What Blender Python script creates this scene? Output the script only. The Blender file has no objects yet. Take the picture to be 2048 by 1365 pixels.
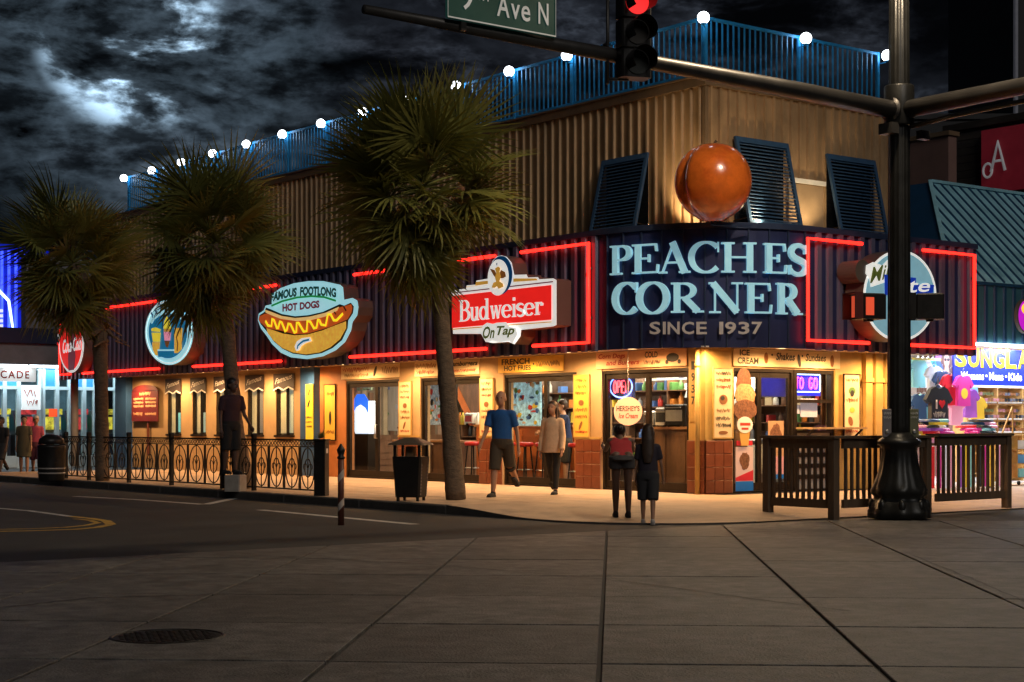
import bpy, bmesh, math, random
from mathutils import Vector, Matrix

# ------------------------------------------------------------------ camera, sky, light
scene = bpy.context.scene
COL = scene.collection
F, CX, HY = 3300.0, 1024.0, 850.0            # focal length and horizon of the photograph, in its pixels
CAMP = Vector((-20.11, -20.51, 1.2))
FW = Vector((0.6123, 0.7906, 0.0)); RT = Vector((0.7906, -0.6123, 0.0)); UP = Vector((0, 0, 1))

cam = bpy.data.cameras.new('camera'); camo = bpy.data.objects.new('camera', cam); COL.objects.link(camo)
camo.location = CAMP
camo.rotation_euler = (math.radians(90), 0, -math.atan2(FW.x, FW.y))
cam.sensor_width = 36.0; cam.lens = F / 2048 * 36.0
cam.shift_y = (HY - 682.5) / 2048
cam.clip_start = 0.1; cam.clip_end = 2000
scene.camera = camo

scene.view_settings.view_transform = 'Standard'
scene.view_settings.look = 'None'
scene.view_settings.exposure = 0.0
scene.view_settings.gamma = 1.0
scene.view_settings.use_curve_mapping = False
scene.cycles.use_denoising = True
scene.cycles.max_bounces = 8
scene.cycles.transparent_max_bounces = 16
scene.cycles.sample_clamp_indirect = 4.0
scene.cycles.caustics_reflective = False
scene.cycles.caustics_refractive = False

def ray(px, py):
    return FW + RT * ((px - CX) / F) + UP * ((HY - py) / F)
def onX(px, py, X):
    d = ray(px, py); return CAMP + d * ((X - CAMP.x) / d.x)
def onY(px, py, Y):
    d = ray(px, py); return CAMP + d * ((Y - CAMP.y) / d.y)
def onZ(px, py, Z):
    d = ray(px, py); return CAMP + d * ((Z - CAMP.z) / d.z)
def atdep(px, py, dep):
    return CAMP + ray(px, py) * dep
def Yl(px, X=0.0): return onX(px, HY, X).y
def Xr(px, Y=0.0): return onY(px, HY, Y).x
def depth(p): return (Vector((p[0], p[1], 0)) - Vector((CAMP.x, CAMP.y, 0))).dot(FW)

MOON = ray(268, 78).normalized()

def make_world():
    w = bpy.data.worlds.new('World'); scene.world = w; w.use_nodes = True
    nt = w.node_tree; nt.nodes.clear(); N = nt.nodes.new; L = nt.links.new
    out = N('ShaderNodeOutputWorld'); bg = N('ShaderNodeBackground'); L(bg.outputs[0], out.inputs[0])
    tc = N('ShaderNodeTexCoord'); sp = N('ShaderNodeSeparateXYZ'); L(tc.outputs['Generated'], sp.inputs[0])
    def math_(op, a, b=None, clamp=False):
        m = N('ShaderNodeMath'); m.operation = op; m.use_clamp = clamp
        for i, s in enumerate((a, b)):
            if s is None: continue
            if isinstance(s, (int, float)): m.inputs[i].default_value = s
            else: L(s, m.inputs[i])
        return m.outputs[0]
    def noise(scale, detail, rough, off, warp=None, zs=2.4):
        mp = N('ShaderNodeMapping'); mp.inputs['Location'].default_value = (off, off * .7, off * .3); mp.inputs['Scale'].default_value = (1, 1, zs)
        L(tc.outputs['Generated'], mp.inputs[0]); src = mp.outputs[0]
        if warp is not None:
            va = N('ShaderNodeVectorMath'); va.operation = 'MULTIPLY_ADD'; L(warp, va.inputs[0]); va.inputs[1].default_value = (.10, .10, .10); L(src, va.inputs[2]); src = va.outputs[0]
        n = N('ShaderNodeTexNoise'); n.inputs['Scale'].default_value = scale; n.inputs['Detail'].default_value = detail
        n.inputs['Roughness'].default_value = rough; L(src, n.inputs['Vector']); return n
    def rng(x, a, b, c, d):
        m = N('ShaderNodeMapRange'); m.interpolation_type = 'SMOOTHSTEP'
        L(x, m.inputs[0])
        for i, q in enumerate((a, b, c, d)): m.inputs[i + 1].default_value = q
        return m.outputs[0]
    wv = noise(6, 2, .5, 4.4).outputs['Color']
    big = noise(4.2, 3, .5, 3.1, wv, 2.6).outputs['Fac']
    fine = noise(13, 10, .60, 7.7, wv, 2.2).outputs['Fac']
    wisp = noise(34, 8, .58, 1.3, None, 2.4).outputs['Fac']
    puff = math_('SUBTRACT', 1.0, math_('MULTIPLY', math_('ABSOLUTE', math_('SUBTRACT', fine, .5)), 5.5), True)      # bright cloud rims
    mass = rng(big, .40, .66, 0.0, 1.0)
    lum = math_('MULTIPLY', math_('POWER', puff, 2.2), math_('MULTIPLY', mass, rng(wisp, .30, .68, .15, 1.2)))
    lum = math_('ADD', lum, math_('MULTIPLY', rng(fine, .48, .70, 0, .55), mass))
    base = math_('ADD', math_('MULTIPLY', math_('POWER', lum, 1.35), .040), .0014)
    # moonlight coming through thin cloud
    dt = N('ShaderNodeVectorMath'); dt.operation = 'DOT_PRODUCT'; nv = N('ShaderNodeVectorMath'); nv.operation = 'NORMALIZE'
    L(tc.outputs['Generated'], nv.inputs[0]); L(nv.outputs[0], dt.inputs[0]); dt.inputs[1].default_value = MOON
    halo = math_('POWER', rng(dt.outputs['Value'], math.cos(math.radians(9.0)), 1.0, 0, 1), 1.7)
    core = math_('POWER', rng(dt.outputs['Value'], math.cos(math.radians(3.5)), math.cos(math.radians(.2)), 0, 1), 1.2)
    gap = math_('POWER', rng(fine, .46, .60, 0, 1), 1.2)
    wg = rng(wisp, .36, .62, .12, 1.0)
    glow = math_('ADD', math_('MULTIPLY', math_('MULTIPLY', halo, puff), math_('MULTIPLY', wg, .13)), math_('MULTIPLY', math_('MULTIPLY', core, gap), math_('MULTIPLY', wg, 3.2)))
    c1 = N('ShaderNodeMix'); c1.data_type = 'RGBA'; c1.blend_type = 'MIX'
    L(math_('MULTIPLY', lum, 1.0, True), c1.inputs[0]); c1.inputs[6].default_value = (.62, .72, 1.0, 1); c1.inputs[7].default_value = (.72, .86, 1.15, 1)
    s1 = N('ShaderNodeVectorMath'); s1.operation = 'SCALE'; L(c1.outputs[2], s1.inputs[0]); L(base, s1.inputs[3])
    s2 = N('ShaderNodeVectorMath'); s2.operation = 'SCALE'; s2.inputs[0].default_value = (.52, .76, 1.0); L(glow, s2.inputs[3])
    ad = N('ShaderNodeVectorMath'); L(s1.outputs[0], ad.inputs[0]); L(s2.outputs[0], ad.inputs[1])
    L(ad.outputs[0], bg.inputs[0]); bg.inputs[1].default_value = 1.0
make_world()

sun = bpy.data.lights.new('moonlight', 'SUN'); suno = bpy.data.objects.new('moonlight', sun); COL.objects.link(suno)
sun.energy = 0.50; sun.angle = math.radians(25); sun.color = (1.0, .95, .88)  # added soft warm fill from behind the camera, standing in for city glow
sd = -(RT * 0.30 - FW * 0.85 + UP * 0.58)
suno.rotation_euler = sd.to_track_quat('-Z', 'Y').to_euler()

# ------------------------------------------------------------------ helpers
R = random.Random(7)
class MB:
    def __init__(s): s.v = []; s.f = []
    def add(s, vs, fs):
        o = len(s.v); s.v += [tuple(p) for p in vs]; s.f += [tuple(i + o for i in f) for f in fs]; return s
    def box(s, x0, x1, y0, y1, z0, z1, M=None):
        vs = [Vector((x, y, z)) for z in (z0, z1) for y in (y0, y1) for x in (x0, x1)]
        if M is not None: vs = [M @ v for v in vs]
        return s.add(vs, [(0, 2, 3, 1), (4, 5, 7, 6), (0, 1, 5, 4), (2, 6, 7, 3), (0, 4, 6, 2), (1, 3, 7, 5)])
    def bbox(s, x0, x1, y0, y1, z0, z1, b=.01, M=None):       # box with bevelled top and vertical edges
        pts = []
        for (d, z) in ((0, z0), (0, z1 - b), (b, z1)):
            c = b
            ring = [(x0 + c + d, y0 + d), (x1 - c - d, y0 + d), (x1 - d, y0 + c + d), (x1 - d, y1 - c - d), (x1 - c - d, y1 - d), (x0 + c + d, y1 - d), (x0 + d, y1 - c - d), (x0 + d, y0 + c + d)]
            pts += [Vector((p[0], p[1], z)) for p in ring]
        if M is not None: pts = [M @ p for p in pts]
        fs = [tuple(range(7, -1, -1)), tuple(range(16, 24))]
        for k in range(2):
            for i in range(8): fs.append((k * 8 + i, k * 8 + (i + 1) % 8, k * 8 + 8 + (i + 1) % 8, k * 8 + 8 + i))
        return s.add(pts, fs)
    def beam(s, p0, p1, w, h, up=UP):
        p0 = Vector(p0); p1 = Vector(p1); d = (p1 - p0).normalized(); a = d.cross(up)
        if a.length < 1e-4: a = d.cross(Vector((1, 0, 0)))
        a.normalize(); b = a.cross(d).normalized()
        vs = []
        for p in (p0, p1):
            for (i, j) in ((-1, -1), (1, -1), (1, 1), (-1, 1)): vs.append(p + a * (i * w / 2) + b * (j * h / 2))
        return s.add(vs, [(3, 2, 1, 0), (4, 5, 6, 7), (0, 1, 5, 4), (1, 2, 6, 5), (2, 3, 7, 6), (3, 0, 4, 7)])
    def tube(s, pts, r, n=8, closed=False, caps=True):
        pts = [Vector(p) for p in pts]; m = len(pts)
        rr = r if isinstance(r, (list, tuple)) else [r] * m
        vs = []; prev = None
        for i, p in enumerate(pts):
            a = pts[(i - 1) % m] if (closed or i > 0) else p
            b = pts[(i + 1) % m] if (closed or i < m - 1) else p
            d = (b - a)
            if d.length < 1e-9: d = Vector((0, 0, 1))
            d.normalize()
            if prev is None:
                x = d.cross(Vector((0, 0, 1)))
                if x.length < .01: x = d.cross(Vector((1, 0, 0)))
            else:
                x = prev - d * prev.dot(d)
                if x.length < .01: x = d.cross(Vector((1, 0, 0)))
            x.normalize(); prev = x; y = d.cross(x)
            for k in range(n):
                t = 2 * math.pi * k / n; vs.append(p + (x * math.cos(t) + y * math.sin(t)) * rr[i])
        fs = []
        for i in range(m if closed else m - 1):
            j = (i + 1) % m
            for k in range(n): fs.append((i * n + k, i * n + (k + 1) % n, j * n + (k + 1) % n, j * n + k))
        if caps and not closed:
            fs.append(tuple(range(n - 1, -1, -1))); fs.append(tuple((m - 1) * n + k for k in range(n)))
        return s.add(vs, fs)
    def lathe(s, prof, n=24, M=None, flute=None):
        vs = []; fs = []
        for (r, z) in prof:
            for k in range(n):
                t = 2 * math.pi * k / n; q = r * (flute(t, z) if flute else 1)
                p = Vector((q * math.cos(t), q * math.sin(t), z)); vs.append(M @ p if M is not None else p)
        for i in range(len(prof) - 1):
            for k in range(n): fs.append((i * n + k, i * n + (k + 1) % n, (i + 1) * n + (k + 1) % n, (i + 1) * n + k))
        fs.append(tuple(range(n - 1, -1, -1))); fs.append(tuple((len(prof) - 1) * n + k for k in range(n)))
        return s.add(vs, fs)
    def prism(s, poly, w0, w1, M=None):
        n = len(poly)
        area = sum(poly[i][0] * poly[(i + 1) % n][1] - poly[(i + 1) % n][0] * poly[i][1] for i in range(n))
        if area < 0: poly = poly[::-1]
        vs = [Vector((p[0], p[1], w0)) for p in poly] + [Vector((p[0], p[1], w1)) for p in poly]
        if M is not None: vs = [M @ v for v in vs]
        fs = [tuple(range(n - 1, -1, -1)), tuple(range(n, 2 * n))]
        for i in range(n): fs.append((i, (i + 1) % n, n + (i + 1) % n, n + i))
        return s.add(vs, fs)
    def ribbon(s, pts, w, z0, z1, closed=False, nib=None):
        """flat stroke in the xy plane, from z0 up to z1"""
        pts = [Vector((p[0], p[1], 0)) for p in pts]; m = len(pts)
        Ls = []; Rs = []
        for i, p in enumerate(pts):
            a = pts[(i - 1) % m] if (closed or i > 0) else p
            b = pts[(i + 1) % m] if (closed or i < m - 1) else p
            d = b - a
            if d.length < 1e-9: d = Vector((1, 0, 0))
            d.normalize(); nrm = Vector((-d.y, d.x, 0))
            ww = w[i] if isinstance(w, (list, tuple)) else w
            if nib: ww = nib[0] + (nib[1] - nib[0]) * abs(d.y)
            Ls.append(p + nrm * ww / 2); Rs.append(p - nrm * ww / 2)
        vs = []
        for l, r in zip(Ls, Rs): vs += [(l.x, l.y, z1), (r.x, r.y, z1), (l.x, l.y, z0), (r.x, r.y, z0)]
        fs = []
        for i in range(m if closed else m - 1):
            a = i * 4; b = ((i + 1) % m) * 4
            fs += [(a, a + 1, b + 1, b), (a + 2, a, b, b + 2), (a + 1, a + 3, b + 3, b + 1)]
        if not closed:
            fs += [(0, 2, 3, 1), ((m - 1) * 4, (m - 1) * 4 + 1, (m - 1) * 4 + 3, (m - 1) * 4 + 2)]
        return s.add(vs, fs)
    def ell(s, c, r, nu=16, nv=10, M=None):
        c = Vector(c); vs = []; fs = []
        for j in range(1, nv):
            ph = math.pi * j / nv
            for k in range(nu):
                t = 2 * math.pi * k / nu
                vs.append(Vector((r[0] * math.sin(ph) * math.cos(t), r[1] * math.sin(ph) * math.sin(t), r[2] * math.cos(ph))) + c)
        top = len(vs); vs.append(c + Vector((0, 0, r[2]))); bot = len(vs); vs.append(c - Vector((0, 0, r[2])))
        for j in range(nv - 2):
            for k in range(nu): fs.append((j * nu + k, (j + 1) * nu + k, (j + 1) * nu + (k + 1) % nu, j * nu + (k + 1) % nu))
        for k in range(nu):
            fs.append((top, k, (k + 1) % nu)); fs.append((bot, (nv - 2) * nu + (k + 1) % nu, (nv - 2) * nu + k))
        if M is not None: vs = [M @ v for v in vs]
        return s.add(vs, fs)
    def mesh(s, name, mats, smooth=False):
        me = bpy.data.meshes.new(name); me.from_pydata(s.v, [], s.f)
        for m in (mats if isinstance(mats, (list, tuple)) else [mats]): me.materials.append(m)
        if smooth: me.polygons.foreach_set('use_smooth', [True] * len(me.polygons))
        me.update(); return me

def link(name, me, parent=None, M=None):
    o = bpy.data.objects.new(name, me); COL.objects.link(o)
    if parent is not None: o.parent = parent
    if M is not None: o.matrix_local = M
    return o
def part(name, mb, mat_, parent, smooth=False, M=None):
    return link(name, mb.mesh(name, mat_, smooth), parent, M)
def tag(o, label=None, cat=None, group=None, kind=None):
    if label: o['label'] = label
    if cat: o['category'] = cat
    if group: o['group'] = group
    if kind: o['kind'] = kind
    return o
def thing(name, label, cat, M=None, group=None):
    o = link(name, None, None, M if M is not None else Matrix.Identity(4)); o.empty_display_size = .2
    return tag(o, label, cat, group)
def struct(name, mb, mat_, smooth=False, label=None):
    o = part(name, mb, mat_, None, smooth); o['kind'] = 'structure'
    if label: o['label'] = label
    return o
def T(x, y, z, rz=0.0): return Matrix.Translation((x, y, z)) @ Matrix.Rotation(rz, 4, 'Z')
def frameM(o, x, y, z):
    return Matrix(((x[0], y[0], z[0], o[0]), (x[1], y[1], z[1], o[1]), (x[2], y[2], z[2], o[2]), (0, 0, 0, 1)))
def Lm(X, Y, Z): return frameM((X, Y, Z), (0, -1, 0), (0, 0, 1), (-1, 0, 0))      # sign on the long face
def Rm(X, Y, Z): return frameM((X, Y, Z), (1, 0, 0), (0, 0, 1), (0, -1, 0))       # sign on the short face
def arc(cx, cy, rx, ry, a0, a1, n=14):
    return [(cx + rx * math.cos(math.radians(a0 + (a1 - a0) * i / n)), cy + ry * math.sin(math.radians(a0 + (a1 - a0) * i / n))) for i in range(n + 1)]

# ------------------------------------------------------------------ materials
MATS = {}
def mat(name, col, rough=.6, metal=0.0, var=.15, scale=3.0, bump=0.0, bscale=40.0, emit=0.0, ecol=None, spec=.5, stretch=None, dirt=None, rnd=0.0, coat=0.0):
    if name in MATS: return MATS[name]
    m = bpy.data.materials.new(name); m.use_nodes = True; nt = m.node_tree; N = nt.nodes.new; L = nt.links.new
    b = nt.nodes['Principled BSDF']
    b.inputs['Roughness'].default_value = rough; b.inputs['Metallic'].default_value = metal
    b.inputs['Specular IOR Level'].default_value = spec
    if coat: b.inputs['Coat Weight'].default_value = coat; b.inputs['Coat Roughness'].default_value = .1
    geo = N('ShaderNodeNewGeometry'); mp = N('ShaderNodeMapping'); L(geo.outputs['Position'], mp.inputs[0])
    if stretch: mp.inputs['Scale'].default_value = stretch
    n = N('ShaderNodeTexNoise'); n.inputs['Scale'].default_value = scale; n.inputs['Detail'].default_value = 6; n.inputs['Roughness'].default_value = .62
    L(mp.outputs[0], n.inputs['Vector'])
    mr = N('ShaderNodeMapRange'); L(n.outputs['Fac'], mr.inputs[0]); mr.inputs[1].default_value = .3; mr.inputs[2].default_value = .7
    mr.inputs[3].default_value = 1 - var; mr.inputs[4].default_value = 1 + var
    sc = N('ShaderNodeVectorMath'); sc.operation = 'SCALE'; sc.inputs[0].default_value = col[:3]; L(mr.outputs[0], sc.inputs[3])
    last = sc.outputs[0]
    if rnd:
        oi = N('ShaderNodeObjectInfo'); r2 = N('ShaderNodeMapRange'); L(oi.outputs['Random'], r2.inputs[0]); r2.inputs[3].default_value = 1 - rnd; r2.inputs[4].default_value = 1 + rnd
        s3 = N('ShaderNodeVectorMath'); s3.operation = 'SCALE'; L(last, s3.inputs[0]); L(r2.outputs[0], s3.inputs[3]); last = s3.outputs[0]
    if dirt:
        n2 = N('ShaderNodeTexNoise'); n2.inputs['Scale'].default_value = dirt[1]; n2.inputs['Detail'].default_value = 8; n2.inputs['Roughness'].default_value = .7
        L(geo.outputs['Position'], n2.inputs['Vector'])
        m2 = N('ShaderNodeMapRange'); m2.interpolation_type = 'SMOOTHSTEP'; L(n2.outputs['Fac'], m2.inputs[0]); m2.inputs[1].default_value = .48; m2.inputs[2].default_value = .72; m2.inputs[4].default_value = dirt[2]
        mx = N('ShaderNodeMix'); mx.data_type = 'RGBA'; L(m2.outputs[0], mx.inputs[0]); L(last, mx.inputs[6]); mx.inputs[7].default_value = (*dirt[0], 1); last = mx.outputs[2]
    L(last, b.inputs['Base Color'])
    rr = N('ShaderNodeMapRange'); L(n.outputs['Fac'], rr.inputs[0]); rr.inputs[3].default_value = max(0.02, rough - .12); rr.inputs[4].default_value = min(1, rough + .12); L(rr.outputs[0], b.inputs['Roughness'])
    if bump:
        nb = N('ShaderNodeTexNoise'); nb.inputs['Scale'].default_value = bscale; nb.inputs['Detail'].default_value = 5; L(mp.outputs[0], nb.inputs['Vector'])
        bp = N('ShaderNodeBump'); bp.inputs['Strength'].default_value = bump; bp.inputs['Distance'].default_value = .02; L(nb.outputs['Fac'], bp.inputs['Height']); L(bp.outputs[0], b.inputs['Normal'])
    if emit:
        e = ecol or col
        if ecol is None: L(last, b.inputs['Emission Color'])
        else: b.inputs['Emission Color'].default_value = (*e[:3], 1)
        b.inputs['Emission Strength'].default_value = emit
    MATS[name] = m; return m
def glass_mat(name, tint=(1, 1, 1), refl=.10, rough=.02):
    m = bpy.data.materials.new(name); m.use_nodes = True; nt = m.node_tree; nt.nodes.clear(); N = nt.nodes.new; L = nt.links.new
    o = N('ShaderNodeOutputMaterial'); t = N('ShaderNodeBsdfTransparent'); t.inputs[0].default_value = (*tint, 1)
    g = N('ShaderNodeBsdfGlossy'); g.inputs['Roughness'].default_value = rough; fr = N('ShaderNodeLayerWeight'); fr.inputs[0].default_value = .5
    pw = N('ShaderNodeMath'); pw.operation = 'POWER'; L(fr.outputs['Facing'], pw.inputs[0]); pw.inputs[1].default_value = 4.0
    ma = N('ShaderNodeMath'); ma.operation = 'MULTIPLY_ADD'; L(pw.outputs[0], ma.inputs[0]); ma.inputs[1].default_value = .5; ma.inputs[2].default_value = refl * .5
    mx = N('ShaderNodeMixShader'); L(ma.outputs[0], mx.inputs[0]); L(t.outputs[0], mx.inputs[1]); L(g.outputs[0], mx.inputs[2]); L(mx.outputs[0], o.inputs[0])
    MATS[name] = m; return m
GLASS = glass_mat('window_glass', (.93, .96, .96), .08)
def flat(name, col, emit=0.0, rough=.45, var=.06): return mat(name, col, rough, 0, var, 6, emit=emit)

M_asphalt = mat('asphalt', (.045, .043, .042), .8, 0, .35, 1.2, .5, 90, dirt=((.025, .024, .023), .35, .7))
M_slab = mat('road_concrete', (.128, .119, .110), .62, 0, .55, 6.0, .8, 55, dirt=((.048, .043, .039), 1.0, .92), rnd=.18)
M_walk = mat('sidewalk_concrete', (.48, .34, .225), .75, 0, .16, 2.2, .25, 70, dirt=((.2, .16, .13), 1.4, .6), rnd=.06)
M_kerb = mat('kerb_concrete', (.075, .066, .06), .8, 0, .25, 4, .4, 50, dirt=((.04, .038, .036), 2.5, .8))
M_white = mat('road_paint', (.55, .54, .5), .7, 0, .2, 8, dirt=((.09, .085, .08), 5, .9))
M_yellow = mat('yellow_road_paint', (.55, .33, .05), .7, 0, .2, 8, dirt=((.09, .07, .04), 6, .9))
M_siding = mat('tan_metal_siding', (.46, .30, .165), .45, .2, .30, 2.6, .08, 20, stretch=(1, 1, .25), dirt=((.24, .16, .09), 1.3, .5))
M_coping = mat('brown_coping', (.22, .145, .085), .5, .2, .15, 3)
M_rib = mat('navy_rib_metal', (.125, .125, .215), .38, .25, .2, 2.0, .05, 20, stretch=(1, 1, .3))  # lighter copy of the band navy: light caught by the ribs put into colour
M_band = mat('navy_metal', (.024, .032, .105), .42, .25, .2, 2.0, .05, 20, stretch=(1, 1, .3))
M_bandtrim = mat('navy_trim', (.035, .055, .12), .4, .35, .15, 3)
M_soffit = mat('tan_soffit', (.42, .32, .2), .7)
M_tan = mat('tan_stucco', (.50, .34, .18), .75, 0, .12, 3, .2, 80, dirt=((.34, .2, .1), 1.5, .4))
M_tanpaint = mat('ochre_paint', (.52, .33, .10), .55, 0, .12, 3, .1, 50)
M_orange = mat('orange_wall_paint', (.50, .19, .06), .6, 0, .12, 3, .1, 60)
M_bluepaint = mat('blue_paint', (.03, .10, .27), .5, 0, .15, 3, .08, 40)
M_tile = mat('terracotta_tile', (.19, .055, .026), .35, 0, .16, 8, .06, 30, rnd=.14)
M_grout = mat('tile_grout', (.40, .25, .17), .85)
M_frame = mat('dark_bronze_frame', (.035, .026, .02), .35, .6, .15, 6)
M_steel = mat('brushed_steel', (.5, .5, .5), .35, .9, .1, 8)
M_rail = mat('blue_railing_paint', (.02, .27, .62), .4, .1, .12, 6)
M_globe = mat('globe_lamp_glow', (1, 1, 1), .4, emit=9.0, ecol=(.88, .94, 1.0), var=0)
M_black = mat('black_iron', (.016, .015, .015), .42, .3, .25, 8, .1, 60)
M_pole = mat('dark_green_black_pole', (.022, .022, .021), .38, .4, .25, 5, .08, 40)
M_arm = mat('grey_mast_arm', (.075, .07, .066), .42, .55, .2, 4)
M_wood = mat('weathered_brown_wood', (.105, .066, .04), .7, 0, .3, 5, .3, 30, stretch=(1, 1, .3))
M_shutter = mat('navy_shutter_paint', (.028, .075, .16), .5, 0, .15, 6)
M_neon = mat('red_neon', (1, .03, .02), .4, emit=5.0, ecol=(1.0, .014, .008), var=0)
M_neonclip = flat('neon_clip', (.12, .1, .1))
M_trunk = mat('palm_bark', (.15, .105, .07), .9, 0, .35, 9, .9, 26, stretch=(1, 1, 2.2))
M_boot = mat('palm_boot', (.20, .125, .075), .85, 0, .3, 12, .4, 40, rnd=.25)
M_skirt = mat('dry_palm_leaf', (.34, .22, .10), .75, 0, .2, 6, rnd=.35)
def leaf_mat():
    m = mat('palm_leaf', (.20, .205, .05), .5, 0, .25, 5, rnd=.4)
    nt = m.node_tree; b = nt.nodes['Principled BSDF']; out = nt.nodes['Material Output']
    tr = nt.nodes.new('ShaderNodeBsdfTranslucent'); tr.inputs[0].default_value = (.22, .20, .03, 1)
    mx = nt.nodes.new('ShaderNodeMixShader'); mx.inputs[0].default_value = .3
    nt.links.new(b.outputs[0], mx.inputs[1]); nt.links.new(tr.outputs[0], mx.inputs[2]); nt.links.new(mx.outputs[0], out.inputs[0])
    return m
M_leaf = leaf_mat()
M_cab = flat('sign_cabinet_brown', (.10, .082, .072), rough=.5)
S_cyan = flat('sign_pale_cyan', (.40, .80, .90), .62)
S_white = flat('sign_white', (.86, .88, .85), .62)
S_red = flat('sign_red', (.72, .015, .012), .85)
S_green = flat('sign_green', (.01, .27, .06), .6)
S_dkgreen = flat('sign_dark_green', (.005, .06, .05), .4)
S_black = flat('sign_black', (.012, .014, .018), 0)
S_maroon = flat('sign_maroon', (.18, .03, .05), .5)
S_bun = mat('sign_bun', (.76, .42, .055), .5, 0, .22, 14, emit=.62)
S_bunlight = flat('sign_bun_edge', (.85, .55, .2), .6)
S_dog = flat('sign_sausage', (.50, .085, .015), .6)
S_mustard = flat('sign_mustard', (.95, .82, .02), .85)
S_blue = flat('sign_blue', (.01, .19, .38), .5)
S_navy = flat('sign_deep_blue', (.0, .05, .16), .4)
S_yellow = flat('sign_yellow', (.85, .68, .05), .6)
S_pink = flat('sign_pink', (.85, .3, .42), .6)
S_gold = flat('sign_gold', (.62, .33, .05), .5)
S_brown = flat('sign_brown', (.22, .08, .02), .4)
S_letter = flat('letter_pale_blue', (.33, .66, .80), .42)
S_grey = flat('letter_grey', (.42, .39, .37), .12)
P_cream = flat('board_cream', (.80, .62, .36), 0, .6)
P_peach = flat('board_peach', (.78, .45, .25), 0, .6)
P_yel = flat('board_yellow', (.85, .52, .08), 0, .6)
P_ink = flat('ink_black', (.03, .025, .02), 0, .6)
P_red = flat('ink_red', (.45, .04, .02), 0, .6)
P_brown = flat('ink_brown', (.25, .10, .03), 0, .6)
P_green = flat('ink_green', (.10, .22, .05), 0, .6)
P_white = flat('white_print', (.8, .78, .74), 0, .6)

# ------------------------------------------------------------------ lettering
_txt = {}
def text_geo(s, bold=0.0, shear=0.0, space=1.0):
    key = (s, bold, shear, space)
    if key not in _txt:
        c = bpy.data.curves.new('t', 'FONT'); c.body = s; c.size = 1.0; c.offset = bold; c.shear = shear; c.space_character = space
        c.resolution_u = 3; c.fill_mode = 'FRONT'
        o = bpy.data.objects.new('t', c); COL.objects.link(o)
        dg = bpy.context.evaluated_depsgraph_get(); me = bpy.data.meshes.new_from_object(o.evaluated_get(dg))
        vs = [tuple(v.co) for v in me.vertices]; fs = [tuple(p.vertices) for p in me.polygons]
        bpy.data.objects.remove(o); bpy.data.curves.remove(c); bpy.data.meshes.remove(me)
        xs = [v[0] for v in vs]; ys = [v[1] for v in vs]
        _txt[key] = (vs, fs, min(xs), max(xs), min(ys), max(ys))
    return _txt[key]
def text(mb, s, x0, x1, y0, y1, w, bold=0.0, shear=0.0, space=1.0, warp=None):
    """flat print of the words s fitted into the box x0..x1, y0..y1 at height w"""
    vs, fs, a, b, c, d = text_geo(s, bold, shear, space)
    out = []
    for v in vs:
        x = x0 + (v[0] - a) / (b - a) * (x1 - x0); y = y0 + (v[1] - c) / max(d - c, 1e-6) * (y1 - y0)
        if warp: x, y = warp(x, y)
        out.append((x, y, w))
    mb.add(out, fs); return mb

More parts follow.
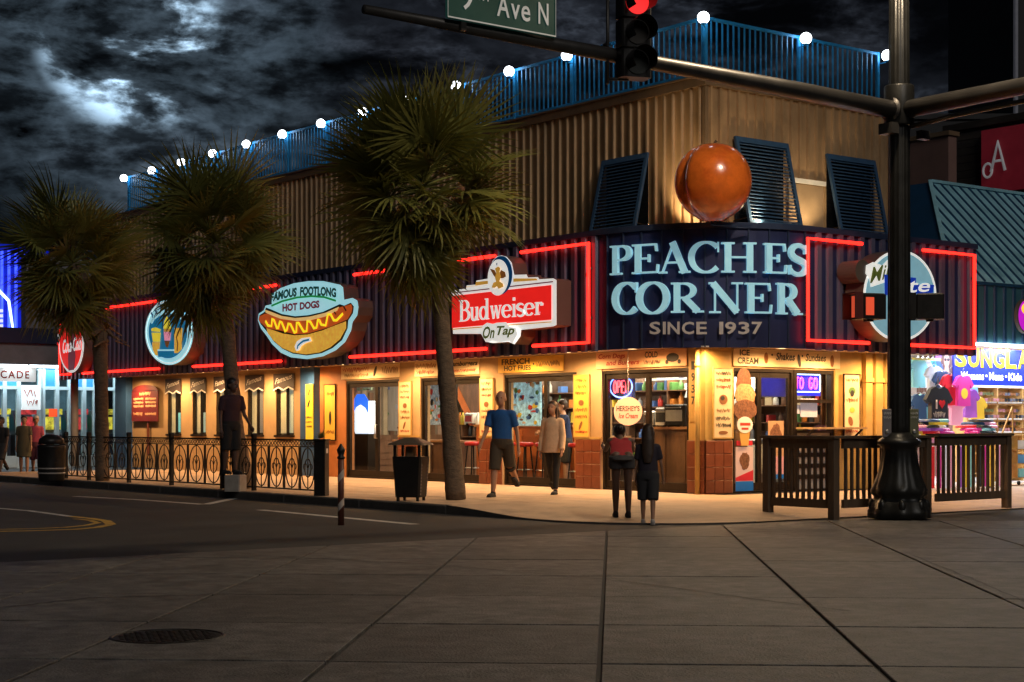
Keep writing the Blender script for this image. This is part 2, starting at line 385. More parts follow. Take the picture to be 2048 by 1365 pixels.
def glyph(ch):
    """strokes of a high-contrast serif letter: (points, mode, closed); mode n = nib, T thick, t thin, s serif"""
    A = []
    def st(x, y0, y1, m='T'): A.append(([(x, y0), (x, y1)], m, False))
    def se(x0, x1, y): A.append(([(x0, y), (x1, y)], 's', False))
    def cu(p, m='n', c=False): A.append((p, m, c))
    if ch == 'P' or ch == 'R' or ch == 'B':
        st(.2, 0, 1); se(.04, .40, .025); se(.04, .24, .975)
        if ch == 'B':
            cu([(.2, .965), (.36, .965)] + arc(.38, .745, .25, .22, 90, -90)[1:] + [(.2, .525)]); cu([(.36, .525)] + arc(.40, .28, .30, .245, 90, -90)[1:] + [(.2, .035)])
        else:
            cu([(.2, .965), (.36, .965)] + arc(.38, .73, .26, .235, 90, -90)[1:] + [(.2, .495)])
        if ch == 'R': cu([(.40, .50), (.76, .03)], 'T'); se(.62, .92, .025)
    elif ch == 'E':
        st(.2, 0, 1); se(.04, .72, .97); se(.2, .52, .51); se(.04, .76, .03)
        A.append(([(.70, .97), (.72, .74)], 't', False)); A.append(([(.74, .03), (.76, .29)], 't', False)); A.append(([(.51, .38), (.51, .64)], 't', False))
    elif ch == 'A':
        cu([(.12, .02), (.46, 1.0)], 't'); cu([(.42, 1.0), (.80, .0)], 'T'); cu([(.22, .34), (.64, .34)], 't'); se(0, .26, .025); se(.62, .96, .025)
    elif ch == 'C':
        cu(arc(.47, .5, .36, .475, 42, 318, 26)); A.append(([(.76, .98), (.76, .66)], 't', False))
    elif ch == 'H':
        st(.2, 0, 1); st(.74, 0, 1); cu([(.2, .51), (.74, .51)], 't')
        for x in (.2, .74): se(x - .16, x + .16, .025); se(x - .16, x + .16, .975)
    elif ch == 'S':
        cu(arc(.38, .735, .24, .235, 25, 200, 12) + [(.24, .56), (.38, .50), (.54, .43)] + arc(.37, .265, .26, .235, 40, -165, 12)[1:], 'S')
        A.append(([(.60, .99), (.60, .70)], 't', False)); A.append(([(.10, .02), (.10, .32)], 't', False))
    elif ch == 'O': cu(arc(.5, .5, .42, .475, 0, 350, 36), 'n', True)
    elif ch == 'N':
        st(.18, 0, 1, 't'); st(.80, .0, 1, 't'); cu([(.12, .98), (.80, .02)], 'T'); se(.02, .34, .025); se(.64, .96, .975); se(.0, .2, .975)
    elif ch == 'u':
        st(.2, .16, .64); cu([(.2, .2)] + arc(.36, .2, .16, .19, 180, 360)[1:], 'n'); st(.58, 0, .64); se(.06, .22, .615); se(.44, .6, .615); se(.58, .74, .025)
    elif ch == 'd':
        cu(arc(.33, .32, .23, .295, 0, 350, 24), 'n', True); st(.6, 0, 1.0); se(.44, .6, .975); se(.6, .76, .025)
    elif ch == 'w':
        cu([(.1, .62), (.28, .0)], 'T'); cu([(.28, .0), (.46, .62)], 't'); cu([(.46, .62), (.64, .0)], 'T'); cu([(.64, .0), (.82, .62)], 't'); se(0, .22, .615); se(.36, .54, .615); se(.72, .92, .615)
    elif ch == 'e':
        cu(arc(.36, .32, .25, .295, 5, 320, 24)); cu([(.12, .34), (.6, .34)], 't')
    elif ch == 'i':
        st(.2, 0, .64); se(.04, .36, .025); se(.06, .22, .615); A.append(([(.2, .80), (.2, .96)], 'T', False))
    elif ch == 's':
        cu(arc(.30, .48, .18, .14, 25, 200, 9) + [(.22, .36), (.32, .32), (.42, .27)] + arc(.30, .16, .19, .14, 40, -165, 9)[1:], 'S')
    elif ch == 'r':
        st(.2, 0, .64); se(.04, .38, .025); se(.06, .22, .615); cu(arc(.40, .40, .20, .21, 180, 60, 8)); A.append(([(.50, .58), (.50, .45)], 'T', False))
    return A
def serif(mb, ch, x0, x1, y0, y1, z0, z1, thick=.19, thin=.055, full=True):
    g = glyph(ch)
    xs = [p[0] for s in g for p in s[0]]; a, b = min(xs) - .02, max(xs) + .02
    W = (x1 - x0) / (b - a); H = (y1 - y0)
    for k, (pts, m, c) in enumerate(g):
        q = [(x0 + (p[0] - a) * W, y0 + p[1] * H) for p in pts]
        T_ = thick * min(W, H) ; t_ = thin * H
        zz = z1 + k * .0012
        if m == 'n': mb.ribbon(q, 0, z0, zz, c, nib=(t_, T_))
        elif m == 'T': mb.ribbon(q, T_, z0, zz, c)
        elif m == 'S':
            n = len(q); mb.ribbon(q, [t_ + (T_ * .95 - t_) * math.sin(math.pi * i / (n - 1)) ** .8 for i in range(n)], z0, zz, c)
        else: mb.ribbon(q, t_, z0, zz, c)
    return mb
def scribble(mb, x0, x1, y0, y1, w, seed, wd=None):
    """hand lettering too small in the photograph to be read: looping pen strokes"""
    r = random.Random(seed); h = y1 - y0; wd = wd or h * .13
    x = x0
    while x < x1 - h * .2:
        n = r.choice((3, 4, 5)); pts = []
        xw = min(r.uniform(.45, .75) * h, x1 - x)
        for i in range(n): pts.append((x + xw * i / (n - 1) + r.uniform(-.05, .05) * h, y0 + h * (r.uniform(0, .3) if i % 2 else r.uniform(.65, 1))))
        mb.ribbon(pts, wd, w - .002, w + .0006 * (len(mb.v) % 7), False); x += xw + h * .14
    return mb

# ------------------------------------------------------------------ ground
ZR = -0.13
KX, KY = -5.85, -4.9
mb = MB(); mb.add([(-400, -400, ZR), (400, -400, ZR), (400, 400, ZR), (-400, 400, ZR)], [(0, 1, 2, 3)])
road = struct('road', mb, M_asphalt, label='dark worn asphalt street surface')

# concrete crossing: slabs with open joints, running towards the corner of the building
e1 = (FW + RT * .061).normalized(); e2 = Vector((e1.y, -e1.x, 0))
o0 = Vector((CAMP.x, CAMP.y, 0))
crossing = link('crossing_pavement', None, None); crossing['kind'] = 'structure'
deps = [3.6, 5.5, 7.3, 9.05, 10.8, 12.6, 14.3, 16.0, 17.7, 19.4, 21.1, 22.8]
lats = [-.073 + 1.5 * k for k in range(-9, 10)]
rs = random.Random(5)
for i in range(len(deps) - 1):
    for j in range(len(lats) - 1):
        g = .015
        cs = [o0 + e1 * d + e2 * l for (d, l) in ((deps[i] + g, lats[j] + g), (deps[i] + g, lats[j + 1] - g), (deps[i + 1] - g, lats[j + 1] - g), (deps[i + 1] - g, lats[j] + g))]
        YC = -5.15; out_ = []
        for k in range(4):                                   # trim at the straight edge of the crossing
            p_, n_ = cs[k], cs[(k + 1) % 4]
            if p_.y <= YC: out_.append(p_)
            if (p_.y - YC) * (n_.y - YC) < 0: out_.append(p_.lerp(n_, (YC - p_.y) / (n_.y - p_.y)))
        cs = out_; nc = len(cs)
        if nc < 3: continue
        cen = sum(cs, Vector()) / nc
        if max((c - cen).length for c in cs) < .25: continue
        zt = ZR + .022 + rs.uniform(-.002, .002)
        m = MB(); bv = .004
        ins = [c + (cen - c).normalized() * bv * 1.4 for c in cs]
        vs = [(c.x, c.y, ZR - .02) for c in cs] + [(c.x, c.y, zt - bv) for c in cs] + [(c.x, c.y, zt) for c in ins]
        fs = [tuple(range(2 * nc, 3 * nc))] + [(k + nc * q, (k + 1) % nc + nc * q, (k + 1) % nc + nc * q + nc, k + nc * q + nc) for q in (0, 1) for k in range(nc)]
        m.add(vs, fs); part('slab', m, M_slab, crossing)

# sidewalk: paving slabs on a bed, kerb stones, and the dropped corner
walk = MB(); walk.box(KX + .16, 16, -.5, 20.5, -.3, -.02); walk = struct('sidewalk', walk, M_kerb)
m = MB()
xs = [KX + .16] + [KX + .16 + 1.41 * k for k in range(1, 4)] + [-.005]
for i in range(4):
    for j in range(14):
        y0 = -.5 + 1.5 * j; g = .006
        q = MB(); q.bbox(xs[i] + g, xs[i + 1] - g, y0 + g, y0 + 1.5 - g, -.05, 0 + rs.uniform(-.002, .002), .008); part('paving_slab', q, M_walk, walk)
for j in range(8):
    q = MB(); x0 = 4.9 + 1.4 * j; q.bbox(x0 + .006, x0 + 1.394, -.494, 2.0, -.05, 0, .008); part('paving_slab', q, M_walk, walk)
def sstep(t): t = max(0, min(1, t)); return t * t * (3 - 2 * t)
def edge_dist(x, y):
    r = 2.0; cx, cy = KX + r, KY + r
    if x < cx and y < cy: return r - math.hypot(x - cx, y - cy)
    return min(x - KX, y - KY)
def ramp_z(x, y):
    t = sstep((-0.4 - y) / 2.2)                      # the kerb drops towards the corner
    return -.108 * t * (1 - sstep((edge_dist(x, y) - .2) / 2.4))
q = MB(); nx, ny = 90, 24; vs = []; ok = {}
for i in range(nx + 1):
    for j in range(ny + 1):
        x = KX + (16 - KX) * (i / nx) ** 1.35; y = KY + (-.502 - KY) * j / ny
        d = edge_dist(x, y)
        if d < 0:
            r = 2.0; cx, cy = KX + r, KY + r; l = math.hypot(x - cx, y - cy); x = cx + (x - cx) * r / l; y = cy + (y - cy) * r / l
        vs.append((x, y, ramp_z(x, y)))
fs = []
for i in range(nx):
    for j in range(ny):
        a = i * (ny + 1) + j; fs.append((a, a + ny + 1, a + ny + 2, a + 1))
q.add(vs, fs); ramp = struct('corner_sidewalk', q, M_walk, True)
def ground_z(x, y):
    if x < KX or y < KY or edge_dist(x, y) < 0: return ZR
    return 0.0 if y > -.5 else ramp_z(x, y)
kerb = link('kerb', None, None); kerb['kind'] = 'structure'
yy = -.5
while yy < 20.4:
    q = MB(); q.bbox(KX, KX + .15, yy + .005, min(yy + 2.39, 20.5), -.3, .004, .02); part('kerb_stone', q, M_kerb, kerb); yy += 2.4
q = MB(); n = 26; vs = []                              # kerb lip that sinks to road level round the corner
for k in range(n + 1):
    t = k / n
    if t < .35: x, y = KX, -.5 + (KY + 2.0 + .5) * (t / .35); nn = (-1, 0)
    else:
        a = math.pi + (math.pi / 2) * (t - .35) / .65; x, y = KX + 2 + 2 * math.cos(a), KY + 2 + 2 * math.sin(a)
    zc = ramp_z(x, y) if y < -.5 else 0
    vs += [(x, y, zc + .004), (x, y, ZR - .02)]
q.add(vs, [(2 * k, 2 * k + 2, 2 * k + 3, 2 * k + 1) for k in range(n)]); part('kerb_lip', q, M_kerb, kerb)
q = MB(); q.box(KX + .2, 16, 20.52, 20.7, -.3, -.01); part('kerb_stone', q, M_kerb, kerb)

def line_strip(name, pts, w, m_, label):
    P = [onZ(p[0], p[1], ZR + .004) for p in pts]; q = MB(); vs = []
    for i, p in enumerate(P):
        d = (P[min(i + 1, len(P) - 1)] - P[max(i - 1, 0)]); d.z = 0; d.normalize(); nn = Vector((-d.y, d.x, 0)) * w / 2
        vs += [(p.x + nn.x, p.y + nn.y, ZR + .004), (p.x - nn.x, p.y - nn.y, ZR + .004)]
    q.add(vs, [(2 * i, 2 * i + 1, 2 * i + 3, 2 * i + 2) for i in range(len(P) - 1)])
    o = struct(name, q, m_, label=label); return o
line_strip('lane_line', [(150, 993), (280, 1000), (405, 1009)], .16, M_white, 'worn white lane line')
line_strip('lane_line', [(412, 1009), (470, 997)], .16, M_white, 'short white line slanting to the kerb')
line_strip('lane_line', [(520, 1020), (680, 1035), (830, 1049)], .16, M_white, 'white edge line beside the kerb')
line_strip('lane_line', [(-40, 1014), (60, 1022), (140, 1033)], .12, M_white, 'thin white line by the yellow loop')
line_strip('yellow_line', [(-60, 1064), (60, 1062), (150, 1059), (195, 1055), (222, 1049), (212, 1042), (180, 1037), (140, 1033)], .14, M_yellow, 'yellow loop line')
line_strip('yellow_line', [(-60, 1060), (60, 1058), (130, 1055), (172, 1051), (196, 1046), (180, 1041), (150, 1038)], .10, M_yellow, 'inner yellow loop line')

# tar-filled cracks wandering over the slabs
rc = random.Random(3)
for pts in ([(560, 1113), (900, 1132), (1240, 1162), (1560, 1205), (1700, 1222)], [(1830, 1112), (1950, 1160), (2070, 1212)], [(1240, 1085), (1500, 1079), (1800, 1078)], [(-20, 1218), (180, 1196), (420, 1190)]):
    P = [onZ(p[0], p[1], ZR + .025) for p in pts]; fine_ = []
    for u, v in zip(P[:-1], P[1:]):
        for k in range(12): fine_.append(u.lerp(v, k / 12) + Vector((rc.uniform(-.02, .02), rc.uniform(-.02, .02), 0)))
    fine_.append(P[-1]); q = MB(); vs = []
    for i, p in enumerate(fine_):
        d = (fine_[min(i + 1, len(fine_) - 1)] - fine_[max(i - 1, 0)]); d.z = 0; d.normalize(); w_ = rc.uniform(.006, .014); nn = Vector((-d.y, d.x, 0)) * w_
        vs += [(p.x + nn.x, p.y + nn.y, ZR + .0262), (p.x - nn.x, p.y - nn.y, ZR + .0262)]
    q.add(vs, [(2 * i, 2 * i + 1, 2 * i + 3, 2 * i + 2) for i in range(len(fine_) - 1)]); struct('pavement_crack', q, mat('tar_crack', (.025, .023, .022), .7))

# manhole cover
c = onZ(335, 1271, ZR + .03)
mh = thing('manhole_cover', 'round dark iron manhole cover set in the concrete crossing', 'manhole cover', T(c.x, c.y, ZR + .018, .4))
q = MB(); q.lathe([(.355, 0), (.355, .006), (.345, .012), (.335, .012), (.33, .004)], 40); part('ring', q, mat('manhole_iron', (.03, .026, .024), .5, .5, .3, 12, .3, 60), mh)
q = MB(); q.lathe([(.325, 0), (.325, .006), (.0, .006)], 40)
for i in range(-6, 7):
    for j in range(-6, 7):
        if math.hypot(i, j) * .048 < .30: q.box(i * .048 - .014, i * .048 + .014, j * .048 - .014, j * .048 + .014, .006, .011 if (i + j) % 2 else .009)
part('cover', q, MATS['manhole_iron'], mh)

# ------------------------------------------------------------------ corner restaurant
BP = 1.0; BC = 1.55; BR = BP + BC                     # canopy band: projection, corner-arc centre, radius
ZB0, ZB1, ZROOF = 2.52, 4.55, 7.2
YEND, XEND, GEND = 24.8, 4.85, 23.7
rest = thing('corner_restaurant', 'tan metal-sided corner restaurant with navy ribbed canopy band and glass doors', 'restaurant')
q = MB(); q.box(0, XEND, 0, YEND, ZB0 + .06, ZROOF); part('upper_wall', q, M_siding, rest)
ribm = MB(); ribm.prism([(-.036, 0), (-.020, .042), (.020, .042), (.036, 0)], 0, ZROOF - .12 - 4.3); ribme = ribm.mesh('wall_rib', M_siding)
k = 0
yv = .12
while yv < YEND:
    link('wall_rib', ribme, rest, frameM((0.001, yv, 4.3), (0, -1, 0), (-1, 0, 0), (0, 0, 1))); yv += .225
xv = .12
while xv < XEND:
    link('wall_rib', ribme, rest, frameM((xv, 0.001, 4.3), (1, 0, 0), (0, -1, 0), (0, 0, 1))); xv += .225
q = MB(); q.box(-.06, XEND + .05, -.06, YEND + .05, ZROOF - .13, ZROOF + .03); q.box(-.085, XEND + .06, -.085, YEND + .06, ZROOF + .031, ZROOF + .055); part('roof_coping', q, M_coping, rest)
q = MB(); q.box(-.03, .05, -.03, .05, 4.3, ZROOF - .131); part('corner_trim', q, M_coping, rest)

def band_path(off=0.0, end_left=25.8, end_right=6.22, n=18):
    p = [(-BP - off, end_left), (-BP - off, BC)]
    p += [(BC - (BR + off) * math.cos(math.radians(90 * i / n)), BC - (BR + off) * math.sin(math.radians(90 * i / n))) for i in range(1, n)]
    p += [(BC, -BP - off), (end_right, -BP - off)]
    return p
def strip(mb, path0, path1, z0, z1):
    n = len(path0); vs = []
    for a, b in zip(path0, path1): vs += [(a[0], a[1], z0), (a[0], a[1], z1), (b[0], b[1], z1), (b[0], b[1], z0)]
    fs = []
    for i in range(n - 1):
        for k in range(4): fs.append((i * 4 + k, i * 4 + (k + 1) % 4, i * 4 + 4 + (k + 1) % 4, i * 4 + 4 + k))
    fs += [(3, 2, 1, 0), tuple((n - 1) * 4 + k for k in range(4))]
    return mb.add(vs, fs)
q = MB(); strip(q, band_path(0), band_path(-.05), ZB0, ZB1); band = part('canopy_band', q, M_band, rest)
q = MB(); strip(q, band_path(.05), band_path(-.07), ZB1 + .002, ZB1 + .10); part('band_cap', q, M_bandtrim, band)
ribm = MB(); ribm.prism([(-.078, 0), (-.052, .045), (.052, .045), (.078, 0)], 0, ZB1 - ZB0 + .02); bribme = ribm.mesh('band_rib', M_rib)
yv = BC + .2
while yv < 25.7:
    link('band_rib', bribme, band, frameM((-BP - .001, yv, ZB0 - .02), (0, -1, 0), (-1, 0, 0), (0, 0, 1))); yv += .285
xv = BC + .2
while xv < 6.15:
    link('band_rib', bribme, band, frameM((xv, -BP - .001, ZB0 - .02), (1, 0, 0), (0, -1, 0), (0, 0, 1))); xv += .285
ribm = MB(); ribm.prism([(-.014, 0), (-.010, .032), (.010, .032), (.014, 0)], 0, ZB1 - ZB0 - .004); seam = ribm.mesh('band_seam', M_bandtrim)
for i in range(11):
    a = math.radians(3 + 84 * i / 10); cn, sn = -math.cos(a), -math.sin(a)
    link('band_seam', seam, band, frameM((BC + BR * cn, BC + BR * sn, ZB0 + .002), (-sn, cn, 0), (cn, sn, 0), (0, 0, 1)))
pin = band_path(-.06)
poly = pin + [(6.22, .0), (0, 0), (0, 25.8)]
q = MB(); q.prism(poly, ZB0 + .03, ZB0 + .058); part('soffit', q, M_soffit, rest)
q = MB(); q.prism(poly, ZB1 - .12, ZB1 - .06); part('canopy_roof', q, M_bandtrim, rest)
q = MB(); q.box(-BP + .06, 0, 25.74, 25.79, ZB0 + .06, ZB1 - .12); part('band_end', q, M_band, rest)

# --- ground floor walls, piers and openings on the long face
OPEN = {'A': (1205, 1379), 'B': (1008, 1155), 'C': (842, 962), 'D': (692, 800)}
ZO = 2.2
def wallbox(name, px0, px1, z0, z1, m_, x0=0.0, x1=.22, par=rest):
    ya, yb = Yl(px1, 0), Yl(px0, 0); q = MB(); q.box(x0, x1, min(ya, yb), max(ya, yb), z0, z1); return part(name, q, m_, par)
TS = .245
def tiled(parent, M, w, h):
    """red glazed tiles with pale joints on one face; local x right, y up, z out"""
    nx_ = max(1, round(w / TS)); nz = max(1, round(h / TS)); tw, th = w / nx_, h / nz
    t = MB(); t.bbox(-tw / 2 + .005, tw / 2 - .005, -th / 2 + .005, th / 2 - .005, 0, .014, .004); tm = t.mesh('tile', M_tile)
    for a in range(nx_):
        for b in range(nz): link('tile', tm, parent, M @ Matrix.Translation(((a + .5) * tw, (b + .5) * th, 0)))
PZ = .93
def pier(px0, px1, m_=M_tan):
    y0, y1 = Yl(px1, 0), Yl(px0, 0)
    q = MB(); q.box(-.02, .24, y0, y1, 0, ZB0 + .03); p = part('pier', q, m_, rest)
    q = MB(); q.box(-.045, -.021, y0 + .002, y1 - .002, 0.002, PZ); part('tile_bed', q, M_grout, p)
    tiled(p, Lm(-.046, y1 - .004, .004), y1 - y0 - .008, PZ - .01)
    q = MB(); q.box(-.06, -.021, y0 - .004, y1 + .004, PZ + .002, PZ + .04); part('tile_cap', q, M_tanpaint, p)
    return p
pA = pier(1155, 1205); pB = pier(962, 1008); pC = pier(800, 842)
# corner pillar
q = MB(); q.box(-.02, .62, -.02, Yl(1379, 0), 0, ZB0 + .03); cp = part('corner_pier', q, M_tanpaint, rest)
q = MB(); q.box(-.05, -.021, -.05, Yl(1379, 0), .002, PZ); q.box(-.05, .62, -.05, -.021, .002, PZ); part('tile_bed', q, M_grout, cp)
tiled(cp, Lm(-.051, Yl(1379, 0), .004), Yl(1379, 0) + .04, PZ - .01)
tiled(cp, Rm(-.045, -.051, .004), .65, PZ - .01)
q = MB(); q.tube([(-.09, .10, 0), (-.09, .10, 2.5)], .045, 10); q.tube([(-.09, .10, 2.2), (-.09, .10, 2.26)], .055, 10); part('downpipe', q, M_tanpaint, rest, True)

for k_, (a, b) in OPEN.items():
    wallbox('lintel', a, b, ZO, ZB0 + .03, M_tan)
wallbox('orange_wall', 640.5, 692, 0, ZB0 + .03, M_orange, -.01)
wallbox('blue_pillar', 612, 640, 0, ZB0 + .03, M_bluepaint, -.16, .2)
wallbox('blue_pillar', 243, 265, 0, ZB0 + .03, M_bluepaint, -.2, .2)
WIN = [(335, 362), (385, 412), (432, 458), (495, 527), (552, 588)]
edges = [265] + [e for w in WIN for e in w] + [612]
for i in range(0, len(edges), 2): wallbox('wall_section', edges[i], edges[i + 1], 0, ZB0 + .03, M_tan)
ZW0, ZW1 = .95, 2.32
for (a, b) in WIN:
    wallbox('wall_section', a, b, 0, ZW0, M_tan); wallbox('wall_section', a, b, ZW1, ZB0 + .03, M_tan)
q = MB(); q.box(.24, XEND - .1, .24, GEND, -.02, .004); part('floor', q, mat('brown_floor_tile', (.10, .065, .045), .35, 0, .2, 4), rest)
q = MB(); q.box(.24, XEND - .1, .24, GEND, ZB0 + .0, ZB0 + .04); part('ceiling', q, mat('white_ceiling', (.35, .31, .26), .8), rest)
q = MB(); q.box(XEND - .12, XEND - .02, .02, GEND, 0, ZB0); part('back_wall', q, mat('interior_wall', (.20, .15, .10), .7, 0, .1, 2), rest)
q = MB(); q.box(.22, XEND - .12, GEND - .1, GEND, 0, ZB0); part('end_wall', q, MATS['interior_wall'], rest)
q = MB(); q.box(.24, XEND - .13, Yl(640, 0), Yl(640, 0) + .1, 0, ZB0); part('partition_wall', q, MATS['interior_wall'], rest)

def opening_frame(M, w, h, mull, name='glass_door', handle=True, leaf=True):
    """aluminium frame with leaves; local x right, y up, z out; mull = x positions of mullions"""
    f = MB(); t = .055
    f.box(0, t, 0, h, -.06, .05); f.box(w - t, w, 0, h, -.06, .05); f.box(t, w - t, h - t, h, -.06, .05); f.box(t, w - t, 0, .03, -.06, .05)
    fr = part('door_frame', f, M_frame, rest, M=M)
    xs_ = [t] + list(mull) + [w - t]
    for i in range(len(xs_) - 1):
        a, b = xs_[i] + (.0 if i == 0 else .002), xs_[i + 1] - .002
        s = .05; g = MB(); g.box(a, a + s, .032, h - t - .002, -.04, .02); g.box(b - s, b, .032, h - t - .002, -.04, .02)
        g.box(a + s, b - s, .032, .17, -.038, .018); g.box(a + s, b - s, h - t - .10, h - t - .002, -.038, .018)
        d = part(name, g, M_frame, rest, M=M)
        g = MB(); g.box(a + s + .001, b - s - .001, .171, h - t - .101, -.014, -.006); part('pane', g, GLASS, d)
        if handle:
            hx = b - s * .5 if i % 2 == 0 else a + s * .5
            g = MB(); g.tube([(hx, .9, .02), (hx, .9, .06), (hx, 1.2, .06), (hx, 1.2, .02)], .011, 6); part('handle', g, M_steel, d, True)
    return fr
def open_left(key, mulls, **kw):
    a, b = OPEN[key]; y1, y0 = Yl(a, 0), Yl(b, 0)
    opening_frame(Lm(.06, y1, 0), y1 - y0, ZO - .004, [y1 - Yl(p, 0) for p in mulls], **kw)
open_left('A', [1292]); open_left('B', [1088]); open_left('C', [905]); open_left('D', [750])

# --- windows in the tan wall, with little pelmets
for i, (a, b) in enumerate(WIN):
    y1, y0 = Yl(a, 0), Yl(b, 0); w = y1 - y0
    f = MB(); h = ZW1 - ZW0
    f.box(0, .04, 0, h, -.1, .02); f.box(w - .04, w, 0, h, -.1, .02); f.box(.04, w - .04, h - .04, h, -.1, .02); f.box(-.03, w + .03, -.05, 0, -.1, .08); f.box(w * .52, w * .52 + .03, 0, h - .04, -.08, 0)
    wf = part('window', f, M_frame, rest, M=Lm(.03, y1, ZW0))
    g = MB(); g.box(.041, w - .041, .001, h - .041, -.05, -.042); part('pane', g, GLASS, wf)
    g = MB(); hh = .40
    g.prism([(-.06, h + .12), (w + .06, h + .12), (w + .06, h + .12 - hh), (w * .78, h + .12 - hh + .07), (w * .5, h + .12 - hh), (w * .22, h + .12 - hh + .07), (-.06, h + .12 - hh)], .05, .07); pel = part('pelmet', g, mat('dark_brown_pelmet', (.05, .035, .035), .6), wf)
    g = MB(); g.ribbon([(-.06, h + .12 - hh), (w * .22, h + .19 - hh), (w * .5, h + .12 - hh), (w * .78, h + .19 - hh), (w + .06, h + .12 - hh)], .035, .07, .078); part('pelmet_edge', g, P_white, wf)
    g = MB(); text(g, 'Famous', .02, w - .02, h - .10, h + .03, .073, .004, .35, warp=lambda x, y: (x, y + x * .16 - .04)); part('lettering', g, P_white, wf)
    g = MB(); g.box(w * .50, w * .95, .05, h * (.42 if i < 3 else .9), -.075, -.070); part('window_poster', g, [flat('poster_cyan', (.25, .7, .75), .5), flat('poster_mint', (.55, .72, .62), .4), flat('poster_grey', (.4, .38, .36), .2), flat('poster_grey', (.4, .38, .36)), flat('poster_pale', (.62, .66, .5), .35)][i], wf)
    g = MB(); g.box(.06, w * .45, .04, h - .1, -.075, -.070); part('window_blind', g, flat('cream_blind', (.75, .62, .36), .35), wf)

# --- short face: pier, ice cream window
XA, XB, XM1, XM2, XC = Xr(1463), Xr(1672), Xr(1522), Xr(1584), Xr(1590)
q = MB(); q.box(XA, XB, 0, .22, ZO, ZB0 + .03); part('lintel', q, M_tan, rest)
opening_frame(Rm(XA, .06, 0), Xr(1588) - XA, ZO - .004, [XM1 - XA], handle=False, name='glass_panel')
q = MB(); xw0, xw1 = Xr(1588) + .003, XB - .06
q.box(xw0, xw0 + .08, .0, .12, 0, ZO); q.box(xw1 - .07, xw1, 0, .12, 0, ZO); q.box(xw0 + .08, xw1 - .07, .0, .12, ZO - .07, ZO); q.box(xw0 + .08, xw1 - .07, .0, .12, 1.60, 1.66); q.box(xw0 + .08, xw1 - .07, .0, .12, 1.05, 1.10)
tgw = part('serving_window', q, M_frame, rest)
q = MB(); q.box(xw0 + .081, xw1 - .071, .05, .056, 1.661, ZO - .071); q.box(xw0 + .081, xw1 - .071, .05, .056, 1.101, 1.599); part('pane', q, GLASS, tgw)
q = MB(); q.box(xw0 + .081, xw1 - .071, .04, .07, .03, 1.049); part('apron_panel', q, mat('grey_panel', (.34, .33, .32), .5), tgw)
q = MB()
for s in (.25, .45, .65): q.box(xw0 + .12, xw1 - .11, .02, .039, s - .04, s + .04)
part('vent_slats', q, M_frame, tgw)
q = MB(); q.box(xw0 + .05, xw1 + .45, -.42, -.001, 1.12, 1.155); sh_ = part('serving_shelf', q, mat('pale_wood_shelf', (.42, .27, .13), .6, 0, .2, 10), rest)
q = MB()
for x in (xw0 + .1, xw1 + .35): q.beam((x, -.38, 1.118), (x, -.005, .82), .03, .03)
part('shelf_bracket', q, M_frame, sh_)
q = MB(); q.box(XB - .055, XB + .02, -.03, .2, 0, ZB0 + .03); part('door_jamb', q, M_tanpaint, rest)
q = MB(); q.box(XB + .021, XEND, 0, .22, 0, ZB0 + .03); part('wall_section', q, M_tanpaint, rest)
for (a, b) in ((1724, 1737), (1744, 1758), (1764, 1776)):
    q = MB(); q.box(Xr(a), Xr(b), -.10, -.001, 0, ZB0 + .03); q.box(Xr(a) - .02, Xr(b) + .02, -.12, -.001, 2.0, 2.08); part('pilaster', q, M_tanpaint, rest)

# --- louvred shutters
def shutter(M, w, h):
    """top-hung shutter held away from the wall at its foot; local x right, y up from the foot, z out"""
    tilt = math.radians(13)
    Mt = M @ Matrix.Translation((0, h, .03)) @ Matrix.Rotation(-tilt, 4, 'X') @ Matrix.Translation((0, -h, 0))
    f = MB(); t = .07
    f.box(0, t, 0, h, 0, .05); f.box(w - t, w, 0, h, 0, .05); f.box(t, w - t, h - .10, h, .001, .049); f.box(t, w - t, 0, .09, .001, .049)
    o = part('shutter', f, M_shutter, rest, M=Mt)
    n = int((h - .2) / .062); s = MB(); s.box(t, w - t, -.004, .004, -.030, .030); sm = s.mesh('slat', M_shutter)
    for i in range(n):
        link('slat', sm, o, Matrix.Translation((0, .12 + (h - .24) * i / (n - 1), .025)) @ Matrix.Rotation(math.radians(42), 4, 'X'))
    g = MB()
    for x in (t * .5, w - t * .5): g.beam(Mt @ Vector((x, .15, 0)), M @ Vector((x, .15, 0)), .02, .02)
    part('shutter_stay', g, M_frame, rest)
    g = MB(); g.box(.06, w - .06, .06, h - .02, .001, .012, M); part('window_opening', g, mat('dark_glass', (.01, .011, .014), .15), rest)
ys = onX(1212, 330, 0).y
shutter(Lm(-.03, Yl(1212) , 4.62), Yl(1212) - Yl(1304), 1.45)
shutter(Rm(Xr(1462), -.03, 4.62), Xr(1568) - Xr(1462), 1.62)
shutter(Rm(Xr(1645), -.03, 4.62), Xr(1742) - Xr(1645), 1.55)
shutter(Lm(-.03, Yl(512), 4.62), Yl(512) - Yl(563), 1.35)
shutter(Lm(-.03, Yl(330), 4.62), Yl(330) - Yl(375), 1.35)
q = MB(); q.box(Xr(1570), Xr(1645), -.09, -.034, 5.58, 5.66); part('window_head', q, P_white, rest)
q = MB(); q.box(Xr(1574), Xr(1643), -.045, -.034, 4.6, 5.57); part('boarded_window', q, mat('tan_board', (.36, .25, .15), .7), rest)

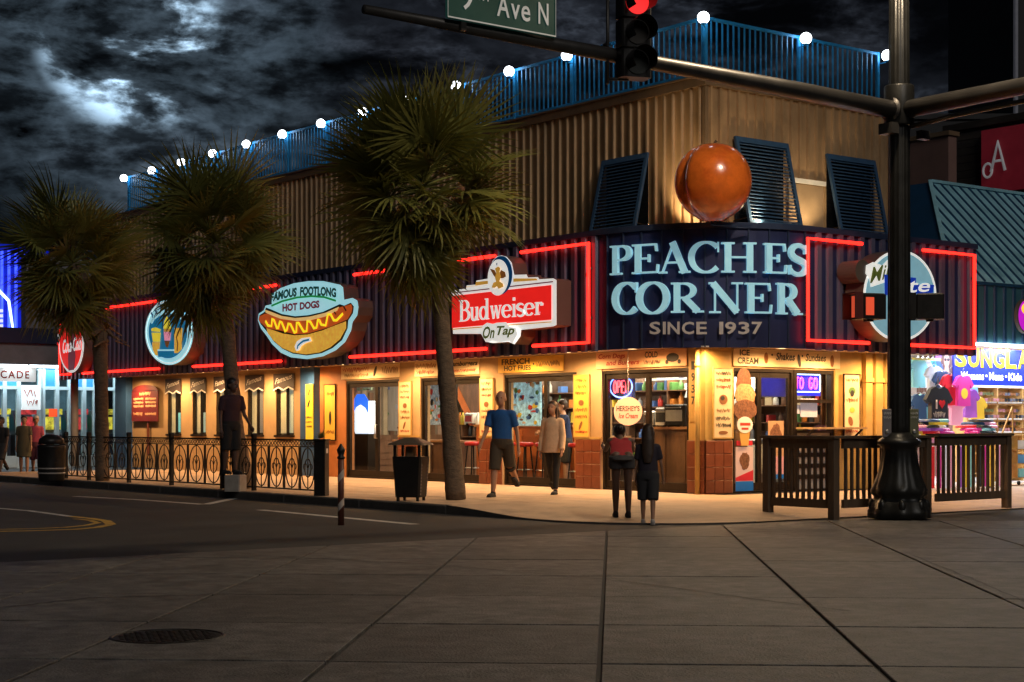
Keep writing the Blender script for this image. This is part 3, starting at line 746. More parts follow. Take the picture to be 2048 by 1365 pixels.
# --- soffit downlights (recessed lamps in the canopy ceiling)
def light(name, kind, loc, energy, col, size=.1, rot=None, spot=None):
    l = bpy.data.lights.new(name, kind); l.energy = energy; l.color = col
    if kind == 'AREA': l.size = size
    elif kind in ('POINT', 'SPOT'): l.shadow_soft_size = size
    if spot: l.spot_size = math.radians(spot); l.spot_blend = .6
    o = bpy.data.objects.new(name, l); COL.objects.link(o); o.location = loc
    if rot is not None: o.rotation_euler = rot
    return o
M_down = mat('warm_lamp_glow', (1, .8, .5), .4, emit=14.0, ecol=(1, .66, .32), var=0)
spots = [(-.70, y) for y in (1.1, 2.9, 4.7, 6.6, 8.6, 10.6, 12.8, 15, 17.4, 19.8, 22.2)] + [(1.2, -.66), (2.7, -.66), (4.2, -.66), (-.2, -.2)]
q = MB(); q.lathe([(.10, 0), (.10, -.02), (.075, -.02), (.07, .006)], 20); cm_ = q.mesh('downlight', P_white)
q = MB(); q.lathe([(.068, -.004), (.0, -.006)], 20); lm_ = q.mesh('lamp_lens', M_down)
for (x, y) in spots:
    o = link('downlight', cm_, rest, T(x, y, ZB0 + .028)); link('lamp_lens', lm_, o)
    light('soffit_lamp', 'SPOT', (x, y, ZB0 - .03), 215, (1, .57, .24), .07, spot=176)

q = MB(); q.box(.30, 3.6, Yl(640, 0) - .05, Yl(640, 0) - .001, 0, .95); wn = part('wainscot', q, mat('brown_wood_panel', (.17, .08, .04), .5, 0, .35, 7, stretch=(1, 1, .3)), rest)
for k in range(6): q = MB(); q.box(.30, 3.6, Yl(640, 0) - .065, Yl(640, 0) - .051, .08 + k * .15, .08 + k * .15 + .13); part('wall_board', q, MATS['brown_wood_panel'], wn)
for k in range(16): q = MB(); q.box(.35 + k * .2, .47 + k * .2, Yl(640, 0) - .03, Yl(640, 0) - .001, .96, 2.1 + .15 * math.sin(k * 2.1)); part('wall_slat', q, [M_grout, M_soffit, MATS['brown_wood_panel']][k % 3], wn)

# ------------------------------------------------------------------ roof railing and globe lamps
ZT = 8.26
rail_l = thing('roof_railing', 'blue painted metal balustrade along the long roof edge', 'railing')
rail_r = thing('roof_railing', 'short blue metal balustrade above the peach sign on the roof edge', 'railing')
q = MB(); q.box(-.012, .012, -.012, .012, ZROOF + .14, ZT - .03); bal = q.mesh('baluster', M_rail)
q = MB(); q.box(-.03, .03, -.03, .03, ZROOF + .055, ZT + .02); post = q.mesh('post', M_rail)
RY = .06
q = MB(); q.box(.035, .085, .0, 23.6, ZT - .03, ZT + .02); part('top_rail', q, M_rail, rail_l)
q = MB(); q.box(.042, .078, .0, 23.6, ZROOF + .10, ZROOF + .14); part('bottom_rail', q, M_rail, rail_l)
q = MB(); q.box(.09, 4.62, .035, .085, ZT - .03, ZT + .02); part('top_rail', q, M_rail, rail_r)
q = MB(); q.box(.09, 4.62, .042, .078, ZROOF + .10, ZROOF + .14); part('bottom_rail', q, M_rail, rail_r)
yv = .14
while yv < 23.55: link('baluster', bal, rail_l, T(RY, yv, 0)); yv += .137
xv = .2
while xv < 4.58: link('baluster', bal, rail_r, T(xv, RY, 0)); xv += .137
GL = [0.0 + 1.79 * k for k in range(14)]; GR = [2.4, 4.6]
for y in GL: link('post', post, rail_l, T(RY, max(y + .06, .06), .004))
for x in GR: link('post', post, rail_r, T(x + .02, RY, .004))
gm = MB(); gm.ell((0, 0, 0), (.105, .105, .105), 20, 12); gme = gm.mesh('globe', M_globe, True)
bm_ = MB(); bm_.tube([(.0, 0, -.09), (.0, 0, -.13), (.09, 0, -.13), (.16, 0, -.13)], .012, 6); bm_.lathe([(.045, -.115), (.05, -.095), (.03, -.09)], 12); bme = bm_.mesh('bracket', M_rail)
def globe(x, y, rz, label, group=None):
    g = thing('globe_lamp', label, 'lamp', T(x, y, ZT - .06, rz), group)
    link('globe', gme, g); link('bracket', bme, g)
    light('globe_light', 'POINT', (x, y, ZT - .06), 15.0, (.66, .93, 1.0), .11)
for i, y in enumerate(GL):
    if i == 0: globe(-.14, -.10, .6, 'glowing white globe lamp at the very corner of the blue roof railing')
    else: globe(-.14, y, 0, 'glowing white globe lamp on the long blue roof railing', 'globe lamps along the roof railing')
globe(2.4, -.14, math.pi / 2, 'glowing white globe lamp midway along the short roof railing')
globe(4.66, -.14, math.pi / 2, 'glowing white globe lamp at the free end of the short roof railing')

# ------------------------------------------------------------------ red neon tubes on the band
XN = -BP - .11
def neon_run(name, label, pts):
    """pts: list of polylines in building space"""
    n = thing(name, label, 'neon tube')
    for pl in pts:
        q = MB(); q.tube(pl, .032, 8); part('glass_tube', q, M_neon, n, True)
    q = MB()
    for pl in pts:
        for a, b in zip(pl[:-1], pl[1:]):
            a = Vector(a); b = Vector(b); k = max(2, int((b - a).length / 1.2))
            for i in range(k):
                p = a + (b - a) * ((i + .5) / k)
                if abs(p.x - XN) < .02: q.box(p.x + .03, -BP + .0, p.y - .015, p.y + .015, p.z - .02, p.z + .02)
                else: q.box(p.x - .015, p.x + .015, p.y + .03, -BP + .0, p.z - .02, p.z + .02)
    part('standoff', q, M_neonclip, n); return n
ZN0, ZN1 = 2.66, 4.42
def nl(px, z): return (XN, Yl(px, XN), z)
neon_run('neon_border', 'red neon border bracket beside the red beer sign and the corner lettering', [[nl(1042, ZN1), nl(1177, ZN1), nl(1177, ZN0), nl(1066, ZN0)]])
neon_run('neon_line', 'upper red neon line between the footlong sign and the red beer sign', [[nl(708, ZN1), nl(990, ZN1)]])
neon_run('neon_line', 'lower red neon line between the footlong sign and the red beer sign', [[nl(700, ZN0), nl(972, ZN0)]])
neon_run('neon_line', 'upper red neon line between the oval sign and the footlong sign', [[nl(378, ZN1), nl(552, ZN1)]])
neon_run('neon_line', 'lower red neon line between the oval sign and the footlong sign', [[nl(386, ZN0), nl(562, ZN0)]])
neon_run('neon_line', 'upper red neon line between the bottle disc sign and the oval sign', [[nl(180, ZN1), nl(312, ZN1)]])
neon_run('neon_line', 'lower red neon line between the bottle disc sign and the oval sign', [[nl(165, ZN0), nl(318, ZN0)]])
neon_run('neon_border', 'red neon border bracket round the bottle disc sign at the far end', [[nl(150, ZN1), nl(119, ZN1), nl(119, ZN0), nl(140, ZN0)]])
YN = -BP - .11
def nr(px, z): return (Xr(px, YN), YN, z)
neon_run('neon_border', 'red neon border bracket between the corner lettering and the round beer sign', [[nr(1724, ZN1), nr(1616, ZN1), nr(1616, ZN0), nr(1738, ZN0)]])
neon_run('neon_border', 'red neon border bracket at the sunglasses shop end of the band', [[nr(1846, ZN1), nr(1949, ZN1), nr(1949, ZN0), nr(1820, ZN0)]])

# ------------------------------------------------------------------ lit box signs on the long face
XS = -BP - .42
class Sign:
    def __init__(s, name, label, px, py, zoom, Xs=XS, right=False):
        s.right = right; s.Xs = Xs
        s.o = onY(px, py, Xs) if right else onX(px, py, Xs); s.zoom = zoom
        s.M = (Rm if right else Lm)(s.o.x, s.o.y, s.o.z); s.t = thing(name, label, 'sign', s.M); s.w = .004
    def pt(s, p):
        ox, oy, k = s.zoom; px, py = ox + p[0] / k, oy + p[1] / k
        if s.right: q = onY(px, py, s.Xs); return (q.x - s.o.x, q.z - s.o.z)
        q = onX(px, py, s.Xs); return (s.o.y - q.y, q.z - s.o.z)
    def poly(s, name, pts, m_, w=None, thick=.006, par=None):
        if w is None: w = s.w; s.w += .007
        q = MB(); q.prism([s.pt(p) for p in pts], w - thick, w); return part(name, q, m_, par or s.t)
    def cabinet(s, pts, depth=.34, m_=M_cab):
        q = MB(); q.prism([s.pt(p) for p in pts], -depth, 0); return part('cabinet', q, m_, s.t)
    def stroke(s, name, pts, wd, m_, w=None, closed=False, par=None):
        if w is None: w = s.w; s.w += .007
        q = MB(); q.ribbon([s.pt(p) for p in pts], wd, w - .006, w, closed); return part(name, q, m_, par or s.t)
    def words(s, t, quad, m_, bold=0.0, shear=0.0, w=None, name='lettering', par=None, fn=None):
        """quad: left-bottom, right-bottom, right-top, left-top in zoom pixels"""
        if w is None: w = s.w; s.w += .007
        P = [Vector(s.pt(p)) for p in quad]
        def warp(x, y):
            a = P[0].lerp(P[1], x); b = P[3].lerp(P[2], x); c = a.lerp(b, y); return c.x, c.y
        q = MB()
        if fn: fn(q, warp, w)
        else: text(q, t, 0, 1, 0, 1, w, bold, shear, warp=warp)
        return part(name, q, m_, par or s.t)

# hot dog sign
Z8 = (500, 540, 6.823)
S = Sign('hot_dog_sign', 'lit hot dog shaped sign reading FAMOUS FOOTLONG HOT DOGS', 620, 645, Z8)
out = [(120, 600), (190, 555), (215, 490), (300, 470), (290, 340), (420, 250), (600, 185), (800, 155), (1000, 155), (1230, 205), (1270, 240), (1285, 410), (1400, 385), (1465, 420), (1480, 510), (1465, 620), (1400, 715), (1380, 830), (1300, 985), (1170, 1100), (1000, 1180), (780, 1220), (560, 1195), (420, 1130), (300, 1010), (235, 910), (150, 800), (110, 690)]
S.cabinet(out, .40); S.poly('face', out, S_cyan)
inner = [(135, 620), (205, 575), (222, 515), (300, 545), (440, 605), (620, 635), (800, 620), (1000, 575), (1230, 470), (1290, 490), (1380, 450), (1420, 500), (1410, 590), (1345, 690), (1335, 800), (1260, 960), (1130, 1070), (980, 1140), (780, 1170), (590, 1145), (450, 1080), (330, 980), (240, 850), (150, 740), (122, 680)]
S.poly('black_outline', inner, S_black)
S.poly('sausage', [(140, 635), (210, 600), (330, 600), (480, 650), (650, 672), (830, 655), (1050, 600), (1240, 510), (1390, 470), (1405, 520), (1390, 590), (1335, 680), (1100, 780), (800, 870), (620, 880), (420, 830), (240, 800), (150, 720), (128, 680)], S_dog)
S.poly('back_bun', [(215, 545), (300, 575), (440, 630), (630, 660), (830, 640), (1050, 585), (1225, 505), (1200, 560), (1030, 640), (830, 690), (640, 700), (430, 670), (300, 620), (225, 585)], S_bunlight)
S.poly('front_bun', [(240, 800), (330, 825), (460, 870), (620, 895), (800, 885), (1000, 830), (1180, 760), (1325, 705), (1325, 800), (1240, 950), (1110, 1060), (960, 1130), (780, 1155), (600, 1130), (460, 1070), (340, 970), (260, 870)], S_bun)
zig = [(228, 700), (262, 762), (310, 770), (320, 668), (345, 690), (385, 800), (400, 800), (425, 705), (450, 720), (500, 845), (520, 820), (540, 735), (570, 745), (625, 860), (650, 850), (655, 720), (680, 725), (750, 845), (790, 840), (800, 700), (840, 710), (890, 800), (925, 790), (945, 680), (965, 690), (990, 750), (1050, 760), (1080, 610), (1120, 610), (1160, 690), (1200, 690), (1285, 600)]
S.stroke('mustard', zig, .056, S_mustard)
S.stroke('grill_mark', [(1300, 500), (1335, 560)], .035, S_black); S.stroke('grill_mark', [(1175, 575), (1200, 610)], .025, S_black)
lf = arc(0, 0, 1, 1, 0, 1, 1)
S.poly('label_patch', [(660, 1110), (640, 1050), (670, 980), (740, 935), (850, 920), (870, 975), (790, 1000), (730, 1040), (700, 1100)], S_white)
S.stroke('label_mark', [(680, 1080), (685, 1040), (720, 1005), (760, 975), (840, 955)], .045, S_blue)
S.stroke('green_swoosh', [(330, 495), (480, 430), (680, 380), (880, 362), (1050, 375), (1210, 425)], .045, S_green)
def arcwords(t, x0, x1, yb0, yb1, ht, bow):
    def fn(q, warp, w):
        text(q, t, 0, 1, 0, 1, w, .03, warp=lambda x, y: warp(x, y + bow * 4 * x * (1 - x)))
    return fn
for wd_, f0, f1 in (('FAMOUS', 0, .41), ('FOOTLONG', .46, 1)):
    S.words('', [(325, 450), (1225, 385), (1225, 255), (335, 325)], S_dkgreen, w=.09, fn=lambda q, warp, w, wd_=wd_, f0=f0, f1=f1: text(q, wd_, f0, f1, 0, 1, w, .055, warp=lambda x, y: warp(x, y + .45 * 4 * x * (1 - x))))
S.words('HOT', [(485, 577), (690, 556), (690, 450), (485, 468)], S_maroon, .055); S.words('DOGS', [(725, 552), (998, 522), (995, 418), (725, 446)], S_maroon, .055)

# red beer sign
Z5 = (880, 480, 5.688)
S = Sign('beer_sign', 'red and white lit beer sign with an eagle oval on the navy band', 1010, 610, Z5)
oval = [(690 + 140 * math.cos(t) * 1.0, 395 + 235 * math.sin(t) - 15 * math.cos(t)) for t in [2 * math.pi * i / 40 for i in range(40)]]
outl = [(135, 600), (160, 575), (300, 555), (305, 520), (410, 510), (415, 465), (560, 440), (565, 340), (600, 240), (650, 190), (700, 178), (760, 195), (815, 260), (845, 400), (985, 395), (1000, 430), (1115, 425), (1130, 450), (1290, 440), (1325, 460), (1325, 970), (1290, 985), (925, 1025), (915, 1100), (850, 1190), (780, 1160), (600, 1175), (530, 1160), (495, 1070), (150, 1070)]
S.cabinet(outl, .34); S.poly('border', outl, S_white)
S.poly('stripe', [(300, 540), (560, 500), (560, 465), (415, 480), (408, 520), (300, 535)], S_gold, w=.012)
S.poly('stripe', [(840, 440), (1100, 440), (1115, 462), (840, 480)], S_gold, w=.012)
S.poly('dark_line', [(142, 612), (142, 600), (1290, 470), (1290, 484)], S_maroon, w=.012)
S.w = .02
S.poly('red_panel', [(145, 640), (1275, 515), (1275, 910), (145, 1005)], S_red)
S.poly('red_line', [(145, 1025), (1275, 940), (1275, 930), (145, 1013)], S_gold, w=.012)
def bud(q, warp, w):
    x = 0.0
    ws = {'B': 1.15, 'u': .95, 'd': .98, 'w': 1.15, 'e': .85, 'i': .5, 's': .72, 'r': .75}
    tot = sum(ws[c] for c in 'Budweiser'); tmp = MB()
    for c in 'Budweiser':
        wd = ws[c] / tot; serif(tmp, c, x + wd * .03, x + wd * .97, 0, 1, w - .004, w, .017 / .105, .06)
        x += wd
    q.add([(*warp(v[0], v[1]), v[2]) for v in tmp.v], tmp.f)
def bud2(q, warp, w):
    x = 0.0
    ws = {'B': 1.15, 'u': 1.0, 'd': 1.02, 'w': 1.2, 'e': .88, 'i': .5, 's': .74, 'r': .78}
    tot = sum(ws[c] for c in 'Budweiser')
    for c in 'Budweiser':
        wd = ws[c] / tot; tmp = MB(); g = glyph(c)
        serif(tmp, c, 0, wd * 4.6 * .95, 0, 1, w - .004, w, .17, .05)
        q.add([(*warp(x + v[0] / 4.6, v[1]), v[2]) for v in tmp.v], tmp.f); x += wd
S.words('', [(225, 935), (1180, 850), (1180, 625), (225, 690)], S_white, fn=bud2)
ov = [(680 + 118 * math.cos(t), 430 + 205 * math.sin(t) - 12 * math.cos(t)) for t in [2 * math.pi * i / 40 for i in range(40)]]
ov2 = [(705 + 132 * math.cos(t), 405 + 220 * math.sin(t) - 12 * math.cos(t)) for t in [2 * math.pi * i / 40 for i in range(40)]]
S.poly('oval_rim', ov2, S_navy); S.poly('oval', ov, S_white)
S.poly('eagle_wing', [(590, 330), (640, 345), (670, 400), (690, 440), (660, 440), (630, 405)], S_brown)
S.poly('eagle_wing', [(775, 420), (765, 370), (720, 345), (700, 390), (700, 440), (740, 440)], S_brown)
S.poly('eagle_body', [(655, 330), (690, 305), (715, 325), (705, 370), (720, 420), (700, 490), (670, 490), (655, 430), (670, 380)], S_gold)
S.poly('eagle_perch', [(620, 545), (640, 490), (700, 470), (745, 500), (755, 535), (700, 560), (680, 530), (650, 550)], S_gold)
S.stroke('star_mark', [(682, 265), (682, 295)], .02, S_navy)
bub = [(500, 1060), (525, 980), (575, 945), (640, 960), (690, 945), (790, 940), (830, 990), (905, 1010), (920, 1080), (860, 1180), (830, 1150), (720, 1165), (640, 1150), (560, 1165)]
S.poly('bubble', bub, S_white); S.words('On', [(530, 1130), (665, 1122), (665, 985), (530, 988)], flat('sign_olive', (.12, .15, .03), .3), .03, .3); S.words('Tap', [(690, 1122), (895, 1110), (895, 978), (690, 984)], flat('sign_olive', (.12, .15, .03), .3), .03, .3)
S.stroke('trade_mark', [(1175, 830), (1190, 830)], .03, S_pink)

# oval corn-dog sign
Z4 = (260, 580, 7.58)
S = Sign('oval_sign', 'pale blue oval lit sign with a yellow and pink cone between columns', 337, 665, Z4)
def ovl(cx, cy, rx, ry, n=40): return [(cx + rx * math.cos(2 * math.pi * i / n), cy + ry * math.sin(2 * math.pi * i / n)) for i in range(n)]
o1 = ovl(595, 645, 365, 495); S.cabinet(o1, .42); S.poly('face', o1, S_cyan)
S.poly('blue_field', ovl(580, 640, 290, 400), S_blue)
S.poly('name_arch', [(300, 480), (330, 370), (430, 200), (560, 150), (700, 160), (830, 300), (850, 470), (800, 480), (740, 400), (600, 355), (480, 380), (380, 450), (340, 520)], S_cyan)
for i, (a, b) in enumerate((((350, 420), (330, 350)), ((400, 380), (385, 300)), ((465, 360), (460, 200)), ((540, 330), (530, 190)), ((610, 330), (610, 180)), ((680, 345), (690, 190)), ((735, 370), (760, 270)), ((790, 420), (815, 330)))):
    S.stroke('name_mark', [a, ((a[0] + b[0]) / 2 + 18, (a[1] + b[1]) / 2), b], .05, S_navy, w=.026)
S.w = .034
S.poly('yellow_tip', [(525, 590), (535, 480), (575, 400), (620, 480), (635, 590)], S_yellow); S.poly('pink_middle', [(530, 640), (635, 640), (625, 770), (540, 770)], S_pink, w=.034); S.poly('red_band', [(530, 590), (635, 590), (635, 638), (530, 638)], S_gold, w=.034); S.poly('brown_foot', [(540, 775), (620, 775), (590, 880), (560, 860)], S_brown, w=.034)
S.poly('column', [(345, 650), (480, 650), (470, 790), (365, 790)], S_yellow, w=.034); S.poly('column_foot', [(355, 795), (470, 795), (450, 1000), (400, 990), (360, 900)], S_bun, w=.034); S.poly('column_cap', [(340, 590), (400, 570), (480, 600), (470, 640), (345, 630)], S_yellow, w=.034)
S.poly('column', [(690, 580), (810, 580), (800, 900), (740, 960), (690, 960)], S_bun, w=.034); S.stroke('column_vine', [(760, 620), (725, 720), (745, 820), (735, 930)], .05, S_brown, w=.042)
S.poly('plaque', [(440, 930), (690, 930), (680, 1020), (450, 1020)], S_blue, w=.042); S.poly('plaque_edge', [(440, 905), (690, 905), (690, 928), (440, 928)], S_cyan, w=.042)
S.stroke('rim_line', ovl(595, 645, 345, 470), .03, S_white, w=.02, closed=True)

# red bottle disc at the far end of the band
S = Sign('bottle_disc_sign', 'red round lit bottle sign with white script at the far band end', 143, 688, (0, 0, 1))
d1 = ovl(143, 688, 25, 58); S.cabinet(d1, .34); S.poly('face', d1, S_white); S.poly('red_disc', ovl(142, 687, 22, 54), S_red)
S.poly('bottle', [(138, 742), (137, 715), (140, 690), (143, 660), (146, 640), (149, 640), (150, 662), (151, 690), (152, 715), (149, 740)], S_maroon)
S.words('Coca-Cola', [(127, 708), (164, 700), (164, 672), (127, 680)], S_white, .03, .3)
for k in range(9):
    a = math.radians(60 + k * 15); S.stroke('neon_dash', [(143 + 21 * math.cos(a), 688 - 60 * math.sin(a)), (143 + 23 * math.cos(a), 688 - 66 * math.sin(a))], .07, S_white if k % 2 else S_red)

# round beer sign on the short face
Z3 = (1580, 440, 4.376)
S = Sign('round_beer_sign', 'round pale blue lit beer sign behind the signal pole', 1800, 592, Z3, -BP - .46, True)
ci = [(960 + 320 * math.cos(t), 665 + 400 * math.sin(t)) for t in [2 * math.pi * i / 44 for i in range(44)]]
cab = [p for p in ci]
S.cabinet(cab, .42); S.poly('rim', ci, S_white)
S.poly('face', [(960 + 300 * math.cos(t), 665 + 378 * math.sin(t)) for t in [2 * math.pi * i / 44 for i in range(44)]], flat('sign_steel_blue', (.22, .45, .55), .5))
S.poly('script_patch', [(655, 470), (660, 400), (720, 370), (800, 400), (860, 340), (1010, 330), (1030, 480), (850, 540), (700, 590), (690, 520)], S_white)
S.words('Miller', [(690, 560), (1010, 470), (1010, 350), (690, 420)], flat('sign_olive', (.12, .15, .03), .3), .012, .3)
S.poly('blue_block', [(815, 480), (1090, 510), (1090, 570), (1250, 570), (1240, 640), (820, 660)], S_navy and flat('sign_royal_blue', (.005, .03, .32), .7))
S.words('Lite', [(850, 650), (1210, 630), (1210, 520), (850, 500)], S_white, .01, .2)
q = MB(); q.lathe([(.24, 0), (.24, .30)], 24, S.M @ Matrix.Translation((*S.pt((615, 440)), -.36))); 
q2 = MB(); q2.prism(ovl(*S.pt((640, 450)), .20, .20, 24), -.42, -.004); part('script_cabinet', q2, M_cab, S.t)

# ------------------------------------------------------------------ corner lettering
def band_pt(px, off):
    """where the sight line of a pixel column meets the curved band"""
    d = ray(px, HY); o = Vector((CAMP.x, CAMP.y)); dv = Vector((d.x, d.y)); c = Vector((BC, BC)); r = BR + off
    f = o - c; A = dv.dot(dv); B = 2 * f.dot(dv); C = f.dot(f) - r * r; disc = B * B - 4 * A * C
    if disc > 0:
        t = (-B - math.sqrt(disc)) / (2 * A); p = o + dv * t
        if p.x <= BC and p.y <= BC: return p, (p - c).normalized()
    if px < 1400: p = onX(px, HY, -BP - off); return Vector((p.x, p.y)), Vector((-1, 0))
    p = onY(px, HY, -BP - off); return Vector((p.x, p.y)), Vector((0, -1))
corner = thing('corner_lettering', 'pale blue raised serif letters above grey SINCE 1937 on the curved band', 'sign')
def letter(ch, px0, px1, y0, y1, kind):
    off = .10
    a, na = band_pt(px0, off); b, nb = band_pt(px1, off); c, nc = band_pt((px0 + px1) / 2, off)
    w = (b - a).length; dx = (b - a).normalized(); nrm = Vector((dx.y, -dx.x))
    dep = depth((c.x, c.y)); zt = 1.2 + (HY - y0) * dep / F; zb = 1.2 + (HY - y1) * dep / F
    M = frameM((a.x, a.y, zb), (dx.x, dx.y, 0), (0, 0, 1), (nrm.x, nrm.y, 0))
    q = MB(); h = zt - zb
    if kind == 'serif': serif(q, ch, 0, w, 0, h, -.07, 0, .215, .06)
    else: 
        text(q, ch, 0, w, 0, h, 0, .0 if ch in '1I' else .022)
    o = part('letter', q, S_letter if kind == 'serif' else S_grey, corner, M=M)
for ch, a, b, t, u in (('P', 1218, 1258, 491, 549), ('E', 1262, 1316, 488, 547), ('A', 1315, 1381, 484, 546), ('C', 1381, 1438, 483, 546), ('H', 1442, 1515, 485, 545), ('E', 1528, 1575, 487, 547), ('S', 1581, 1615, 489, 551),
                       ('C', 1227, 1272, 565, 629), ('O', 1276, 1333, 564, 628), ('R', 1340, 1409, 565, 625), ('N', 1416, 1488, 565, 626), ('E', 1490, 1545, 566, 627), ('R', 1554, 1607, 567, 629)):
    letter(ch, a, b, t, u, 'serif')
x = 1299
for ch, w in (('S', 25), ('I', 9), ('N', 27), ('C', 27), ('E', 24), (' ', 19), ('1', 11), ('9', 25), ('3', 25), ('7', 24)):
    if ch != ' ': letter(ch, x, x + w - 3, 644, 669, 'sans')
    x += w * (230 / 216)

# ------------------------------------------------------------------ the peach
PC = Vector((-.52, -.72, 5.27))
peach = thing('peach_sign', 'giant glossy orange peach mounted on the corner above the canopy', 'peach', Matrix.Translation(PC) @ Matrix.Rotation(math.atan2(-RT.y - FW.y * .42, -RT.x - FW.x * .42), 4, 'Z'))
q = MB(); nu, nv = 64, 40; vs = []; fs = []
for j in range(nv + 1):
    ph = math.pi * j / nv
    for i in range(nu):
        t = 2 * math.pi * i / nu; dt = (t + math.pi) % (2 * math.pi) - math.pi
        r = .645 * (1 - .16 * math.exp(-(dt / .20) ** 2) * math.sin(ph) ** .6)
        z = math.cos(ph); rz = .66 * z - (.05 if z < -.9 else 0) * (abs(z) - .9) * 10 - .09 * math.exp(-(math.sin(ph) / .22) ** 2) * (1 if z > 0 else -.5)
        vs.append((r * math.sin(ph) * math.cos(t), r * math.sin(ph) * math.sin(t), rz))
for j in range(nv):
    for i in range(nu): fs.append((j * nu + i, (j + 1) * nu + i, (j + 1) * nu + (i + 1) % nu, j * nu + (i + 1) % nu))
q.add(vs, fs)
part('fruit', q, mat('peach_skin', (.62, .135, .018), .22, 0, .35, 2.4, .10, 9, dirt=((.40, .05, .01), 1.8, .7), coat=.6), peach, True)
q = MB(); q.tube([(0, 0, .57), (-.02, 0, .64), (-.05, .02, .69)], [.03, .022, .028], 8); part('stem', q, mat('stem_brown', (.06, .03, .015), .7), peach, True)
q = MB(); q.tube([(0, 0, -.62), (0, 0, -.72)], .05, 10); q.beam((0, 0, -.70), (-.75, .0, -.70), .06, .06); part('mount', q, M_bandtrim, peach)

# ------------------------------------------------------------------ boards and header signs on the shop front
def board(name, label, px0, px1, z0, z1, m_, deco, right=False, out=.05, frame=None):
    """flat painted board on the wall; deco(sign_mb_factory, w, h) draws on it"""
    if right: x0, x1 = Xr(px0), Xr(px1); M = Rm(x0, -out, z0); w = x1 - x0
    else: y1, y0 = Yl(px0), Yl(px1); M = Lm(-out, y1, z0); w = y1 - y0
    t = thing(name, label, 'sign', M); h = z1 - z0
    q = MB(); q.box(0, w, 0, h, -.022, 0); part('board', q, m_, t)
    if frame:
        q = MB(); q.box(-.02, 0, -.02, h + .02, -.022, .008); q.box(w, w + .02, -.02, h + .02, -.022, .008); q.box(0, w, h, h + .02, -.022, .008); q.box(0, w, -.02, 0, -.022, .008); part('frame', q, frame, t)
    deco(t, w, h); return t
def D_text(items):
    def f(t, w, h):
        for (s, x0, x1, y0, y1, m_, bold, shear) in items:
            q = MB(); text(q, s, x0 * w, x1 * w, y0 * h, y1 * h, .003, bold, shear); part('lettering', q, m_, t)
    return f
def D_mix(*fs):
    def f(t, w, h):
        for g in fs: g(t, w, h)
    return f
def D_scrib(x0, x1, y0, y1, m_, seed):
    def f(t, w, h):
        q = MB(); scribble(q, x0 * w, x1 * w, y0 * h, y1 * h, .004, seed); part('hand_lettering', q, m_, t)
    return f
def D_blob(cx, cy, rx, ry, m_, name='picture', rot=0, wz=.006):
    def f(t, w, h):
        c_, s_ = math.cos(rot), math.sin(rot); n = 18
        q = MB(); q.prism([(cx * w + rx * math.cos(6.2832 * i / n) * c_ - ry * math.sin(6.2832 * i / n) * s_, cy * h + rx * math.cos(6.2832 * i / n) * s_ + ry * math.sin(6.2832 * i / n) * c_) for i in range(n)], .001, wz); part(name, q, m_, t)
    return f
HB0, HB1 = ZO + .035, ZB0 + .02
board('header_sign', 'cream header sign Corn Dogs and Burgers over the open door by the corner', 1196, 1376, HB0, HB1, P_peach, D_mix(D_text([('Corn Dogs', .03, .34, .52, .9, P_red, .025, .2), ('and Burgers', .12, .5, .1, .5, P_red, .025, .25), ('COLD', .56, .70, .55, .9, P_ink, .025, 0)]), D_scrib(.55, .73, .12, .4, P_ink, 3), D_blob(.86, .5, .16, .08, P_ink), D_blob(.80, .25, .04, .04, P_ink), D_blob(.93, .25, .04, .04, P_ink)))
board('header_sign', 'yellow and grey header sign FRENCH FRIES over the door the walkers pass', 1000, 1130, HB0, HB1, P_yel, D_mix(D_text([('FRENCH', .06, .5, .52, .9, P_ink, .03, 0), ('HOT FRIES', .1, .52, .12, .46, P_ink, .03, 0)]), D_blob(.56, .5, .02, .02, P_ink), D_scrib(.6, .95, .3, .7, P_brown, 8)))
board('header_sign', 'cream header sign Hamburgers beside the palm trunk', 898, 962, HB0, HB1, P_cream, D_mix(D_text([('Hamburgers', .04, .96, .5, .92, P_ink, .025, .25)]), D_scrib(.1, .9, .15, .42, P_red, 11)))
board('header_sign', 'cream header sign with dark red hand lettering behind the palm trunk', 833, 880, HB0, HB1, P_cream, D_mix(D_scrib(.05, .95, .5, .92, P_brown, 13), D_scrib(.1, .85, .1, .45, P_red, 14)))
board('header_sign', 'cream header sign with red lettering and a dark corn dog over the glowing drinks machine', 686, 802, HB0, HB1, P_cream, D_mix(D_scrib(.03, .5, .5, .9, P_red, 21), D_scrib(.06, .48, .12, .42, P_brown, 22), D_blob(.6, .5, .13, .045, P_ink, rot=1.1), D_scrib(.72, .98, .3, .85, P_brown, 23)))
board('header_sign', 'cream header sign ICE CREAM Shakes Sundaes over the ice cream window', 1464, 1676, HB0, HB1, P_cream, D_mix(D_text([('ICE', .05, .14, .6, .95, P_ink, .03, 0), ('CREAM', .03, .22, .12, .5, P_ink, .03, 0), ('Shakes', .38, .56, .4, .85, P_ink, .025, .2), ('Sundaes', .66, .86, .4, .85, P_ink, .025, .2)]), D_blob(.29, .5, .05, .10, P_brown), D_blob(.6, .4, .04, .12, P_ink, rot=.2), D_blob(.92, .45, .05, .11, P_brown), D_blob(.345, .7, .02, .02, P_ink), D_blob(.63, .7, .02, .02, P_ink)), True)
MZ0, MZ1 = .98, 2.13
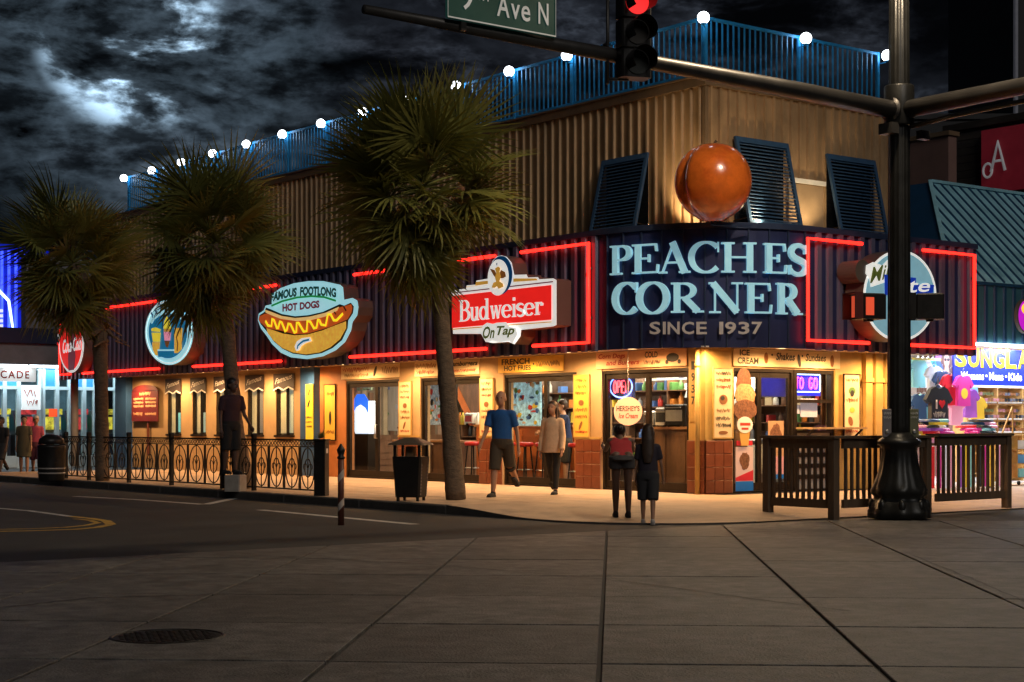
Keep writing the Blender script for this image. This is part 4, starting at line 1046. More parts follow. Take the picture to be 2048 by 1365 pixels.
def menu(seed, ic, icm):
    return D_mix(D_scrib(.1, .9, .88, .95, P_brown, seed), D_scrib(.12, .9, .78, .85, P_brown, seed + 1), D_scrib(.1, .85, .68, .74, P_red, seed + 2), D_blob(.5, .55, .075, .055, icm), D_blob(.5, .565, .05, .03, P_brown, wz=.009), D_scrib(.12, .9, .40, .47, P_brown, seed + 3), D_scrib(.1, .9, .29, .36, P_brown, seed + 4), D_blob(.45, .18, .03, .09, icm, rot=-.5), D_scrib(.1, .9, .05, .10, P_red, seed + 5))
board('menu_board', 'narrow yellow menu board on the pier beside the woman in beige', 1153, 1182, MZ0, MZ1, P_yel, menu(31, 0, P_brown), out=.06, frame=M_tanpaint)
board('menu_board', 'narrow cream menu board on the pier behind the man in blue', 965, 990, MZ0, MZ1, P_cream, menu(41, 0, P_gold if 'P_gold' in globals() else P_brown), out=.06, frame=M_tanpaint)
board('menu_board', 'narrow cream menu board on the pier above the litter bin', 803, 826, MZ0, MZ1, P_cream, menu(51, 0, P_brown), out=.06, frame=M_tanpaint)
board('menu_board', 'narrow cream menu board on the corner pier by the cone poster', 1423, 1460, MZ0, MZ1 + .05, P_cream, D_mix(D_scrib(.1, .9, .90, .96, P_ink, 61), D_scrib(.12, .88, .80, .86, P_brown, 62), D_scrib(.12, .88, .70, .77, P_red, 63), D_blob(.5, .55, .10, .085, P_brown), D_blob(.45, .57, .05, .04, P_ink, wz=.009), D_scrib(.15, .85, .36, .42, P_brown, 64), D_scrib(.1, .9, .24, .31, P_ink, 65), D_scrib(.1, .9, .14, .21, P_ink, 66), D_blob(.5, .07, .11, .03, P_brown)), True, .06, M_tanpaint)
board('menu_board', 'narrow cream menu board right of the TO GO window', 1684, 1714, MZ0, MZ1, P_cream, D_mix(D_scrib(.1, .9, .88, .95, P_brown, 71), D_blob(.5, .74, .09, .07, P_green), D_blob(.5, .7, .05, .06, P_ink, wz=.009), D_scrib(.1, .9, .55, .63, P_brown, 72), D_blob(.5, .43, .07, .05, P_yel), D_blob(.4, .25, .06, .09, P_brown, rot=.4), D_scrib(.1, .9, .06, .12, P_red, 73)), True, .06, M_frame)
board('menu_board', 'bright yellow banner with dark marks on the blue pillar', 626, 640, .85, 2.15, flat('banner_yellow', (.85, .74, .06), .15), D_mix(D_blob(.5, .85, .03, .09, P_ink, rot=-.4), D_blob(.45, .65, .03, .10, P_ink, rot=-.5), D_scrib(.1, .9, .38, .42, P_brown, 81), D_scrib(.1, .9, .30, .34, P_brown, 82), D_scrib(.1, .9, .22, .26, P_brown, 83)), out=.2)
board('menu_board', 'amber menu board on the orange wall beside the drinks machine door', 652, 673, .85, 2.12, P_yel, D_mix(D_scrib(.1, .9, .8, .88, P_brown, 85), D_blob(.55, .4, .05, .16, P_ink), D_scrib(.1, .9, .1, .18, P_brown, 86)), out=.04, frame=M_frame)
# vertical year on the corner post
board('year_plate', 'narrow tan plate with upright year 1937 on the corner post', 1381, 1397, 1.25, 2.45, M_tanpaint, D_mix(*[D_text([(c, .3, .75, .76 - .17 * i, .88 - .17 * i, P_ink, .025, 0)]) for i, c in enumerate('1937')]), out=.035)
# dark red arched notice on a stem
def rednote(t, w, h):
    q = MB(); q.box(-.012, w + .012, -.012, h + .012, -.03, -.022); part('back_panel', q, M_frame, t)
    q = MB(); q.prism([(0.02 * w, h + .011)] + [(w * (.5 + .48 * math.cos(math.radians(a))), h + .011 + .16 * math.sin(math.radians(a))) for a in range(180, -1, -15)], -.022, 0); part('arched_top', q, flat('notice_red', (.16, .02, .02), 0), t)
    for (x0, x1, y0, y1, s) in ((.3, .72, .84, .97, 1), (.08, .46, .70, .78, 2), (.54, .94, .70, .78, 3), (.08, .46, .58, .66, 4), (.54, .94, .58, .66, 5), (.08, .46, .46, .54, 6), (.54, .94, .46, .54, 7), (.08, .42, .18, .30, 8), (.52, .94, .20, .28, 9)):
        q = MB(); scribble(q, x0 * w, x1 * w, y0 * h, y1 * h, .004, 100 + s, .03); part('hand_lettering', q, P_peach, t)
    q = MB(); q.box(w * .55, w * .62, -.95, -.0125, -.05, -.03); part('stem', q, M_tile, t)
board('notice_sign', 'dark red arched notice board on a stem by the far blue pillar', 270, 322, 1.30, 2.14, flat('notice_red', (.16, .02, .02), 0), rednote, out=.10)

# ------------------------------------------------------------------ signs behind the glass of the shop front
def neon_text(mb, s, x0, x1, y0, y1, w, r):
    G = {'O': [arc(.5, .5, .42, .5, 0, 350, 20) + [(.92, .5)]], 'P': [[(.1, 0), (.1, 1)] + arc(.5, .74, .38, .26, 90, -90, 8) + [(.1, .48)]], 'E': [[(.9, 1), (.1, 1), (.1, 0), (.9, 0)], [(.1, .5), (.75, .5)]], 'N': [[(.1, 0), (.1, 1), (.9, 0), (.9, 1)]], 'T': [[(.05, 1), (.95, 1)], [(.5, 1), (.5, 0)]], 'G': [arc(.5, .5, .42, .5, 45, 330, 18) + [(.9, .5), (.55, .5)]]}
    n = len(s); cw = (x1 - x0) / n
    for i, ch in enumerate(s):
        if ch == ' ': continue
        for pl in G[ch]: mb.tube([(x0 + cw * (i + .08 + .84 * p[0]), y0 + (y1 - y0) * p[1], w) for p in pl], r, 6)
N_pink = mat('pink_neon', (1, .1, .5), .4, emit=4.0, ecol=(1.0, .06, .45), var=0)
N_red = mat('open_neon', (1, .1, .1), .4, emit=4.0, ecol=(1.0, .08, .10), var=0)
N_blue = mat('blue_neon', (.2, .4, 1), .4, emit=4.0, ecol=(.18, .30, 1.0), var=0)
N_pale = mat('pale_blue_neon', (.6, .8, 1), .4, emit=3.5, ecol=(.5, .72, 1.0), var=0)
XG = .005
def left_at(px, py, X): p = onX(px, py, X); return Lm(p.x, p.y, p.z)
o = thing('open_sign', 'red and blue neon OPEN sign hanging inside the door glass', 'neon sign', left_at(1242, 774, .16))
q = MB(); neon_text(q, 'OPEN', -.22, .22, -.11, .11, 0, .014); part('neon_letters', q, N_red, o, True)
q = MB(); q.tube([(.31 * math.cos(t), .20 * math.sin(t), 0) for t in [2 * math.pi * i / 30 for i in range(30)]], .013, 6, True); part('neon_ring', q, N_blue, o, True)
q = MB(); q.box(-.34, .34, -.24, .24, -.05, -.035); part('backing', q, flat('dark_acrylic', (.02, .02, .03)), o)
light('open_glow', 'POINT', left_at(1242, 790, .0).to_translation(), 2.0, (.35, .35, 1.0), .1)
_p = onX(1256, 823, -.16); o = thing('ice_cream_disc', 'round cream hanging disc with dark capitals over red Ice Cream script', 'sign', frameM(_p, (RT.x, RT.y, 0), (0, 0, 1), (-FW.x, -FW.y, 0)))
q = MB(); q.prism(arc(0, 0, .258, .258, 0, 351, 39), -.012, 0); part('disc', q, flat('disc_cream', (.85, .47, .34), .3), o); q = MB(); q.tube([(0, .25, -.006), (0, ZB0 + .03 - _p.z, -.006)], .006, 6); part('cord', q, M_steel, o)
q = MB(); text(q, "HERSHEY'S", -.21, .21, .0, .10, .003, .03); part('lettering', q, P_ink, o)
q = MB(); text(q, 'Ice Cream', -.17, .18, -.13, -.035, .003, .025, .25); part('lettering', q, P_red, o)
# cone cut-out and posters on the short face glass
def right_at(px, py, Y): p = onY(px, py, Y); return Rm(p.x, p.y, p.z)
o = thing('cone_poster', 'tall brown chocolate ice cream cone cut-out on the glass', 'sign', right_at(1488, 806, .0) @ Matrix.Scale(1.22, 4))
def blob(cx, cy, rx, ry, n=22, a0=0, wob=0, seed=1):
    r = random.Random(seed); return [(cx + rx * math.cos(6.2832 * i / n) * (1 + r.uniform(-wob, wob)), cy + ry * math.sin(6.2832 * i / n) * (1 + r.uniform(-wob, wob))) for i in range(n)]
B_choc = mat('chocolate_print', (.16, .065, .03), .5, 0, .6, 26, emit=.25); B_tan = mat('caramel_print', (.45, .24, .10), .5, 0, .5, 24, emit=.25); B_waf = flat('waffle_print', (.55, .28, .06), .3)
q = MB(); q.prism(blob(0, .26, .16, .25, wob=.04), -.004, .0); part('scoop', q, B_choc, o)
q = MB(); q.prism(blob(.02, .12, .21, .16, wob=.06, seed=2), -.004, .004); part('scoop', q, B_tan, o)
q = MB(); q.prism(blob(.02, -.10, .24, .15, wob=.06, seed=3), -.004, .008); part('scoop', q, B_choc, o)
q = MB(); q.prism([(-.13, -.2), (.15, -.2), (.09, -.62), (-.06, -.62)], -.004, .003); part('cone', q, B_waf, o)
q = MB(); q.prism(blob(.01, -.32, .16, .12), -.004, .011); part('badge', q, P_white, o)
q = MB(); q.box(-.09, .12, -.33, -.29, .0115, .013); q.box(-.06, .08, -.39, -.36, .0115, .013); part('badge_print', q, P_red, o)
o = thing('window_poster', 'red white and blue sundae poster low on the glass under the cone', 'poster', right_at(1489, 935, .035))
q = MB(); q.box(-.22, .22, -.42, .36, -.004, 0); part('sheet', q, flat('poster_rose', (.60, .42, .36), .25), o)
q = MB(); q.prism([(-.22, -.18), (.22, -.05), (.22, -.24), (-.22, -.24)], .0, .003); part('red_wave', q, flat('poster_red', (.5, .02, .03), .3), o)
q = MB(); q.box(-.22, .22, -.42, -.25, 0, .003); part('blue_base', q, flat('poster_blue', (.01, .12, .35), .3), o)
q = MB(); q.prism(blob(0, .12, .12, .15, wob=.15, seed=5), .0, .004); part('picture', q, B_choc, o)
q = MB(); q.box(-.2, .2, .385, .47, -.004, .003); part('red_strip', q, flat('poster_red', (.5, .02, .03), .3), o)
o = thing('window_poster', 'tan and pink poster on the second glass panel beside the cone', 'poster', right_at(1552, 880, .035))
q = MB(); q.box(-.2, .2, -.62, .34, -.004, 0); part('sheet', q, flat('poster_tan', (.42, .24, .12), .2), o)
q = MB(); q.prism(blob(.0, .08, .14, .2, wob=.2, seed=6), 0, .003); part('picture', q, B_choc, o)
q = MB(); q.box(-.2, .2, -.62, -.30, .0, .003); part('lower_print', q, flat('poster_pinkish', (.52, .25, .25), .25), o)
q = MB(); q.box(-.2, .2, -.70, -.625, .0, .003); part('blue_base', q, flat('poster_blue', (.01, .12, .35), .3), o)
o = thing('takeaway_neon_sign', 'pink and blue neon TO GO sign in the serving window', 'neon sign', right_at(1617, 767, .10))
q = MB(); neon_text(q, 'TO GO', -.40, .23, -.10, .10, .02, .015); part('neon_letters', q, N_pink, o, True)
q = MB(); q.tube([(-.44, -.16, .02), (.27, -.16, .02), (.29, -.14, .02), (.29, .14, .02), (.27, .16, .02), (-.44, .16, .02)], .012, 6); part('neon_border', q, N_pale, o, True)
q = MB(); q.box(-.48, .34, -.23, .23, -.03, -.015); part('backing', q, mat('blue_backing', (.02, .02, .5), .4, emit=.8, ecol=(.04, .04, .9)), o)
q = MB(); q.box(-.2, .25, -.62, -.28, -.02, -.01); q.box(-.32, -.25, -.56, -.40, -.02, .01); part('price_card', q, flat('price_white', (.7, .6, .66), .35), o)

# ------------------------------------------------------------------ restaurant interior
Int = [flat('stock_' + n, c, .10) for n, c in (('red', (.5, .04, .03)), ('yellow', (.7, .5, .05)), ('white', (.7, .68, .62)), ('brown', (.16, .08, .04)), ('green', (.08, .22, .06)), ('blue', (.05, .13, .36)), ('orange', (.6, .2, .03)), ('steel', (.4, .42, .44)), ('black', (.02, .02, .022)), ('cream', (.6, .48, .3)))]
M_lampw = mat('ceiling_panel_glow', (1, 1, 1), .5, emit=4.0, ecol=(1.0, .88, .70), var=0)
q = MB(); q.box(-.6, .6, -.07, .07, -.06, 0); pan = q.mesh('lamp_panel', M_lampw)
for i, y in enumerate((1.3, 2.6, 4.2, 5.9, 7.6, 9.4, 11.2)):
    for x in (1.5, 3.3):
        link('lamp_panel', pan, rest, T(x, y, ZB0 - .001, math.pi / 2))
        light('interior_lamp', 'AREA', (x, y, ZB0 - .08), 44, (1, .84, .62), .7)
for y in (14.5, 17.5, 20.5): light('interior_lamp', 'AREA', (2.0, y, ZB0 - .08), 40, (1, .84, .60), .9); link('lamp_panel', pan, rest, T(2.0, y, ZB0 - .001, math.pi / 2))
def counter(label, x0, x1, y0, y1, m_, h=1.02):
    t = thing('counter', label, 'counter', T((x0 + x1) / 2, (y0 + y1) / 2, .004)); w, d = (x1 - x0) / 2, (y1 - y0) / 2
    q = MB(); q.box(-w, w, -d, d, 0, h - .05); part('front_panel', q, m_, t)
    q = MB(); q.box(-w - .06, w + .06, -d - .01, d + .01, h - .049, h); part('countertop', q, mat('counter_top', (.42, .20, .09), .4), t)
    k = max(1, int((y1 - y0) / .5))
    for i in range(k): q = MB(); q.box(-w - .012, -w, -d + (i + .06) * 2 * d / k, -d + (i + .94) * 2 * d / k, .14, h - .14); part('raised_panel', q, m_, t)
M_cor = mat('orange_laminate', (.50, .13, .03), .4, 0, .12, 5, emit=.05); M_cbr = mat('brown_wood_panel', (.17, .08, .04), .5, 0, .35, 7, stretch=(1, 1, .3))
counter('orange laminate bar counter inside the door behind the palm trunk', 1.15, 1.6, 4.9, 8.2, M_cor, 1.20)
counter('brown wood service counter inside the door with the OPEN sign', 1.0, 1.5, .45, 2.55, M_cbr, 1.16)
counter('dark counter inside the drinks machine door', 1.3, 1.8, 9.0, 11.6, M_cbr, .85)
counter('dark counter inside the door the walkers pass', 1.0, 1.4, 3.55, 4.5, M_frame, .98)
def stool(x, y, label):
    t = thing('bar_stool', label, 'stool', T(x, y, .004), 'bar stools at the orange counter')
    q = MB(); q.lathe([(.15, .75), (.18, .77), (.18, .82), (.15, .84)], 18); part('seat', q, mat('red_vinyl', (.55, .03, .03), .35), t, True)
    for a in range(4):
        q = MB(); an = a * math.pi / 2 + .78; q.tube([(.11 * math.cos(an), .11 * math.sin(an), .76), (.19 * math.cos(an), .19 * math.sin(an), 0)], .016, 6); part('leg', q, M_black, t)
    q = MB(); q.tube([(.16 * math.cos(k * .5236), .16 * math.sin(k * .5236), .28) for k in range(12)], .01, 5, True); part('footrest', q, M_steel, t)
for i, y in enumerate((4.3, 5.35, 5.95, 6.55, 7.15, 7.75)): stool(.72, y, 'red topped bar stool in front of the orange counter')
rs = random.Random(11)
XB_ = 3.4                                                  # display wall behind the counters
q = MB(); q.box(XB_ + .30, XB_ + .36, .3, 12.2, 0, ZB0 - .01); part('display_wall', q, mat('dark_panelled_wall', (.10, .055, .035), .6, 0, .4, 5, stretch=(1, 1, .3)), rest)
shelf = thing('back_shelf', 'long dark wall shelf unit crammed with stock inside the restaurant', 'shelf')
LV = (.55, .92, 1.25, 1.58, 1.92)
for z in LV: q = MB(); q.box(XB_, XB_ + .295, .4, 11.9, z - .02, z); part('shelf_board', q, M_cbr, shelf)
for y in (.4, 2.3, 4.6, 7, 9.4, 11.88): q = MB(); q.box(XB_, XB_ + .294, y - .02, y, 0, 2.3); part('upright', q, M_cbr, shelf)
boxes = []; bott = []
for m_ in Int:
    q = MB(); q.bbox(-.09, .09, -.085, .085, 0, .24, .01); boxes.append(q.mesh('stock_box', m_))
    q = MB(); q.lathe([(.05, 0), (.055, .02), (.055, .16), (.02, .22), (.02, .27)], 10); bott.append(q.mesh('stock_bottle', m_, True))
for z in LV:
    y = .55
    while y < 11.7:
        k = rs.randrange(10); nm = Int[k].name.replace('stock_', '')
        if rs.random() < .85:
            if rs.random() < .45: o = link('stock_box', boxes[k], None, T(XB_ + .15, y, z + .001, rs.uniform(-.15, .15)) @ Matrix.Diagonal((1, rs.uniform(.5, 1), rs.uniform(.45, 1.1), 1))); tag(o, nm + ' carton on the crammed shelves along the back wall', 'box', nm + ' cartons on the back shelves')
            else: o = link('stock_bottle', bott[k], None, T(XB_ + .12, y, z + .001) @ Matrix.Diagonal((1, 1, rs.uniform(.6, 1.1), 1))); tag(o, nm + ' bottle on the crammed shelves along the back wall', 'bottle', nm + ' bottles on the back shelves')
        y += rs.uniform(.13, .27)
def lit_menu(label, X, px0, px1, py0, py1, m_, n=4, seed=0):
    a = onX(px0, py1, X); b = onX(px1, py0, X); w = a.y - b.y; h = b.z - a.z
    t = thing('lit_menu', label, 'menu board', Lm(X, a.y, a.z)); q = MB(); q.box(0, w, 0, h, -.05, 0); part('panel', q, m_, t)
    r = random.Random(seed)
    for i in range(n):
        q = MB(); x = r.uniform(.06, .94) * w; y = r.uniform(.05, .95) * h; q.prism(blob(x, y, r.uniform(.03, .09) * w, r.uniform(.02, .06) * h, 9, wob=.3, seed=seed + i), 0, .002 + .001 * i); part('picture', q, r.choice(Int), t)
lit_menu('pale blue lit menu panel with small pictures inside the door the walkers pass', .7, 1026, 1080, 752, 852, mat('menu_blue_glow', (.30, .52, .60), .5, 0, .6, 10, emit=.55), 34, 3)
lit_menu('long white lit menu strip above the service counter', 2.4, 1290, 1400, 742, 762, mat('menu_white_glow', (.8, .8, .78), .5, 0, .15, 6, emit=.8), 12, 7)
lit_menu('grey blue picture panel inside the glass by the palm trunk', .7, 852, 892, 756, 850, mat('menu_grey_glow', (.24, .30, .34), .5, 0, .8, 14, emit=.4), 34, 9)
lit_menu('tall pale slatted panel inside the right leaf of the drinks machine door', 1.9, 766, 800, 765, 862, mat('slat_pale', (.42, .36, .28), .6, 0, .3, 9, emit=.15, stretch=(1, 9, .2)), 6, 15)
lit_menu('small lit colour panel above the drinks machine', 1.0, 708, 742, 757, 782, mat('menu_lime_glow', (.25, .3, .16), .6, 0, .8, 9, emit=.3), 8, 19)
# drinks machine
p = onX(722, 868, .55)
dm = thing('drinks_machine', 'glowing white and blue frozen drinks machine behind the door glass', 'drinks machine', Lm(.55, p.y, p.z))
q = MB(); q.bbox(-.31, .31, 0, .76, -.3, 0, .03); part('body', q, mat('machine_white_glow', (.9, .95, 1), .5, emit=1.3, ecol=(.72, .86, 1.0), var=.05), dm)
q = MB(); q.prism([(-.31, .50), (-.2, .62), (0, .68), (.2, .60), (.31, .48), (.31, .78), (.15, .92), (-.15, .92), (-.31, .78)], .001, .012); part('blue_top', q, mat('machine_blue_glow', (.02, .15, .9), .5, emit=1.2, ecol=(.02, .16, .95)), dm)
q = MB(); q.box(-.28, .28, -p.z + .005, -.002, -.29, -.01); part('stand', q, M_frame, dm)
t = thing('kitchen_hood', 'steel kitchen hood above the service counter', 'hood', T(2.3, 1.5, 1.72))
q = MB(); q.prism([(-.5, 0), (.5, 0), (.3, .5), (-.3, .5)], -.9, .9, Matrix.Rotation(math.pi / 2, 4, 'X')); part('canopy', q, M_steel, t)
t = thing('freezer', 'white chest freezer inside the ice cream window', 'freezer', T(2.6, .9, .004))
q = MB(); q.bbox(-.7, .7, -.35, .35, 0, .85, .03); part('chest', q, P_white, t); q = MB(); q.bbox(-.71, .71, -.36, .36, .86, .93, .02); part('lid', q, M_steel, t)
for i in range(4):
    q = MB(); q.bbox(-.3 + .02 * i, .3, -.25, .25, 0, .39, .01); o = part('cardboard_carton', q, mat('cardboard', (.42, .24, .11), .8), None, M=T(2.1, 1.6, .005 + i * .391)); tag(o, ['bottom', 'second', 'third', 'top'][i] + ' brown cardboard carton of the stack inside the ice cream window', 'carton')
def appliance(px, X, z, w, h, m_, label, extra):
    p = onX(px, 850, X); t = thing('appliance', label, 'appliance', T(X, p.y, z))
    q = MB(); q.bbox(-.18, .18, -w / 2, w / 2, .03, h, .02); part('body', q, m_, t)
    q = MB(); q.box(-.185, -.181, -w * .4, w * .4, h * .25, h * .75); part('door_panel', q, extra, t)
    q = MB()
    for s in (-1, 1): q.box(-.15, .15, s * w * .4 - .02, s * w * .4 + .02, 0, .03)
    part('foot', q, M_black, t); q = MB(); q.tube([(-.19, -w * .35, h * .85), (-.21, -w * .35, h * .85), (-.21, w * .35, h * .85), (-.19, w * .35, h * .85)], .01, 6); part('handle', q, M_steel, t)
appliance(1362, 1.25, 1.161, .55, .42, M_black, 'black coffee machine on the service counter', M_steel)
appliance(1335, 1.25, 1.161, .32, .36, P_white, 'white till box on the service counter', Int[8])
appliance(1310, 1.25, 1.161, .28, .30, M_steel, 'steel toaster on the service counter', Int[8])
appliance(950, 1.4, 1.201, .30, .26, P_white, 'white napkin box on the orange counter', Int[0])
for i, (px, k) in enumerate(((926, 1), (934, 2), (941, 0), (956, 2), (920, 6))):
    p = onX(px, 850, 1.3); o = link('sauce_bottle', bott[k], None, T(1.3, p.y, 1.202)); tag(o, Int[k].name.replace('stock_', '') + ' sauce bottle standing on the orange counter', 'bottle', 'sauce bottles on the orange counter')
# sloping stair-like orange panel seen above the bar
p = onX(935, 830, 2.6); t = thing('raking_panel', 'sloping orange and dark panel behind the bar counter', 'panel', Lm(2.6, p.y, p.z))
q = MB(); q.prism([(-.7, .75), (-.45, .75), (.35, -.25), (.1, -.25)], -.05, 0); part('orange_strip', q, M_cor, t); q = MB(); q.prism([(-.45, .75), (1.2, .75), (1.2, -.25), (.36, -.25)], -.06, -.01); part('dark_field', q, M_cbr, t)

# ------------------------------------------------------------------ traffic signal pole
PB = Vector((-1.6, -5.5, 0)); PB.z = ground_z(PB.x, PB.y) + (0 if PB.y > KY else 0)
PB.z = ZR + .022
pole = thing('traffic_pole', 'tall dark fluted signal pole with ornate cast base and two mast arms', 'signal pole', T(PB.x, PB.y, PB.z))
fl = lambda t, z: 1 - .055 * (0.5 + .5 * math.cos(14 * t))
q = MB(); q.lathe([(.165, 1.10), (.17, 1.3), (.162, 3.0), (.15, 6.0), (.13, 9.2)], 84, flute=fl); part('shaft', q, M_pole, pole, True)
q = MB(); q.lathe([(.42, 0), (.42, .10), (.40, .13), (.38, .22), (.34, .25), (.33, .30), (.375, .34), (.38, .40), (.37, .44), (.35, .50), (.30, .62), (.265, .78), (.25, .92), (.255, 1.0), (.30, 1.03), (.30, 1.08), (.24, 1.12), (.20, 1.16), (.168, 1.2)], 72, flute=lambda t, z: 1 + (.045 * math.cos(8 * t) if z < .42 else -.04 * (0.5 + .5 * math.cos(16 * t)) if z < 1.0 else 0)); part('cast_base', q, M_pole, pole, True)
q = MB(); q.ell((0, 0, 0), (.06, .06, .10), 10, 8); boss = q.mesh('scroll_boss', M_pole, True)
for k in range(8): link('scroll_boss', boss, pole, Matrix.Translation((.37 * math.cos(k * math.pi / 4), .37 * math.sin(k * math.pi / 4), .17)))
q = MB(); q.lathe([(.20, 5.5), (.21, 5.52), (.21, 6.05), (.20, 6.07)], 32); part('arm_collar', q, M_pole, pole, True)
za = 5.72
armL = [(-.15, 0, za), (-2, 0, za + .03), (-5, 0, za + .05), (-8.9, 0, za + .06)]
q = MB(); q.tube(armL, [.125, .115, .09, .05], 20); q.lathe([(.17, 0), (.17, .04)], 20, Matrix.Translation((-.2, 0, za)) @ Matrix.Rotation(math.pi / 2, 4, 'Y')); part('mast_arm', q, M_arm, pole, True)
q = MB(); q.tube([(0, -.15, za), (0, -4, za + .04), (0, -9, za + .06)], [.125, .105, .06], 20); part('mast_arm', q, M_arm, pole, True)
q = MB(); q.tube([(0, -.2, za - .25), (0, -1, za - .20), (0, -4, za - .14), (0, -9, za - .06)], .035, 10); part('conduit', q, M_arm, pole, True)
q = MB(); q.box(.1, .28, -.32, -.22, za - .42, za - .30); part('arm_bracket', q, M_arm, pole); q = MB(); q.box(-.3, -.15, -.12, .12, za - .35, za - .20); part('arm_bracket', q, M_arm, pole)
q = MB(); q.tube([(0, 0, 9.1), (-.25, -.2, 9.35), (-.9, -.75, 9.5)], .04, 10); part('luminaire_arm', q, M_arm, pole, True)
q = MB(); q.ell((-1.2, -1.0, 9.47), (.42, .16, .09), 16, 8, ); part('luminaire_head', q, M_arm, pole, True)
q = MB(); q.prism(blob(-1.2, -1.0, .3, .12), 9.36, 9.372); part('luminaire_lens', q, mat('street_lamp_glow', (1, .85, .6), .4, emit=20, ecol=(1, .80, .52), var=0), pole)
light('street_lamp_light', 'SPOT', (PB.x - 1.2, PB.y - 1.0, 9.3), 3900, (1, .78, .52), .2, spot=165)
q = MB()
for (x, m_) in ((-.30, 0), (.20, 1)):
    pass
for nm, sx, lab in (('left', -1, 0), ('right', 1, 1)):
    d = RT * (sx * .19); M = frameM((PB.x + d.x - FW.x * .1, PB.y + d.y - FW.y * .1, 1.13 + PB.z), (RT.x, RT.y, 0), (0, 0, 1), (-FW.x, -FW.y, 0))
    t = thing('push_button_plate', ['pale walk button plate strapped to the pole beside the wooden rail', 'olive walk button plate strapped to the pole on the shop side'][lab], 'push button', M)
    q = MB(); q.bbox(-.065, .065, 0, .40, -.03, 0, .01); part('plate', q, [flat('plate_grey', (.20, .18, .19)), flat('plate_olive', (.16, .16, .09))][lab], t)
    q = MB(); q.lathe([(.03, 0), (.03, .015), (.02, .025)], 14, Matrix.Translation((0, .08, 0))); part('button', q, M_steel, t)
    q = MB(); scribble(q, -.05, .05, .26, .30, .003, 5 + lab); scribble(q, -.05, .05, .32, .36, .003, 15 + lab); part('small_print', q, P_white, t)
# pedestrian signals
for sx, lab, lit in ((-1, 'black pedestrian signal box with a glowing red-orange side, left of the pole', True), (1, 'black pedestrian signal box with louvred back, right of the pole', False)):
    c = PB + RT * (sx * .43); ang = math.atan2(RT.y, RT.x)
    t = thing('pedestrian_signal', lab, 'signal', T(c.x, c.y, 2.68, ang + (.35 if sx < 0 else -.2)))
    q = MB(); q.bbox(-.19, .19, -.17, .17, 0, .36, .02); part('housing', q, M_black, t)
    q = MB(); q.box(-.20 - .001, -.191, -.12, .12, .03, .33)
    part('lens', q, mat('hand_signal_glow', (.8, .08, .03), .4, emit=.55, ecol=(1, .12, .05)) if lit else M_black, t)
    q = MB(); q.box(-.32, -.19, -.17, .17, .355, .37); q.box(-.32, -.19, -.17, -.155, .0, .355); q.box(-.32, -.19, .155, .17, .0, .355); part('visor', q, mat('visor_red_brown', (.10, .018, .015), .5) if lit else M_black, t)  # red of the glowing lens put into the visor colour
    q = MB(); q.tube([(.0, 0, .18), (-sx * .26, 0, .18)], .03, 8); part('bracket', q, M_black, t)
    q = MB(); q.box(-.05, .05, -.05, .05, -.03, 0); part('lug', q, M_black, t)
    if lit:
        q = MB(); q.box(-.15, -.02, -.176, -.171, .05, .30); part('front_lens', q, MATS['hand_signal_glow'], t)
# hanging traffic signal
c = PB + Vector((-5.2, -.22, 0)); zb = 5.36
sg = thing('traffic_signal', 'black hanging three-lamp traffic signal with red lamp lit', 'traffic light', T(c.x, c.y, zb, -.35))
q = MB()
for k in range(3): q.bbox(-.19, .19, -.10, .14, .36 * k + .004, .36 * k + .356, .02)
part('housing', q, M_black, sg)
for k in range(3):
    q = MB(); q.prism(arc(0, 0, .145, .145, 0, 345, 23), 0, .015, frameM((0, -.10, .36 * k + .18), (1, 0, 0), (0, 0, 1), (0, -1, 0)))
    part('lens', q, [flat('lens_green_dark', (.008, .012, .01)), flat('lens_amber_dark', (.014, .009, .006)), mat('red_lens_glow', (.8, .02, .02), .4, 0, .35, 12, emit=1.1, ecol=(1, .03, .03))][k], sg)
    q = MB(); vs = []; n = 20
    for i in range(n + 1):
        a = math.radians(-40 + 260 * i / n)
        for (r, d) in ((.15, 0), (.155, .26)): vs.append((r * math.cos(a), -.115 - d, .36 * k + .18 + r * math.sin(a)))
    q.add(vs, [(2 * i, 2 * i + 1, 2 * i + 3, 2 * i + 2) for i in range(n)]); part('visor', q, M_black if k < 2 else mat('visor_lit_red', (.09, .01, .01), .5), sg, True)
q = MB(); q.tube([(-.30, .10, -.06), (-.30, .10, 1.25)], .022, 8); q.tube([(-.30, .10, .0), (-.05, .06, .0)], .02, 8); q.tube([(-.30, .10, 1.1), (-.05, .06, 1.1)], .02, 8); q.tube([(-.30, .10, .42), (-.30, .22, .42)], .03, 8); part('mount_rod', q, M_arm, sg, True)
# street name sign
c0 = PB + Vector((-6.33, -.14, 0)); W = 1.58
st = thing('street_name_sign', 'green street name sign reading 9TH Ave N on the mast arm', 'street sign', frameM((c0.x - W, c0.y, 5.70), (1, 0, 0), (0, 0, 1), (0, -1, 0)))
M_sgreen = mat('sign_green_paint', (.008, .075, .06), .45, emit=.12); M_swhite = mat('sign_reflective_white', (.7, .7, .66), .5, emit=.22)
q = MB(); q.bbox(0, W, 0, .50, -.02, 0, .02); part('panel', q, M_sgreen, st)
q = MB(); q.ribbon([(.02, .02), (W - .02, .02), (W - .02, .48), (.02, .48)], .016, .0, .003, True); part('border', q, M_swhite, st)
for s_, a, b, y0, y1 in (('9', .20, .36, .13, .40), ('TH', .41, .58, .27, .40), ('A', .70, .88, .13, .38), ('v', .90, 1.03, .13, .30), ('e', 1.05, 1.18, .127, .305), ('N', 1.30, 1.45, .13, .38)):
    q = MB(); text(q, s_, a, b, y0, y1, .003, .012); part('lettering', q, M_swhite, st)
